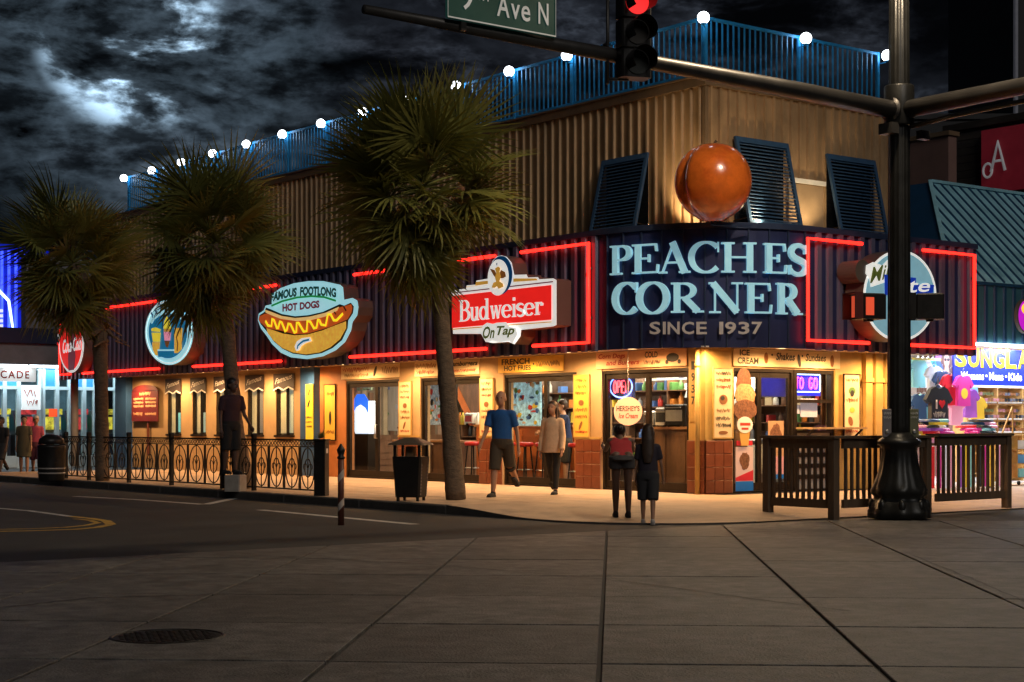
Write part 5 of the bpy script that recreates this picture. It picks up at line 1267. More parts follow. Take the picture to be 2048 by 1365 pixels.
q = MB(); q.box(.22, .29, -.10, .06, -.06, -.021); q.box(1.25, 1.32, .02, .12, -.06, -.021); part('clamp', q, M_arm, st)

# ------------------------------------------------------------------ wooden barrier rails
def wood_rail(label, A, B, n, post0=True, post1=True):
    A = Vector((*A, 0)); B = Vector((*B, 0)); L_ = (B - A).length; d = (B - A).normalized()
    zg = min(ground_z(A.x, A.y), ground_z(B.x, B.y)) - .005
    M = frameM((A.x, A.y, zg), d, (-d.y, d.x, 0), (0, 0, 1)); t = thing('wooden_rail', label, 'barrier', M)
    H = 1.17
    if post0: q = MB(); q.bbox(-.06, .06, -.06, .06, 0, H - .03, .006); part('post', q, M_wood, t)
    if post1: q = MB(); q.bbox(L_ - .06, L_ + .06, -.06, .06, 0, H - .03, .006); part('post', q, M_wood, t)
    q = MB(); q.bbox(-.09, L_ + .09, -.085, .085, H - .029, H + .01, .008); part('cap_board', q, M_wood, t)
    q = MB(); q.box(.062, L_ - .062, -.025, .025, H - .17, H - .031); part('top_rail', q, M_wood, t)
    q = MB(); q.box(.062, L_ - .062, -.025, .025, .16, .28); part('bottom_rail', q, M_wood, t)
    s = MB(); s.box(-.02, .02, -.018, .018, .281, H - .171); sm = s.mesh('slat', M_wood)
    for i in range(n): link('slat', sm, t, Matrix.Translation((.062 + (L_ - .124) * (i + .5) / n, 0, 0)))
wood_rail('short brown wooden rail facing the street side of the pole', (-2.4, -3.75), (-2.4, -5.0), 10)
wood_rail('brown wooden rail from the corner post to behind the pole', (-2.27, -5.0), (-.2, -4.87), 14, False)
wood_rail('long brown wooden rail in front of the shirt display', (-.02, -4.86), (1.95, -4.74), 14, False)

# ------------------------------------------------------------------ litter bin, bollards, ironwork fence
p = onZ(822, 1002, 0)
t = thing('litter_bin', 'tall dark tapered litter bin with tan hooded lid near the palm trunk', 'litter bin', T(p.x, p.y, .0, .66))
def taper(mb, w0, w1, z0, z1, b=.03):
    vs = []
    for w, z in ((w0, z0), (w1, z1)):
        h = w / 2; vs += [(-h + b, -h, z), (h - b, -h, z), (h, -h + b, z), (h, h - b, z), (h - b, h, z), (-h + b, h, z), (-h, h - b, z), (-h, -h + b, z)]
    mb.add(vs, [tuple(range(7, -1, -1)), tuple(range(8, 16))] + [(i, (i + 1) % 8, 8 + (i + 1) % 8, 8 + i) for i in range(8)])
q = MB(); taper(q, .40, .48, .06, .70); part('body', q, M_black, t)
q = MB()
for s in (-1, 1):
    for r in (-1, 1): q.box(s * .16 - .02, s * .16 + .02, r * .16 - .02, r * .16 + .02, 0, .06)
part('foot', q, M_black, t)
q = MB()
for s in (-1, 1):
    for r in (-1, 1): q.box(s * .20 - .02, s * .20 + .02, r * .20 - .02, r * .20 + .02, .70, .88)
part('lid_support', q, M_black, t)
q = MB(); taper(q, .16, .15, .701, .86); part('inner_panel', q, mat('bin_tan_panel', (.40, .24, .12), .6), t)
q = MB(); taper(q, .60, .56, .88, .91); taper(q, .55, .20, .911, 1.0, .05); part('hood', q, mat('bin_brown_hood', (.13, .09, .06), .5, .2), t)
q = MB()
for s in (-1, 1):
    for k in range(12):
        z = .1 + k * .05; q.box(s * .155 - .008, s * .155 + .008, -.245 + .035 - z * .04, -.225 + .035 - z * .04, z, z + .025)
part('perforation', q, mat('bin_grey_dots', (.35, .32, .3), .5), t)
p = onZ(643, 992, 0)
t = thing('bollard_box', 'dark square post with a small plant on top at the end of the iron fence', 'post', T(p.x, p.y, 0, .66))
q = MB(); q.bbox(-.10, .10, -.10, .10, 0, .93, .008); part('post', q, M_black, t); q = MB(); q.bbox(-.12, .12, -.12, .12, .931, .96, .005); part('cap', q, M_black, t)
q = MB(); q.box(-.05, .03, -.106, -.101, .72, .80); part('label_plate', q, P_white, t)
q = MB(); r = random.Random(4)
for k in range(60):
    a, b = r.uniform(0, 6.28), r.uniform(.1, 1.4); l = r.uniform(.06, .14); d = Vector((math.cos(a) * math.cos(b), math.sin(a) * math.cos(b), math.sin(b))); e = Vector((-math.sin(a), math.cos(a), 0)) * .018
    o_ = Vector((0, 0, .965)) + d * .03; q.add([o_ - e, o_ + e, o_ + d * l], [(0, 1, 2)])
part('plant', q, M_leaf, t)
p = onZ(682, 1051, ZR)
t = thing('marker_post', 'slim brown post with white diagonal bands and a lantern cap standing in the street', 'post', T(p.x, p.y, ZR))
q = MB(); q.tube([(0, 0, 0), (0, 0, .88)], .042, 14); part('shaft', q, mat('marker_brown', (.12, .035, .02), .5, 0, .2, 6), t, True)
for z in (.22, .60):
    q = MB(); vs = []
    for i in range(14):
        a = 2 * math.pi * i / 14; zz = z + .05 * math.cos(a - math.atan2(RT.y, RT.x)); vs += [(.0435 * math.cos(a), .0435 * math.sin(a), zz), (.0435 * math.cos(a), .0435 * math.sin(a), zz + .10)]
    q.add(vs, [(2 * i, (2 * i + 2) % 28, (2 * i + 3) % 28, 2 * i + 1) for i in range(14)]); part('white_band', q, mat('marker_white', (.5, .42, .36), .5), t, True)
q = MB(); q.lathe([(.05, .88), (.055, .90), (.035, .92), (.05, .97), (.06, 1.0), (.045, 1.02), (.02, 1.06), (.01, 1.08)], 14); part('lantern_cap', q, M_black, t, True)

FX = -5.42
def fence_bay(px0, px1, label, first):
    y1, y0 = Yl(px0, FX), Yl(px1, FX); L_ = y1 - y0; H = .95
    t = thing('iron_fence', label, 'fence', Lm(FX, y1, 0))
    q = MB(); q.box(-.035, .035, 0, H + .03, -.035, .035); q.prism(blob(0, H + .05, .045, .045, 12), -.04, .04); part('post', q, M_black, t)
    q = MB(); q.box(.036, L_ - .036, H - .03, H, -.016, .016); part('top_rail', q, M_black, t)
    q = MB(); q.box(.036, L_ - .036, H - .14, H - .12, -.012, .012); part('middle_rail', q, M_black, t)
    q = MB(); q.box(.036, L_ - .036, .06, .085, -.014, .014); part('bottom_rail', q, M_black, t)
    n = max(2, round(L_ / .105)); ring = MB(); ring.tube([(.036 * math.cos(k * .5236), .036 * math.sin(k * .5236), 0) for k in range(12)], .008, 5, True); rm = ring.mesh('ring', M_black, True)
    for i in range(n): link('ring', rm, t, Matrix.Translation(((i + .5) * L_ / n, H - .075, 0)))
    k = max(1, round(L_ / .62)); w = L_ / k
    for i in range(k):
        cx = (i + .5) * w; cy = .45; ov = MB()
        ov.tube([(cx + w * .40 * math.cos(a), cy + .35 * math.sin(a), 0) for a in [2 * math.pi * j / 28 for j in range(28)]], .011, 6, True); part('oval_bar', ov, M_black, t, True)
        ov = MB(); ov.tube([(cx + w * .19 * math.cos(a), cy + .16 * math.sin(a), 0) for a in [2 * math.pi * j / 20 for j in range(20)]], .010, 6, True); part('oval_bar', ov, M_black, t, True)
        ov = MB(); ov.tube([(cx, .085, 0), (cx, H - .14, 0)], .009, 6); part('upright', ov, M_black, t)
        for s in (-1, 1):
            sc = MB(); pts = []
            for j in range(16):
                a = j / 15 * 4.2; rr = .10 * (1 - .75 * j / 15); pts.append((cx + s * (.02 + .10 - rr * math.cos(a)) * .9, cy + .0 + rr * math.sin(a), 0))
            sc.tube(pts, .008, 5); part('scroll', sc, M_black, t, True)
    for i in range(1, k):
        for dx in (-.025, .025):
            ov = MB(); ov.box(i * w + dx - .009, i * w + dx + .009, .086, H - .141, -.009, .009); part('upright', ov, M_black, t)
bays = [(132, 178), (178, 258), (258, 343), (343, 445), (445, 508), (508, 632)]
labs = ['iron scroll fence bay beside the far black barrel', 'iron scroll fence bay in front of the palm by the far end', 'iron scroll fence bay in front of the dark red notice', 'iron scroll fence bay in front of the narrow windows', 'iron scroll fence bay behind the concrete block', 'iron oval fence bay next to the dark square post']
for i, (a, b) in enumerate(bays): fence_bay(a, b, labs[i], i == 0)
p = onZ(471, 983, 0)
cb_ = thing('concrete_block', 'small pale concrete block by the leaning palm trunk', 'block', T(p.x, p.y, 0, .66))
q = MB(); q.bbox(-.17, .17, -.15, .15, 0, .30, .02); part('block', q, mat('pale_concrete', (.34, .30, .26), .85, 0, .15, 8, .3, 50), cb_)
p = onZ(103, 965, -.02); 
t = thing('litter_barrel', 'black barrel bin with pale bands at the far end of the iron fence', 'litter bin', T(p.x, p.y, 0))
q = MB(); q.lathe([(.26, 0), (.27, .04), (.29, .4), (.29, .72), (.30, .75), (.25, .78)], 24); part('barrel', q, M_black, t, True)
for z in (.16, .26): q = MB(); q.lathe([(.279 + z * .03, z), (.283 + z * .03, z + .03)], 24); part('band', q, mat('bin_grey_dots', (.35, .32, .3), .5), t, True)
q = MB(); q.lathe([(.28, .79), (.26, .90), (.14, .98), (.02, 1.0)], 24); part('dome_lid', q, M_black, t, True)

# ------------------------------------------------------------------ palms
def frond_mesh(seed, kind):
    r = random.Random(seed); petiole = MB(); L0 = r.uniform(.60, .95)
    sag = {'up': .16, 'mid': .42, 'old': .75, 'dead': 1.0}[kind]
    mbf = MB(); n = 28; mid = []
    pts = [(L0 * i / 6, 0, -sag * .35 * (i / 6) ** 2) for i in range(7)]
    mbf.tube(pts, [.022, .019, .016, .014, .012, .011, .010], 5)
    base = Vector(pts[-1]); RL = r.uniform(.86, 1.12) * (.8 if kind == 'dead' else 1)
    for i in range(n):
        f = (i + .5) / n * 2 - 1; a = f * math.radians(118) + r.uniform(-.03, .03)
        ln = RL * (1 - .30 * abs(f) ** 1.6) * r.uniform(.88, 1.06)
        fold = .16 * abs(math.sin(a)) + r.uniform(-.05, .05)
        d0 = Vector((math.cos(a), math.sin(a), fold - .05))
        w = .052 * r.uniform(.8, 1.15); p = base + d0 * .01 + Vector((-.03 * abs(f), 0, 0)); side = Vector((-math.sin(a), math.cos(a), .25)).normalized()
        seg = 4; vs = []; dv = d0.normalized(); drop = sag * r.uniform(.5, 1.5)
        for k in range(seg + 1):
            t_ = k / seg; ww = w * (0.35 + 1.3 * t_ if t_ < .5 else 1.0) * (1 if t_ < .5 else (1 - (t_ - .5) * 1.9))
            ww = max(ww, .002); vs += [p - side * ww / 2, p + side * ww / 2]
            dv = (dv + Vector((0, 0, -drop * (t_ + .12) * .62))).normalized(); p = p + dv * ln / seg
        mbf.add(vs, [(2 * k, 2 * k + 1, 2 * k + 3, 2 * k + 2) for k in range(seg)])
    return mbf.mesh('frond', M_skirt if kind == 'dead' else M_leaf)
FM = {k: [frond_mesh(10 * i + j, k) for j in range(3)] for i, k in enumerate(('up', 'mid', 'old', 'dead'))}
def palm(label, pts, radii, crown_r, nf, seed, sc=1.0, boots=True):
    r = random.Random(seed); base = Vector(pts[0]); t = thing('palm_tree', label, 'palm tree', Matrix.Translation(base), None)
    P = [Vector(p) - base for p in pts]; q = MB(); dense = []; rad = []
    for i in range(len(P) - 1):
        for k in range(10): f = k / 10; dense.append(P[i].lerp(P[i + 1], f)); rad.append(radii[i] + (radii[i + 1] - radii[i]) * f)
    dense.append(P[-1]); rad.append(radii[-1])
    rad = [a * (1 + .045 * math.sin(i * 2.1) + r.uniform(-.03, .03)) for i, a in enumerate(rad)]
    q.tube(dense, rad, 18); part('trunk', q, M_trunk, t, True)
    top = P[-1]; axis = (P[-1] - P[-2]).normalized()
    bm = MB(); bm.prism([(-.05, 0), (.05, 0), (.028, .26), (.018, .34), (-.018, .34), (-.028, .26)], -.012, .012); bme = bm.mesh('leaf_boot', M_boot)
    if boots:
        for k in range(boots):
            f = r.random(); h = -.15 - 1.0 * f * (boots / 40); a = k * 2.4; c = top + axis * h
            M = Matrix.Translation(c + Vector((math.cos(a), math.sin(a), 0)) * radii[-1] * .85) @ Matrix.Rotation(a - math.pi / 2, 4, 'Z') @ Matrix.Rotation(math.radians(-r.uniform(18, 42)), 4, 'X')
            link('leaf_boot', bme, t, M)
    for k in range(nf):
        f = (k + .5) / nf; el = math.radians(80 - 164 * f ** .74 + r.uniform(-8, 8)); az = k * 2.39996 + r.uniform(-.3, .3)
        kind = 'up' if f < .30 else 'mid' if f < .62 else 'old' if f < .90 or r.random() < .4 else 'dead'
        s = sc * r.uniform(.85, 1.12) * (1 if f < .8 else .9); dr = math.cos(az) * RT.x + math.sin(az) * RT.y
        if f > .42 and dr > -.1: s *= 1 - .42 * min(1, (f - .42) / .3)      # wind-thinned lower fronds on the shop side
        M = Matrix.Translation(top + axis * (.16 - .42 * f)) @ Matrix.Rotation(az, 4, 'Z') @ Matrix.Rotation(-el, 4, 'Y') @ Matrix.Rotation(r.uniform(-.9, .9), 4, 'X') @ Matrix.Scale(s, 4)
        link('frond' if kind != 'dead' else 'dry_frond', r.choice(FM[kind]), t, M)
    return t
def palm_px(label, col, dep_base, seed, nf, sc, radii, boots):
    """col: trunk centre line in photo pixels from foot to crown, the trunk standing at one depth"""
    p0 = onZ(col[0][0], col[0][1], 0); d = depth(p0) if dep_base is None else dep_base
    pts = [atdep(px, py, d) for (px, py) in col]; pts[0].z = 0
    palm(label, pts, radii, 1.6, nf, seed, sc, boots)
palm_px('tallest palm with a leaning bare trunk between the bin and the glass doors', [(912, 1000), (893, 760), (877, 560), (864, 450), (850, 380)], None, 3, 112, 1.04, [.165, .135, .125, .14, .12], 26)
palm_px('middle palm with a curved slim trunk leaning over the iron fence', [(490, 984), (470, 850), (455, 660), (440, 565), (424, 490)], 31.0, 8, 100, 1.0, [.20, .15, .13, .15, .12], 22)
palm_px('far palm with a trunk wrapped in criss-cross leaf stubs', [(205, 962), (203, 800), (200, 680), (176, 590), (148, 530)], None, 14, 96, 1.0, [.15, .14, .16, .19, .14], 70)

# ------------------------------------------------------------------ floodlights on the canopy roof, aimed up at the peach and the corner wall
for lab, x, y, aim, pw in (('small black floodlight on the canopy roof left of the peach', -.62, .75, Vector((-.1, .0, 5.7)), 110), ('small black floodlight on the canopy roof right of the peach', .95, -.62, Vector((.3, -.1, 5.7)), 80), ('small black floodlight on the canopy roof between the short-face shutters', 2.5, -.62, Vector((2.3, .0, 5.9)), 45)):
    o_ = Vector((x, y, ZB1 - .02)); t = thing('floodlight', lab, 'lamp', Matrix.Translation(o_)); dv = (aim - o_).normalized()
    q = MB(); q.tube([(0, 0, -.04), (0, 0, .05)], .02, 8); part('stand', q, M_black, t); Mq = dv.to_track_quat('Z', 'Y').to_matrix().to_4x4(); Mq.translation = (0, 0, .08)
    q = MB(); q.lathe([(.03, -.06), (.06, -.04), (.075, .05), (.07, .055)], 16, Mq); part('housing', q, M_black, t, True)
    q = MB(); q.lathe([(.066, .056), (.0, .058)], 16, Mq); part('lens', q, M_down, t)
    light('floodlight_beam', 'SPOT', o_ + Vector((0, 0, .08)) + dv * .08, pw, (1, .72, .38), .06, rot=dv.to_track_quat('-Z', 'Y').to_euler(), spot=120)

# ------------------------------------------------------------------ sunglasses shop next door
M_aw = mat('teal_metal_roof', (.34, .66, .78), .38, .15, .2, 2.5, .05, 20, dirt=((.05, .16, .26), .8, .6))
M_awd = mat('deep_blue_metal', (.015, .07, .16), .45, .3, .2, 2)
shop = thing('beachwear_shop', 'brightly lit beachwear shop with a teal standing-seam hipped awning', 'shop')
A0, A1, AZ0, AZ1, AX, AXE = -.9, 1.37, 3.96, 6.26, 5.6, 17.0
hx = AX + (A1 - A0)
q = MB(); q.add([(AX, A0, AZ0), (AXE, A0, AZ0), (AXE, A1, AZ1), (hx, A1, AZ1), (AX, A0, AZ0 - .06), (AXE, A0, AZ0 - .06), (AXE, A1, AZ1 - .06), (hx, A1, AZ1 - .06)], [(0, 1, 2, 3), (7, 6, 5, 4), (0, 4, 5, 1), (2, 6, 7, 3), (1, 5, 6, 2), (3, 7, 4, 0)]); aw = part('awning_roof', q, M_aw, shop)
q = MB(); q.add([(AX, A0, AZ0), (hx, A1, AZ1), (hx, 6, AZ1), (AX, 6, AZ0), (AX + .03, A0 + .03, AZ0 - .06), (hx, A1, AZ1 - .06), (hx, 6, AZ1 - .06), (AX + .03, 6, AZ0 - .06)], [(0, 1, 2, 3), (7, 6, 5, 4), (0, 4, 5, 1), (1, 5, 6, 2), (3, 2, 6, 7), (0, 3, 7, 4)]); part('awning_hip', q, M_awd, shop)
x = AX + .42
while x < 13:
    t1 = min(1, (x - AX) / (hx - AX)) if x < hx else 1
    q = MB(); q.beam((x, A0, AZ0 + .02), (x, A0 + (A1 - A0) * t1, AZ0 + (AZ1 - AZ0) * t1 + .02), .038, .03, Vector((0, -1, 1))); part('standing_seam', q, M_awd, aw); x += .31
q = MB(); q.beam((AX, A0, AZ0 + .03), (hx, A1, AZ1 + .03), .08, .05); q.beam((hx, A1, AZ1 + .03), (AXE, A1, AZ1 + .03), .10, .06); part('ridge_cap', q, M_aw, aw)
q = MB(); q.box(AX, AXE, A0, A0 + .12, 2.78, AZ0 - .062); fa = part('fascia', q, mat('dark_teal_metal', (.05, .15, .20), .42, .2, .2, 2), shop)
q = MB(); q.prism([(-.05, 0), (-.035, .03), (.035, .03), (.05, 0)], 0, AZ0 - 2.86); fr_ = q.mesh('fascia_rib', M_awd)
x = AX + .15
while x < 13: link('fascia_rib', fr_, fa, frameM((x, A0 - .001, 2.79), (1, 0, 0), (0, -1, 0), (0, 0, 1))); x += .30
q = MB(); q.box(AX - .02, AXE, A0 - .04, A0 + .14, AZ0 - .06, AZ0 + .0); part('eaves_trim', q, M_awd, shop)
q = MB(); q.box(XEND + .1, AXE, A0 + .13, 6, 2.80, 2.86); part('ceiling', q, P_white, shop)
q = MB(); q.box(XEND + .1, AXE, 4.2, 4.3, 0, 2.8); part('back_wall', q, mat('shop_back_wall', (.55, .5, .45), .7), shop)
q = MB(); q.box(XEND + .04, XEND + .12, .3, 4.2, 0, 2.8); part('side_wall', q, MATS['shop_back_wall'], shop)
q = MB(); q.box(XEND + .13, AXE, .0, 4.2, .0, .012); part('floor', q, mat('shop_floor', (.5, .48, .45), .4), shop)
M_tube = mat('shop_tube_glow', (1, 1, 1), .4, emit=9, ecol=(.88, .94, 1), var=0)
q = MB(); q.box(-.6, .6, -.05, .05, -.05, 0); tl = q.mesh('tube_lamp', M_tube)
for (x, y) in ((6.2, -.55), (7.8, -.55), (9.4, -.55), (6.0, 1.6), (7.8, 1.6), (9.6, 1.6), (11, .2)):
    link('tube_lamp', tl, shop, T(x, y, 2.795)); light('shop_lamp', 'AREA', (x, y, 2.72), 95, (.90, .94, 1.0), .9)
q = MB(); q.box(Xr(1940, -1.0), 10.4, A0 - .08, A0 - .02, 2.725, 2.775); part('banner_lamp_box', q, M_tube, shop)
# banner
bx0 = Xr(1907, -.45); bx1 = Xr(2105, -.45); bz0, bz1 = 1.98, 2.70
bn = thing('sunglasses_banner', 'blue banner reading SUNGLASSES Womens Mens Kids in yellow and white', 'banner', Rm(bx0, -.45, bz0)); bw = bx1 - bx0; bh = bz1 - bz0
q = MB(); q.box(0, bw, 0, bh, -.03, 0); part('panel', q, mat('banner_blue', (.004, .02, .42), .5, 0, .5, .5, emit=.6), bn)
q = MB(); q.box(-.01, bw, -.04, -.001, -.03, .004); part('white_edge', q, mat('banner_edge', (.9, .9, .9), .4, emit=.7), bn)
BY = flat('banner_letter_yellow', (.80, .50, .01), .3); BW = flat('banner_letter_white', (.9, .92, .95), .8)
x = .02
for ch in 'SUNGLASSES':
    w_ = bw * .124; q = MB(); text(q, ch, x + .02, x + w_ - .02, bh * .48, bh * 1.02, .006, .035); part('letter', q, BY, bn); q = MB(); text(q, ch, x + .035, x + w_ - .005, bh * .465, bh * 1.0, .003, .045); part('letter_shadow', q, S_black, bn); x += w_
q = MB(); text(q, 'Womens', .22, .95, bh * .14, bh * .36, .006, .03); part('lettering', q, BW, bn); q = MB(); text(q, 'Mens', 1.12, 1.58, bh * .14, bh * .36, .006, .03); part('lettering', q, BW, bn); q = MB(); text(q, 'Kids', 1.75, 2.2, bh * .14, bh * .36, .006, .03); part('lettering', q, BW, bn); q = MB(); q.box(1.01, 1.06, bh * .23, bh * .29, 0, .006); part('dot', q, BW, bn); q = MB(); q.box(1.65, 1.70, bh * .23, bh * .29, 0, .006); part('dot', q, BW, bn)
# glowing oval at the frame edge
p = onY(2046, 632, A0 - .12)
t = thing('oval_shop_sign', 'glowing oval purple and yellow shop sign on the teal fascia', 'sign', Rm(p.x, p.y, p.z))
q = MB(); q.prism(blob(.12, 0, .30, .34, 28), -.08, 0); part('cabinet', q, M_cab, t); q = MB(); q.prism(blob(.12, 0, .27, .31, 28), 0, .006); part('face', q, mat('oval_purple', (.45, .01, .5), .4, emit=.9), t); q = MB(); q.prism(blob(.14, .14, .2, .12, 20), .006, .012); part('yellow_sun', q, mat('oval_yellow', (.9, .6, .05), .4, emit=.9), t)
# poster of a woman in sunglasses
p = onY(1893, 738, .25)
t = thing('sunglasses_poster', 'poster of a long-haired figure in dark sunglasses above the shirts', 'poster', Rm(p.x, p.y, p.z))
q = MB(); q.box(-.33, .33, -.36, .36, -.02, 0); part('sheet', q, mat('poster_violet', (.22, .08, .32), .4, 0, .5, 6, emit=.4), t)
q = MB(); q.prism(blob(0, .02, .20, .34, 24, wob=.08, seed=3), 0, .003); part('hair', q, flat('poster_hair', (.12, .05, .03), .3), t)
q = MB(); q.prism(blob(0, .16, .09, .13, 20), 0, .006); q.prism([(-.05, .08), (.05, .08), (.13, -.30), (-.13, -.30)], 0, .005); part('skin', q, flat('poster_skin', (.62, .34, .24), .4), t)
q = MB(); q.prism(blob(-.045, .18, .038, .03, 12), .006, .010); q.prism(blob(.045, .18, .038, .03, 12), .006, .010); part('sunglasses', q, S_black, t)
q = MB(); q.box(-.22, .22, -.36, -.26, 0, .008); part('blue_top', q, flat('poster_denim', (.05, .2, .45), .4), t)
# shirts on hangers and folded piles
SC = [flat('shirt_' + n, c, .25 if n != 'charcoal' else .05) for n, c in (('charcoal', (.035, .045, .06)), ('red', (.6, .02, .03)), ('magenta', (.6, .04, .3)), ('aqua', (.25, .62, .68)), ('white', (.75, .78, .85)), ('navy', (.03, .08, .2)), ('yellow', (.8, .55, .05)), ('pink', (.8, .35, .5)), ('violet', (.35, .1, .5)), ('teal', (.05, .3, .34)))]
def shirt_mesh(m_, seed):
    r = random.Random(seed); pts = [(-.10, .62), (-.05, .60), (0, .585), (.05, .60), (.10, .62), (.20, .58), (.32, .42), (.24, .36), (.19, .43), (.20, .2), (.21, 0), (0, -.015), (-.21, 0), (-.20, .2), (-.19, .43), (-.24, .36), (-.32, .42), (-.20, .58)]
    q = MB(); q.prism(pts, -.035, .035)
    return q.mesh('shirt', m_)
SM = [shirt_mesh(m_, i) for i, m_ in enumerate(SC)]
def shirt(k, px, py, Y, sc, label, deco=None):
    p = onY(px, py, Y); t = thing('hanging_shirt', label, 'shirt', Rm(p.x, p.y, p.z) @ Matrix.Scale(sc, 4))
    link('garment', SM[k], t); q = MB(); q.tube([(-.18, .57, 0), (0, .66, 0), (.18, .57, 0)], .008, 5); q.tube([(0, .66, 0), (0, .74, 0), (.03, .77, 0)], .006, 5); part('hanger', q, M_steel, t)
    if deco: deco(t)
def d_love(t):
    q = MB(); q.box(-.10, -.06, .28, .42, .036, .040); part('letter_print', q, P_white, t)
    q = MB(); q.prism([(.05 + .075 * (16 * math.sin(a) ** 3) / 16, .36 + .075 * (13 * math.cos(a) - 5 * math.cos(2 * a) - 2 * math.cos(3 * a) - math.cos(4 * a)) / 16) for a in [2 * math.pi * i / 24 for i in range(24)]], .036, .040); part('heart_print', q, SC[1], t)
    q = MB(); scribble(q, -.15, .15, .15, .25, .040, 7); part('hand_lettering', q, P_white, t)
def d_sun(t):
    q = MB(); q.prism(blob(0, .25, .11, .11, 16), .036, .040); part('sun_print', q, SC[6], t)
shirt(0, 1876, 855, -.6, 1.25, 'charcoal shirt with a white letter and red heart', d_love)
shirt(1, 1900, 810, -.35, .95, 'red shirt beside the heart shirt')
for i, (px, py, k, lb) in enumerate(((1884, 800, 5, 'navy shirt tucked behind the heart shirt'), (1912, 850, 7, 'pink shirt low behind the sun print shirt'), (1940, 835, 8, 'violet shirt at the shelf end of the rack'), (1868, 790, 4, 'white shirt half hidden behind the heart shirt'), (1942, 790, 3, 'aqua shirt hung beside the banner'), (1955, 850, 6, 'yellow shirt low at the shelf end of the rack'))): shirt(k, px, py, -.2 + .03 * i, .9, lb)
shirt(2, 1926, 812, -.5, .95, 'magenta shirt with a yellow sun print', d_sun)
shirt(4, 1925, 772, -.40, .9, 'white and blue patterned shirt hung above the sun print shirt')
for i, (px, k) in enumerate(((1836, 3), (1846, 4), (1856, 9), (1866, 5))): shirt(k, px, 775, .1 + .02 * i, .9, ['aqua shirt', 'white shirt', 'teal shirt', 'navy shirt'][i] + ' on the rack beside the sunglasses poster')
for i, (px, k) in enumerate(((1838, 5), (1848, 3), (1858, 9))): shirt(k, px, 850, -.3 + .03 * i, .95, ['navy shirt', 'aqua shirt', 'teal shirt'][i] + ' low on the rack next to the heart shirt')
q = MB(); q.box(Xr(1826, .02), Xr(1880, .02), .0, .04, 2.46, 2.50); o = part('rack_bar', q, mat('rack_yellow', (.8, .7, .1), .4, emit=.3), shop)
tb = thing('display_table', 'long table heaped with folded shirts behind the wooden rail', 'table', T(Xr(1890, -.9), -.9, .0))
q = MB(); q.box(-1.05, 1.25, -.35, .35, .82, .86); part('table_top', q, M_wood, tb)
for sx in (-1, 1):
    for sy in (-1, 1): q = MB(); q.box(sx * 1.0 - .03, sx * 1.0 + .03, sy * .3 - .03, sy * .3 + .03, 0, .819); part('leg', q, M_wood, tb)
r = random.Random(9); tx = Xr(1890, -.9)
for k, m_ in enumerate(SC):
    q = MB(); n = 14; pts = []
    ell_ = MB(); ell_.bbox(-.19, .19, -.14, .14, 0, .055, .025); SC[k] = (m_, ell_.mesh('folded_shirt', m_, True))
for i in range(90):
    col = i % 9; lay = i // 9; x = tx - .98 + col * .26 + r.uniform(-.05, .05); y = -.9 + r.uniform(-.1, .1) - .1
    if lay > 5 + 3 * math.sin(col * 1.1): continue
    k = r.randrange(10); nm = SC[k][0].name.replace('shirt_', '')
    o = link('folded_shirt', SC[k][1], None, T(x, y, .861 + lay * .056, r.uniform(-.5, .5))); tag(o, nm + ' folded shirt in the heap on the long display table', 'shirt', nm + ' folded shirts on the display table')
for i in range(11):
    k = (1, 2, 4, 7, 8, 6, 3, 0, 2, 6, 7)[i]; nm = SC[k][0].name.replace('shirt_', ''); q = MB(); q.bbox(-.05, .05, -.03, .03, 0, .78, .012); x = tx - .9 + .2 * i
    o = part('hanging_towel', q, SC[k][0], None, M=T(x, -1.3, .03)); tag(o, nm + ' rolled beach towel standing in front of the display table', 'towel', nm + ' rolled towels under the table')
# sunglasses shelves
M_pine = mat('pine_shelf', (.55, .32, .10), .5, 0, .2, 6)
sh = thing('sunglasses_shelf', 'pine wall shelves filled with rows of sunglasses', 'shelf', Rm(Xr(1935, .6), .6, 0)); SWd = Xr(2110, .6) - Xr(1935, .6)
q = MB()
for z in (.20, .62, 1.02, 1.30, 1.64, 2.0): q.box(0, SWd, z - .025, z, -.35, 0)
for x in (0, SWd * .33, SWd * .62, SWd): q.box(x - .02, x + .02, .0, 2.0, -.35, .004)
q.box(0, SWd, 0.1, 2.0, -.37, -.351); part('shelf_board', q, M_pine, sh)
gl = MB()
for s in (-1, 1): gl.prism(blob(s * .035, .03, .03, .024, 10), .045, .050)
gl.beam((-.01, .04, .047), (.01, .04, .047), .006, .006); gl.beam((-.065, .04, .045), (-.062, .03, -.04), .005, .008); gl.beam((.065, .04, .045), (.062, .03, -.04), .005, .008)
GM = [gl.mesh('sunglasses', m_) for m_ in (S_black, P_brown, flat('lens_smoke', (.12, .12, .14)), flat('lens_olive', (.14, .16, .05)), flat('lens_rose', (.45, .2, .2)))]
gm_names = ['black', 'brown', 'smoke grey', 'olive', 'rose']
for z in (1.03, 1.305, 1.65):
    for rr_ in range(2):
        for i in range(15):
            k = r.randrange(5); M = Rm(Xr(1935, .6) + .12 + i * SWd * .94 / 15, .6 + .1 + .13 * rr_ - .08, z + .02 + rr_ * .13)
            o = link('sunglasses', GM[k], None, M @ Matrix.Scale(1.6, 4)); tag(o, gm_names[k] + ' sunglasses on the pine wall shelves', 'sunglasses', gm_names[k] + ' sunglasses on display')
q = MB()
for z in (1.03, 1.305, 1.65): q.box(.05, SWd - .05, z + .001, z + .03, -.3, .0)
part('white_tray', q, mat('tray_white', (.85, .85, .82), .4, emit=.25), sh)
st_ = thing('display_stand', 'low pine stand on castors with coloured boxes', 'stand', Rm(Xr(2003, -.9), -.9, 0)); 
q = MB()
for z in (.16, .44, .72, 1.0): q.box(0, 1.5, z - .02, z, -.4, 0)
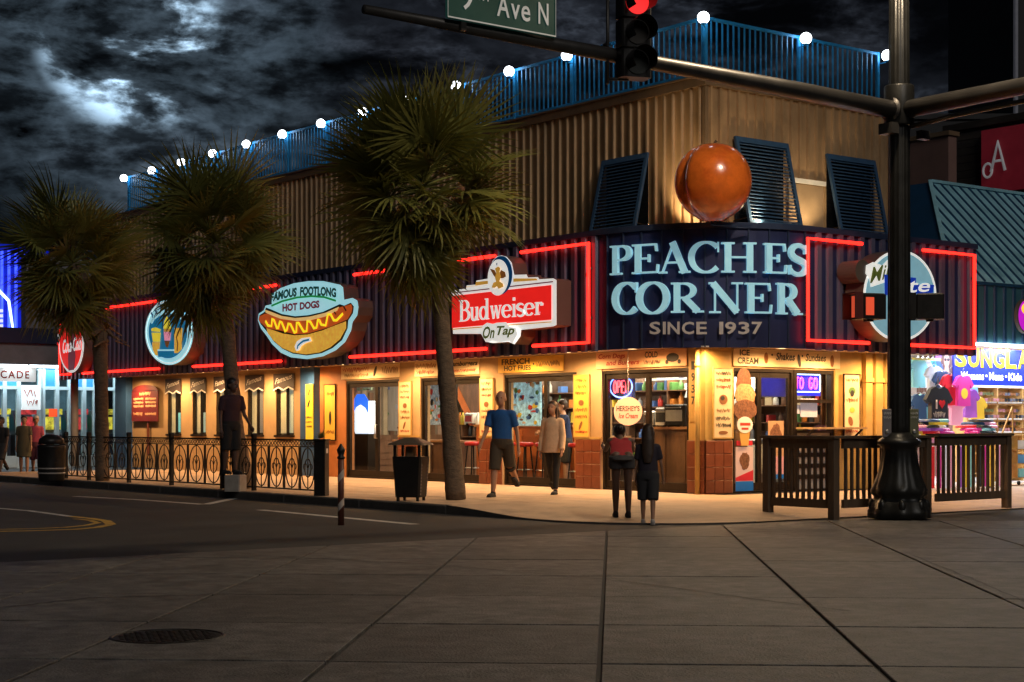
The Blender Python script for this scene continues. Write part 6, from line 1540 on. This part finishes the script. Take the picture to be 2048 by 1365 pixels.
for x in (0, .5, 1.48): q.box(x, x + .025, .14, 1.0, -.4, .003)
part('frame', q, M_pine, st_)
q = MB(); q.prism([(0.0, 1.0), (.35, 1.55), (.38, 1.55), (.03, 1.0)], -.02, .0); q.prism([(.36, 1.0), (.39, 1.0), (.39, 1.55), (.36, 1.55)], -.02, 0); part('brace', q, M_pine, st_)
for x in (.05, .7, 1.4): q = MB(); q.lathe([(.04, -.015), (.04, .015)], 12, Matrix.Translation((x, .045, -.1))); part('castor', q, M_black, st_)
for i, (x, z, k) in enumerate(((.2, .72, 'green'), (.22, .44, 'grey'), (.2, .16, 'orange'), (.75, .44, 'blue'), (.8, .16, 'aqua'), (.75, .72, 'white'))):
    q = MB(); q.bbox(-.14, .14, -.1, .1, 0, .17, .01)
    o = part('display_box', q, flat('box_' + k, {'green': (.15, .5, .1), 'grey': (.3, .3, .3), 'orange': (.75, .35, .05), 'blue': (.1, .3, .6), 'aqua': (.2, .5, .55), 'white': (.7, .7, .7)}[k], .15), None, M=T(Xr(2003, -.9) + x, -.75, z + .001)); tag(o, k + ' box on the low pine stand', 'box', 'boxes on the pine stand')

# ------------------------------------------------------------------ buildings behind the shop
b1 = thing('pink_building', 'plain dusky pink wall rising behind the teal awning', 'building')
q = MB(); q.box(11, 11.3, 3.3, 9, 0, 7.85); part('wall', q, mat('dusky_pink_stucco', (.22, .125, .105), .8, 0, .1, 2), b1); q = MB(); q.box(10.95, 11.35, 3.25, 9.05, 7.851, 7.95); part('coping', q, M_coping, b1)
b2 = thing('dark_wood_building', 'tall building clad in dark horizontal boards behind the awning', 'building')
q = MB(); q.box(14, 22, .5, 5.66, 0, 8.6); part('wall', q, mat('dark_cladding_back', (.03, .026, .023), .8), b2)
r = random.Random(2); M_dkb = mat('dark_wood_board', (.055, .045, .038), .7, 0, .35, 4, .2, 30, stretch=(1, .3, 1), rnd=.3)
for k in range(22):
    q = MB(); z = 4.3 + k * .19; q.box(13.955 - r.uniform(0, .012), 13.999, .5, 5.66, z, z + .178); part('board', q, M_dkb, b2)
q = MB(); q.box(13.9, 14.1, .48, 5.7, 8.55, 8.72); part('coping', q, M_dkb, b2)
p = onX(2050, 310, 13.8)
t = thing('red_wall_sign', 'dark red sign with white script hung on the dark boards', 'sign', Lm(13.8, p.y, p.z))
q = MB(); q.box(-1.25, 2.0, -.80, .75, -.1, 0); part('panel', q, mat('wall_sign_red', (.30, .02, .035), .5, emit=.12), t)
q = MB(); q.tube([(-.95, -.3, .02), (-.75, .42, .02), (-.55, -.3, .02)], .04, 6); q.tube([(-.85, -.05, .02), (-.65, -.05, .02)], .03, 6); q.tube([(-1.05 + .13 * math.cos(a), -.25 + .17 * math.sin(a), .02) for a in [2 * math.pi * i / 16 for i in range(16)]], .03, 6, True); part('script', q, mat('wall_sign_white', (.5, .5, .52), .5, emit=.2), t, True)
b3 = thing('dark_tower', 'dark tower block edge far behind the boarded building', 'building')
pa = atdep(2036, 400, 75)
q = MB(); Mt = frameM((pa.x, pa.y, 0), (RT.x, RT.y, 0), (FW.x, FW.y, 0), (0, 0, 1)); q.box(0, 18, 0, 12, 0, 26, Mt); part('wall', q, mat('tower_dark', (.02, .02, .024), .7), b3)
q = MB(); q.box(-.12, .0, -.02, .3, 0, 26, Mt); part('edge_trim', q, mat('tower_edge', (.16, .16, .19), .6, emit=.15), b3)
pa = atdep(1890, 400, 60)
b4 = thing('low_block', 'low black roofline behind the mast arm', 'building')
q = MB(); Mt = frameM((pa.x, pa.y, 0), (RT.x, RT.y, 0), (FW.x, FW.y, 0), (0, 0, 1)); q.box(-2, 14, 0, 10, 0, 12.3, Mt); part('wall', q, MATS['tower_dark'], b4); q = MB(); q.box(-2.1, 14.1, -.1, 10.1, 12.301, 12.5, Mt); part('coping', q, MATS['tower_dark'], b4)

# ------------------------------------------------------------------ arcade across the side lane
AY = 28.5
def ax(px): return Xr(px, AY)
arc_b = thing('arcade', 'cool white lit arcade shop front with tall glazing across the lane', 'arcade')
x0, x1 = ax(-140), 3.6
M_awh = mat('arcade_white_frame', (.55, .68, .72), .4, .1, .1, 4)
q = MB(); q.box(x0, x1, AY - .6, AY + .3, 3.02, 3.66); part('fascia', q, mat('arcade_grey', (.22, .21, .22), .7), arc_b)
q = MB(); q.box(x0, x1, AY - .7, AY + .3, 3.661, 4.12); part('blue_strip', q, mat('arcade_blue', (.012, .022, .06), .5), arc_b)
q = MB(); q.box(ax(52), x1, AY + .0, AY + .4, 4.121, 6.4); part('upper_wall', q, mat('arcade_upper', (.20, .19, .20), .7), arc_b)
q = MB(); q.box(x0, x1, AY + 5, AY + 5.1, -.1, 3.0); part('back_wall', q, mat('arcade_back', (.12, .2, .24), .6, 0, .5, 2), arc_b)
q = MB(); q.box(x0, x1, AY, AY + 5, ZR, ZR + .03); part('floor', q, mat('arcade_floor', (.3, .34, .36), .4), arc_b)
q = MB(); q.box(x0, x1, AY, AY + 5, 3.0, 3.018); part('ceiling', q, P_white, arc_b)
mull = [-90, -40, 9, 37, 80, 86, 114, 140, 168, 190, 210, 232, 252]
for i, px in enumerate(mull):
    q = MB(); q.box(ax(px) - .06, ax(px) + .06, AY - .04, AY + .1, ZR, 3.0); part('mullion', q, M_awh, arc_b)
q = MB(); q.box(x0, x1, AY - .03, AY + .09, 2.28, 2.38); part('transom', q, M_awh, arc_b)
q = MB(); q.box(x0, x1, AY - .03, AY + .09, ZR + .03, .25); part('stall_riser', q, M_awh, arc_b)
for a, b in zip(mull[:-1], mull[1:]):
    if b - a < 10: continue
    q = MB(); q.box(ax(a) + .061, ax(b) - .061, AY + .02, AY + .03, .251, 2.279); part('pane', q, GLASS, arc_b)
    q = MB(); q.box(ax(a) + .061, ax(b) - .061, AY + .02, AY + .03, 2.381, 2.99); part('pane', q, GLASS if (a // 10) % 2 else flat('transom_blue', (.03, .2, .5), .5), arc_b)
for a, b in ((-40, 42), (48, 66), (70, 118)):
    q = MB(); q.box(ax(a), ax(b), AY - .55, AY - .40, 2.94, 3.01); part('tube_lamp', q, mat('arcade_tube_glow', (1, 1, 1), .4, emit=7, ecol=(.8, .95, 1), var=0), arc_b)
for px in (-60, 20, 100, 170, 230): light('arcade_lamp', 'AREA', (ax(px), AY - .3, 2.9), 22, (.75, .92, 1.0), .8); light('arcade_lamp', 'AREA', (ax(px), AY + 2.5, 2.9), 45, (.75, .95, 1.0), 1.2)
s0 = ax(-52); t = thing('arcade_sign', 'white sign with dark red capitals ending ADE under the canopy', 'sign', Rm(s0, AY - .62, 2.50)); w = ax(56) - s0
q = MB(); q.box(0, w, 0, .42, -.08, 0); part('panel', q, mat('arcade_sign_white', (.8, .85, .85), .4, emit=.6), t)
q = MB(); text(q, 'ARCADE', .1, w - .2, .09, .33, .003, .02, 0, 1.25); part('lettering', q, P_red, t)
t = thing('gift_sign', 'square white sign with red scribbled script over the arcade door', 'sign', Rm(ax(41), AY - .12, 1.66)); w = ax(78) - ax(41)
q = MB(); q.box(0, w, 0, .75, -.05, 0); part('panel', q, MATS['arcade_sign_white'], t); q = MB(); scribble(q, .08, w - .1, .35, .62, .004, 3, .035); scribble(q, .15, w - .1, .12, .32, .004, 4, .03); part('hand_lettering', q, P_red, t)
r = random.Random(21); GC = [('red', (.6, .04, .04)), ('green', (.05, .45, .15)), ('violet', (.3, .08, .5)), ('yellow', (.7, .55, .05)), ('teal', (.03, .35, .4)), ('orange', (.75, .25, .02))]
for i in range(16):
    n_, c_ = GC[i % 6]; px = -30 + i * 17.5; z0 = .0 + .02
    t = thing('game_machine', n_ + ' arcade game cabinet inside the glazed shop across the lane', 'arcade game', T(ax(px), AY + 1.2 + (i % 3) * .7, ZR + .03), n_ + ' game cabinets')
    q = MB(); q.prism([(-.35, 0), (.35, 0), (.35, 1.7), (.1, 1.75), (-.2, 1.1), (-.35, 1.0)], -.3, .3, Matrix.Rotation(math.pi / 2, 4, 'X') @ Matrix.Rotation(math.pi / 2, 4, 'Y')); part('cabinet', q, flat('game_dark', (.03, .03, .05)), t)
    q = MB(); q.box(-.25, .25, -.36, -.30, 1.15, 1.55); part('screen', q, mat('game_' + n_, c_, .4, 0, .9, 5, emit=.7), t)
    q = MB(); q.box(-.3, .3, -.37, -.30, 1.62, 1.80); part('marquee', q, flat('game_' + n_, c_, .8), t)
t = thing('red_window_card', 'small glowing red card in the arcade window', 'card', Rm(ax(97), AY - .05, 1.45)); q = MB(); q.box(0, .26, 0, .24, -.02, 0); part('sheet', q, flat('card_red', (.9, .08, .02), .9), t)
# blue neon tower
p = atdep(-60, 700, 56)
t = thing('neon_tower', 'building face glowing with blue neon beyond the palms', 'building', frameM((p.x, p.y, 3.5), (RT.x, RT.y, 0), (FW.x, FW.y, 0), (0, 0, 1)))
q = MB(); q.box(-6, 1.92, 0, 3, -3.6, 3.9); part('wall', q, mat('tower_blue_wall', (.02, .03, .25), .5, 0, .2, 2, emit=.35, ecol=(.0, .02, .8)), t)
for k in range(9): q = MB(); q.tube([(-.1 + k * .24, -.06, .3), (-.1 + k * .24, -.06, 3.6)], .05, 6); part('neon_tube', q, mat('tower_neon', (.1, .15, 1), .4, emit=2.0, ecol=(.04, .08, 1.0)), t, True)
q = MB(); q.tube([(.3, -.12, 3.0), (1.35, -.12, 1.9), (1.5, -.12, .9), (.4, -.12, .8)], .05, 6); part('sign_outline', q, N_pale, t, True)
q = MB()
for k in range(4): q.box(.9, 1.15, -.14, -.10, 1.0 + k * .17, 1.1 + k * .17)
part('white_marks', q, BW, t)
p = onX(149, 850, -.8)
o = MB(); o.tube([(-.8, p.y, -.0), (-.8, p.y, ZB0 + .03)], .11, 16); part('canopy_post', o, mat('grey_post', (.3, .27, .24), .6), rest, True)

# ------------------------------------------------------------------ people
def remeshed(name, mb, m_, voxel, parent, smooth_it=4):
    me = mb.mesh('tmp', m_); o = bpy.data.objects.new('tmp', me); COL.objects.link(o)
    md = o.modifiers.new('r', 'REMESH'); md.mode = 'VOXEL'; md.voxel_size = voxel
    sm = o.modifiers.new('s', 'SMOOTH'); sm.factor = .5; sm.iterations = smooth_it
    dg = bpy.context.evaluated_depsgraph_get(); out = bpy.data.meshes.new_from_object(o.evaluated_get(dg))
    bpy.data.objects.remove(o); bpy.data.meshes.remove(me); out.name = name
    if not out.materials: out.materials.append(m_)
    out.polygons.foreach_set('use_smooth', [True] * len(out.polygons))
    return link(name, out, parent)
def cap(mb, a, b, r0, r1, n=14):
    """tapered limb segment with rounded ends"""
    a = Vector(a); b = Vector(b); d = (b - a).normalized()
    pts = [a - d * r0 * .95, a - d * r0 * .6, a, b, b + d * r1 * .6, b + d * r1 * .95]
    mb.tube(pts, [r0 * .3, r0 * .8, r0, r1, r1 * .8, r1 * .3], n)
def cone(mb, a, b, r0, r1, n=18): mb.tube([a, b], [r0, r1], n)
def loft(mb, rings, n=20):
    """rings: (centre, rx, ry, up axis tilt) elliptical sections"""
    vs = []
    for (c, rx, ry) in rings:
        c = Vector(c)
        for k in range(n): t = 2 * math.pi * k / n; vs.append(c + Vector((rx * math.cos(t), ry * math.sin(t), 0)))
    fs = [tuple(range(n - 1, -1, -1)), tuple((len(rings) - 1) * n + k for k in range(n))]
    for i in range(len(rings) - 1):
        for k in range(n): fs.append((i * n + k, i * n + (k + 1) % n, (i + 1) * n + (k + 1) % n, (i + 1) * n + k))
    mb.add(vs, fs)
SKIN = {'fair': mat('skin_fair', (.52, .30, .21), .55, 0, .06, 8), 'tan': mat('skin_tan', (.40, .21, .13), .55, 0, .06, 8), 'dark': mat('skin_deep', (.12, .065, .045), .5, 0, .06, 8)}
def cloth(n, c): return mat('cloth_' + n, c, .85, 0, .14, 9, .25, 60)
HAIRM = {'brown': mat('hair_brown', (.05, .026, .015), .5, 0, .3, 40), 'black': mat('hair_black', (.014, .011, .01), .45, 0, .3, 40), 'grey': mat('hair_grey', (.22, .2, .18), .5, 0, .3, 40), 'blond': mat('hair_blond', (.3, .2, .09), .5, 0, .3, 40)}
def person(label, loc, head, H, legs, arms, lean=3, skin='fair', top=('shirt', None), bottom=('shorts', None), hair=('short', 'brown'), shoe=None, female=False, hyaw=0, hpitch=0, vox=.012, child=False):
    """legs, arms: (left, right); leg = (hip, knee) degrees; arm = (forward, out, elbow) degrees; the figure faces local -Y"""
    t = thing('person', label, 'person', T(loc[0], loc[1], loc[2], head))
    rad = math.radians; body = MB(); sk = SKIN[skin]
    hipw = H * (.050 if not female else .052); shw = H * (.108 if not female else .092)
    th, shn = .245 * H, .24 * H; bulk = 1.0 if not child else .85
    def sag(a): return Vector((0, -math.sin(rad(a)), -math.cos(rad(a))))
    J = []
    for i, (hp, kn) in enumerate(legs):
        s = 1 if i == 0 else -1; h = Vector((s * hipw, 0, 0)); k = h + sag(hp) * th; a = k + sag(hp - kn) * shn; J.append((h, k, a, hp - kn))
    low = min(j[2].z for j in J); hz = -low + .042 * H
    J = [tuple(p + Vector((0, 0, hz)) for p in j[:3]) + (j[3],) for j in J]
    pel = Vector((0, 0, hz)); up = Vector((0, -math.sin(rad(lean)), math.cos(rad(lean))))
    def tor(f): return pel + up * (f * H)
    fr = 1.0 if not female else .92
    trs = [(tor(-.035), .082 * H * (1.02 if female else 1), .062 * H), (tor(.02), .092 * H * (1.04 if female else 1), .068 * H), (tor(.09), .080 * H * fr * (.92 if female else 1), .060 * H), (tor(.16), .092 * H * fr, .064 * H), (tor(.225), .100 * H * fr, .064 * H), (tor(.27), .098 * H * fr, .056 * H), (tor(.30), .06 * H, .042 * H), (tor(.315), .034 * H, .034 * H)]
    loft(body, trs); cap(body, tor(.29), tor(.345), .032 * H * bulk, .030 * H * bulk)
    # head
    hs = 1.10 if not child else 1.22
    hc = tor(.345) + (up * .6 + UP * .4).normalized() * (.062 * H * hs) + Vector((0, -.012 * H, 0)); Mh = Matrix.Translation(hc) @ Matrix.Rotation(rad(hyaw), 4, 'Z') @ Matrix.Rotation(rad(hpitch), 4, 'X')
    h1 = H * hs
    body.ell((0, .006 * h1, .012 * h1), (.046 * h1, .056 * h1, .054 * h1), 16, 12, Mh); body.ell((0, -.014 * h1, -.026 * h1), (.036 * h1, .040 * h1, .044 * h1), 14, 10, Mh)
    body.ell((0, -.058 * h1, -.010 * h1), (.008 * h1, .013 * h1, .016 * h1), 8, 6, Mh)                     # nose
    for s in (-1, 1): body.ell((s * .047 * h1, .004 * h1, -.006 * h1), (.006 * h1, .012 * h1, .018 * h1), 8, 6, Mh)   # ears
    A = []
    for i, (fw_, ou, el) in enumerate(arms):
        s = 1 if i == 0 else -1; sh_ = tor(.268) + Vector((s * shw, 0, 0))
        d = Vector((s * math.sin(rad(ou)), -math.sin(rad(fw_)) * math.cos(rad(ou)), -math.cos(rad(fw_)) * math.cos(rad(ou)))).normalized()
        e = sh_ + d * .172 * H; fa = fw_ + el
        d2 = Vector((s * math.sin(rad(ou * .4)), -math.sin(rad(fa)), -math.cos(rad(fa)))).normalized(); w = e + d2 * .150 * H
        A.append((sh_, e, w, d2, s)); cap(body, sh_, e, .027 * H * bulk, .021 * H * bulk); cap(body, e, w, .021 * H * bulk, .0145 * H * bulk)
        cap(body, w, w + d2 * .040 * H, .016 * H * bulk, .019 * H * bulk); cap(body, sh_ + Vector((-s * .03 * H, 0, .0)), sh_, .034 * H * bulk, .030 * H * bulk)
    for (h, k, a, sa) in J:
        cap(body, h, k, .050 * H * bulk, .034 * H * bulk); m_ = k.lerp(a, .3); cap(body, k, m_, .033 * H * bulk, .034 * H * bulk); cap(body, m_, a, .034 * H * bulk, .021 * H * bulk)
    bo = remeshed('body', body, sk, vox, t)
    # fingers
    fb = MB()
    for (sh_, e, w, d2, s) in A:
        inn = Vector((-s * .9, 0, 0)); fwd = Vector((0, -1, 0)); side = d2.cross(inn)
        if side.length < .1: side = fwd
        side.normalize(); palm_c = w + d2 * .052 * H
        for k in range(4):
            o_ = palm_c + side * (.0125 * H * (k - 1.5)); ln = (.042, .047, .044, .034)[k] * H; b1 = o_ + d2 * ln * .5; b2 = b1 + (d2 * .8 + inn * .55).normalized() * ln * .5
            fb.tube([o_ - d2 * .01 * H, b1, b2], [.0062 * H, .0056 * H, .0042 * H], 6)
        o_ = w + d2 * .022 * H + side * .014 * H; fb.tube([o_, o_ + (side + d2).normalized() * .022 * H, o_ + (side * .5 + d2).normalized() * .044 * H], [.0075 * H, .0064 * H, .005 * H], 6)
    part('fingers', fb, sk, t, True)
    # face
    q = MB()
    for s in (-1, 1): q.ell((s * .018 * h1, -.0475 * h1, .006 * h1), (.0062 * h1, .004 * h1, .004 * h1), 8, 6, Mh)
    part('eyes', q, mat('eye_dark', (.02, .015, .012), .2), t)
    q = MB(); q.ell((0, -.0505 * h1, -.036 * h1), (.014 * h1, .005 * h1, .0042 * h1), 10, 6, Mh); part('mouth', q, mat('lips', (.35, .12, .1), .5), t)
    # trousers
    bk, bm_ = bottom
    if bk:
        q = MB(); inf = .012
        loft(q, [(tor(-.06), .082 * H + inf, .064 * H + inf), (tor(-.02), .094 * H + inf, .072 * H + inf), (tor(.02), .096 * H + inf, .072 * H + inf), (tor(.06), .088 * H + inf, .066 * H + inf)])
        for (h, k, a, sa) in J:
            if bk == 'shorts': cone(q, h, h.lerp(k, .98), .058 * H + inf, .050 * H + inf); cone(q, k, k.lerp(a, .10), .050 * H + inf, .049 * H + inf)
            elif bk == 'hotpants': cone(q, h + UP * .01, h.lerp(k, .42), .056 * H + inf, .056 * H + inf)
            elif bk == 'leggings': cap(q, h, k, .052 * H + .004, .036 * H + .005); m_ = k.lerp(a, .3); cap(q, k, m_, .035 * H + .005, .036 * H + .005); cone(q, m_, k.lerp(a, .93), .036 * H + .005, .024 * H + .005)
            elif bk == 'skirt': pass
        if bk == 'skirt':
            kz = min(j[1].z for j in J); loft(q, [((0, 0, kz + .02 * H), .125 * H, .11 * H), ((0, 0, hz - .05 * H), .11 * H, .09 * H), (tor(.05), .09 * H, .07 * H)])
        remeshed({'shorts': 'shorts', 'hotpants': 'shorts', 'leggings': 'leggings', 'skirt': 'skirt'}[bk], q, bm_, vox, t, 3)
    tk, tm = top
    q = MB(); inf = .014
    lo = {'shirt': -.015, 'cardigan': -.07, 'tank': .02, 'tunic': -.16}[tk]; wid = {'shirt': 1.0, 'cardigan': 1.22, 'tank': 1.0, 'tunic': 1.25}[tk]
    rings = [(tor(lo) if lo > -.1 else tor(0) + UP * (lo * H), .094 * H * wid + inf, .070 * H * wid + inf), (tor(.05), .092 * H * (wid * .5 + .5) + inf, .068 * H * (wid * .5 + .5) + inf)] + [(c, rx + inf, ry + inf) for (c, rx, ry) in trs[3:6]] + [(tor(.30), .062 * H + inf, .046 * H + inf), (tor(.31), .040 * H + inf * .6, .040 * H + inf * .6)]
    loft(q, rings)
    for (sh_, e, w, d2, s) in A:
        if tk in ('shirt', 'tunic'): cap(q, sh_ + Vector((-s * .03 * H, 0, 0)), sh_, .042 * H, .040 * H); cone(q, sh_, sh_.lerp(e, .72), .038 * H, .036 * H)
        elif tk == 'cardigan': cap(q, sh_ + Vector((-s * .03 * H, 0, 0)), sh_, .042 * H, .038 * H); cap(q, sh_, e, .038 * H, .036 * H); cone(q, e - (w - e) * .1, w + d2 * .01 * H, .036 * H, .034 * H)
        else: cap(q, sh_ + Vector((-s * .045 * H, 0, .0)), sh_ + Vector((-s * .015 * H, 0, .005)), .036 * H, .030 * H)
    remeshed({'shirt': 'shirt', 'cardigan': 'cardigan', 'tank': 'tank_top', 'tunic': 'tunic'}[tk], q, tm, vox, t, 3)
    # shoes
    sh_m = shoe or cloth('shoe_dark', (.02, .02, .022))
    for (h, k, a, sa) in J:
        ang = rad(max(-35, min(40, sa * .8))) if a.z > hz * .0 + .06 * H else rad(sa * .2)
        M = Matrix.Translation(a) @ Matrix.Rotation(ang, 4, 'X'); q = MB()
        q.ell((0, -.052 * H, -.020 * H), (.028 * H, .072 * H, .020 * H), 14, 8, M); q.ell((0, .004 * H, -.008 * H), (.025 * H, .032 * H, .032 * H), 12, 8, M); q.box(-.024 * H, .024 * H, -.11 * H, .025 * H, -.0415 * H, -.028 * H, M)
        remeshed('shoe', q, sh_m, max(.009, vox * .8), t, 2)
    # hair
    hk, hm = hair; hm = HAIRM[hm] if isinstance(hm, str) else hm; q = MB()
    if hk in ('short', 'long', 'bun'):
        q.ell((0, .012 * h1, .024 * h1), (.051 * h1, .056 * h1, .050 * h1), 16, 12, Mh); q.ell((0, .026 * h1, -.004 * h1), (.048 * h1, .040 * h1, .046 * h1), 14, 10, Mh)
        if hk == 'bun': q.ell((0, .035 * h1, .07 * h1), (.024 * h1,) * 3, 10, 8, Mh)
        if hk == 'long':
            b0 = Mh @ Vector((0, .035 * h1, .02 * h1)); b1 = Mh @ Vector((0, .055 * h1, -.06 * h1)); b2 = tor(.20) + Vector((0, .075 * H, 0)); b3 = tor(.11) + Vector((0, .082 * H, 0))
            loft(q, [(b3, .035 * H, .016 * H), (b2, .060 * H, .024 * H), (b1, .055 * h1, .030 * h1), (b0, .048 * h1, .036 * h1)])
            for s in (-1, 1): cap(q, Mh @ Vector((s * .046 * h1, .0, .0)), tor(.215) + Vector((s * .05 * H, -.035 * H, 0)), .014 * H, .012 * H)
        remeshed('hair', q, hm, vox * .8, t, 2)
    elif hk == 'cap':
        q.ell((0, .008 * h1, .028 * h1), (.050 * h1, .058 * h1, .046 * h1), 16, 12, Mh); q.ell((0, -.055 * h1, .030 * h1), (.040 * h1, .045 * h1, .006 * h1), 14, 6, Mh); remeshed('cap', q, hm, vox * .8, t, 2)
    elif hk == 'bald':
        q.ell((0, .022 * h1, -.002 * h1), (.0485 * h1, .042 * h1, .034 * h1), 14, 10, Mh); remeshed('hair', q, hm, vox * .8, t, 2)
    return t
def face_to(px_dir):   # heading so that local -Y points along direction
    return math.atan2(px_dir.x, -px_dir.y)
toward = -FW
p = onZ(1004, 994, 0)
person('man in a blue T-shirt and dark knee shorts striding past the open door', (p.x, p.y, 0), face_to((toward * .85 - RT * .35)), 1.76, ((-20, 30), (14, 4)), ((-14, 12, 14), (16, 10, 22)), 3, 'tan', ('shirt', cloth('royal_blue', (.010, .085, .30))), ('shorts', cloth('dark_khaki', (.055, .042, .028))), ('bald', 'grey'), female=False, hyaw=8)
p = onZ(1106, 989, 0)
person('woman in a loose beige cardigan and black leggings walking past the open door', (p.x, p.y, 0), face_to((toward * .9 - RT * .3)), 1.60, ((12, 4), (-14, 22)), ((10, 10, 18), (-10, 12, 16)), 2, 'tan', ('cardigan', cloth('beige', (.62, .42, .27))), ('leggings', cloth('black_knit', (.015, .014, .015))), ('long', 'brown'), female=True, hyaw=-6)
p = onZ(1244, 1036, -.09)
person('woman in red top and dark shorts stooping towards the doors, her back to the street', (p.x, p.y, ground_z(p.x, p.y)), face_to(FW), 1.60, ((5, 2), (-3, 4)), ((62, 10, 40), (60, 12, 48)), 60, 'dark', ('tank', cloth('red', (.36, .022, .028))), ('hotpants', cloth('charcoal', (.035, .033, .036))), ('bun', 'black'), female=True, hpitch=-50)
p = onZ(1296, 1046, -.10)
person('girl with long dark hair and a dark top standing with her back to the street', (p.x, p.y, ground_z(p.x, p.y)), face_to(FW * .97 + RT * .12), 1.30, ((9, 3), (-8, 6)), ((6, 8, 10), (4, 14, 20)), 1, 'tan', ('shirt', cloth('dark_purple', (.030, .022, .034))), ('shorts', cloth('charcoal', (.035, .033, .036))), ('long', 'brown'), shoe=cloth('shoe_pale', (.42, .38, .36)), female=True, child=True)
p = onZ(471, 983, 0); p = Vector((p.x, p.y, 0)) - RT * .12
person('person in dark plum clothes standing on the concrete block beside the leaning palm', (p.x + .05, p.y + .02, .302), face_to(RT * .55 - FW * .6), 1.72, ((3, 4), (-3, 4)), ((12, 8, 30), (-4, 8, 14)), 4, 'dark', ('shirt', cloth('plum', (.045, .018, .026))), ('shorts', cloth('black_knit', (.015, .014, .015))), ('short', 'black'), hyaw=15)
for px, py, lab, tp, bt, hr, hd, pose in ((4, 949, 'person in a black top and dark shorts walking at the far left edge', ('shirt', cloth('black_knit', (.015, .014, .015))), ('shorts', cloth('charcoal', (.035, .033, .036))), ('short', 'black'), -1, ((22, 8), (-20, 28))),
                                          (48, 950, 'woman in a loose olive tunic walking by the arcade', ('tunic', cloth('olive', (.07, .065, .04))), ('skirt', cloth('olive', (.07, .065, .04))), ('short', 'black'), 1, ((6, 3), (-6, 8))),
                                          (72, 949, 'person in a pink top and pale cap walking by the black barrel', ('shirt', cloth('pink', (.42, .07, .12))), ('shorts', cloth('wine', (.12, .03, .05))), ('cap', cloth('cream_cap', (.6, .55, .48))), 1, ((10, 6), (-10, 14)))):
    p = onZ(px, py, ZR)
    person(lab, (p.x, p.y, ZR), face_to(toward + RT * .25 * hd), 1.56, pose, ((10, 8, 16), (-10, 8, 16)), 3, 'tan' if hd > 0 else 'dark', tp, bt, hr, female=hd > 0, vox=.018)
p = onX(1132, 850, 1.0)
person('worker in a navy shirt standing inside the open doorway by the stool', (p.x, p.y, .004), face_to(-FW * .2 - RT), 1.68, ((4, 4), (-4, 4)), ((40, 8, 40), (30, 8, 50)), 6, 'fair', ('shirt', cloth('navy', (.015, .03, .10))), ('shorts', cloth('charcoal', (.035, .033, .036))), ('short', 'brown'), vox=.016)
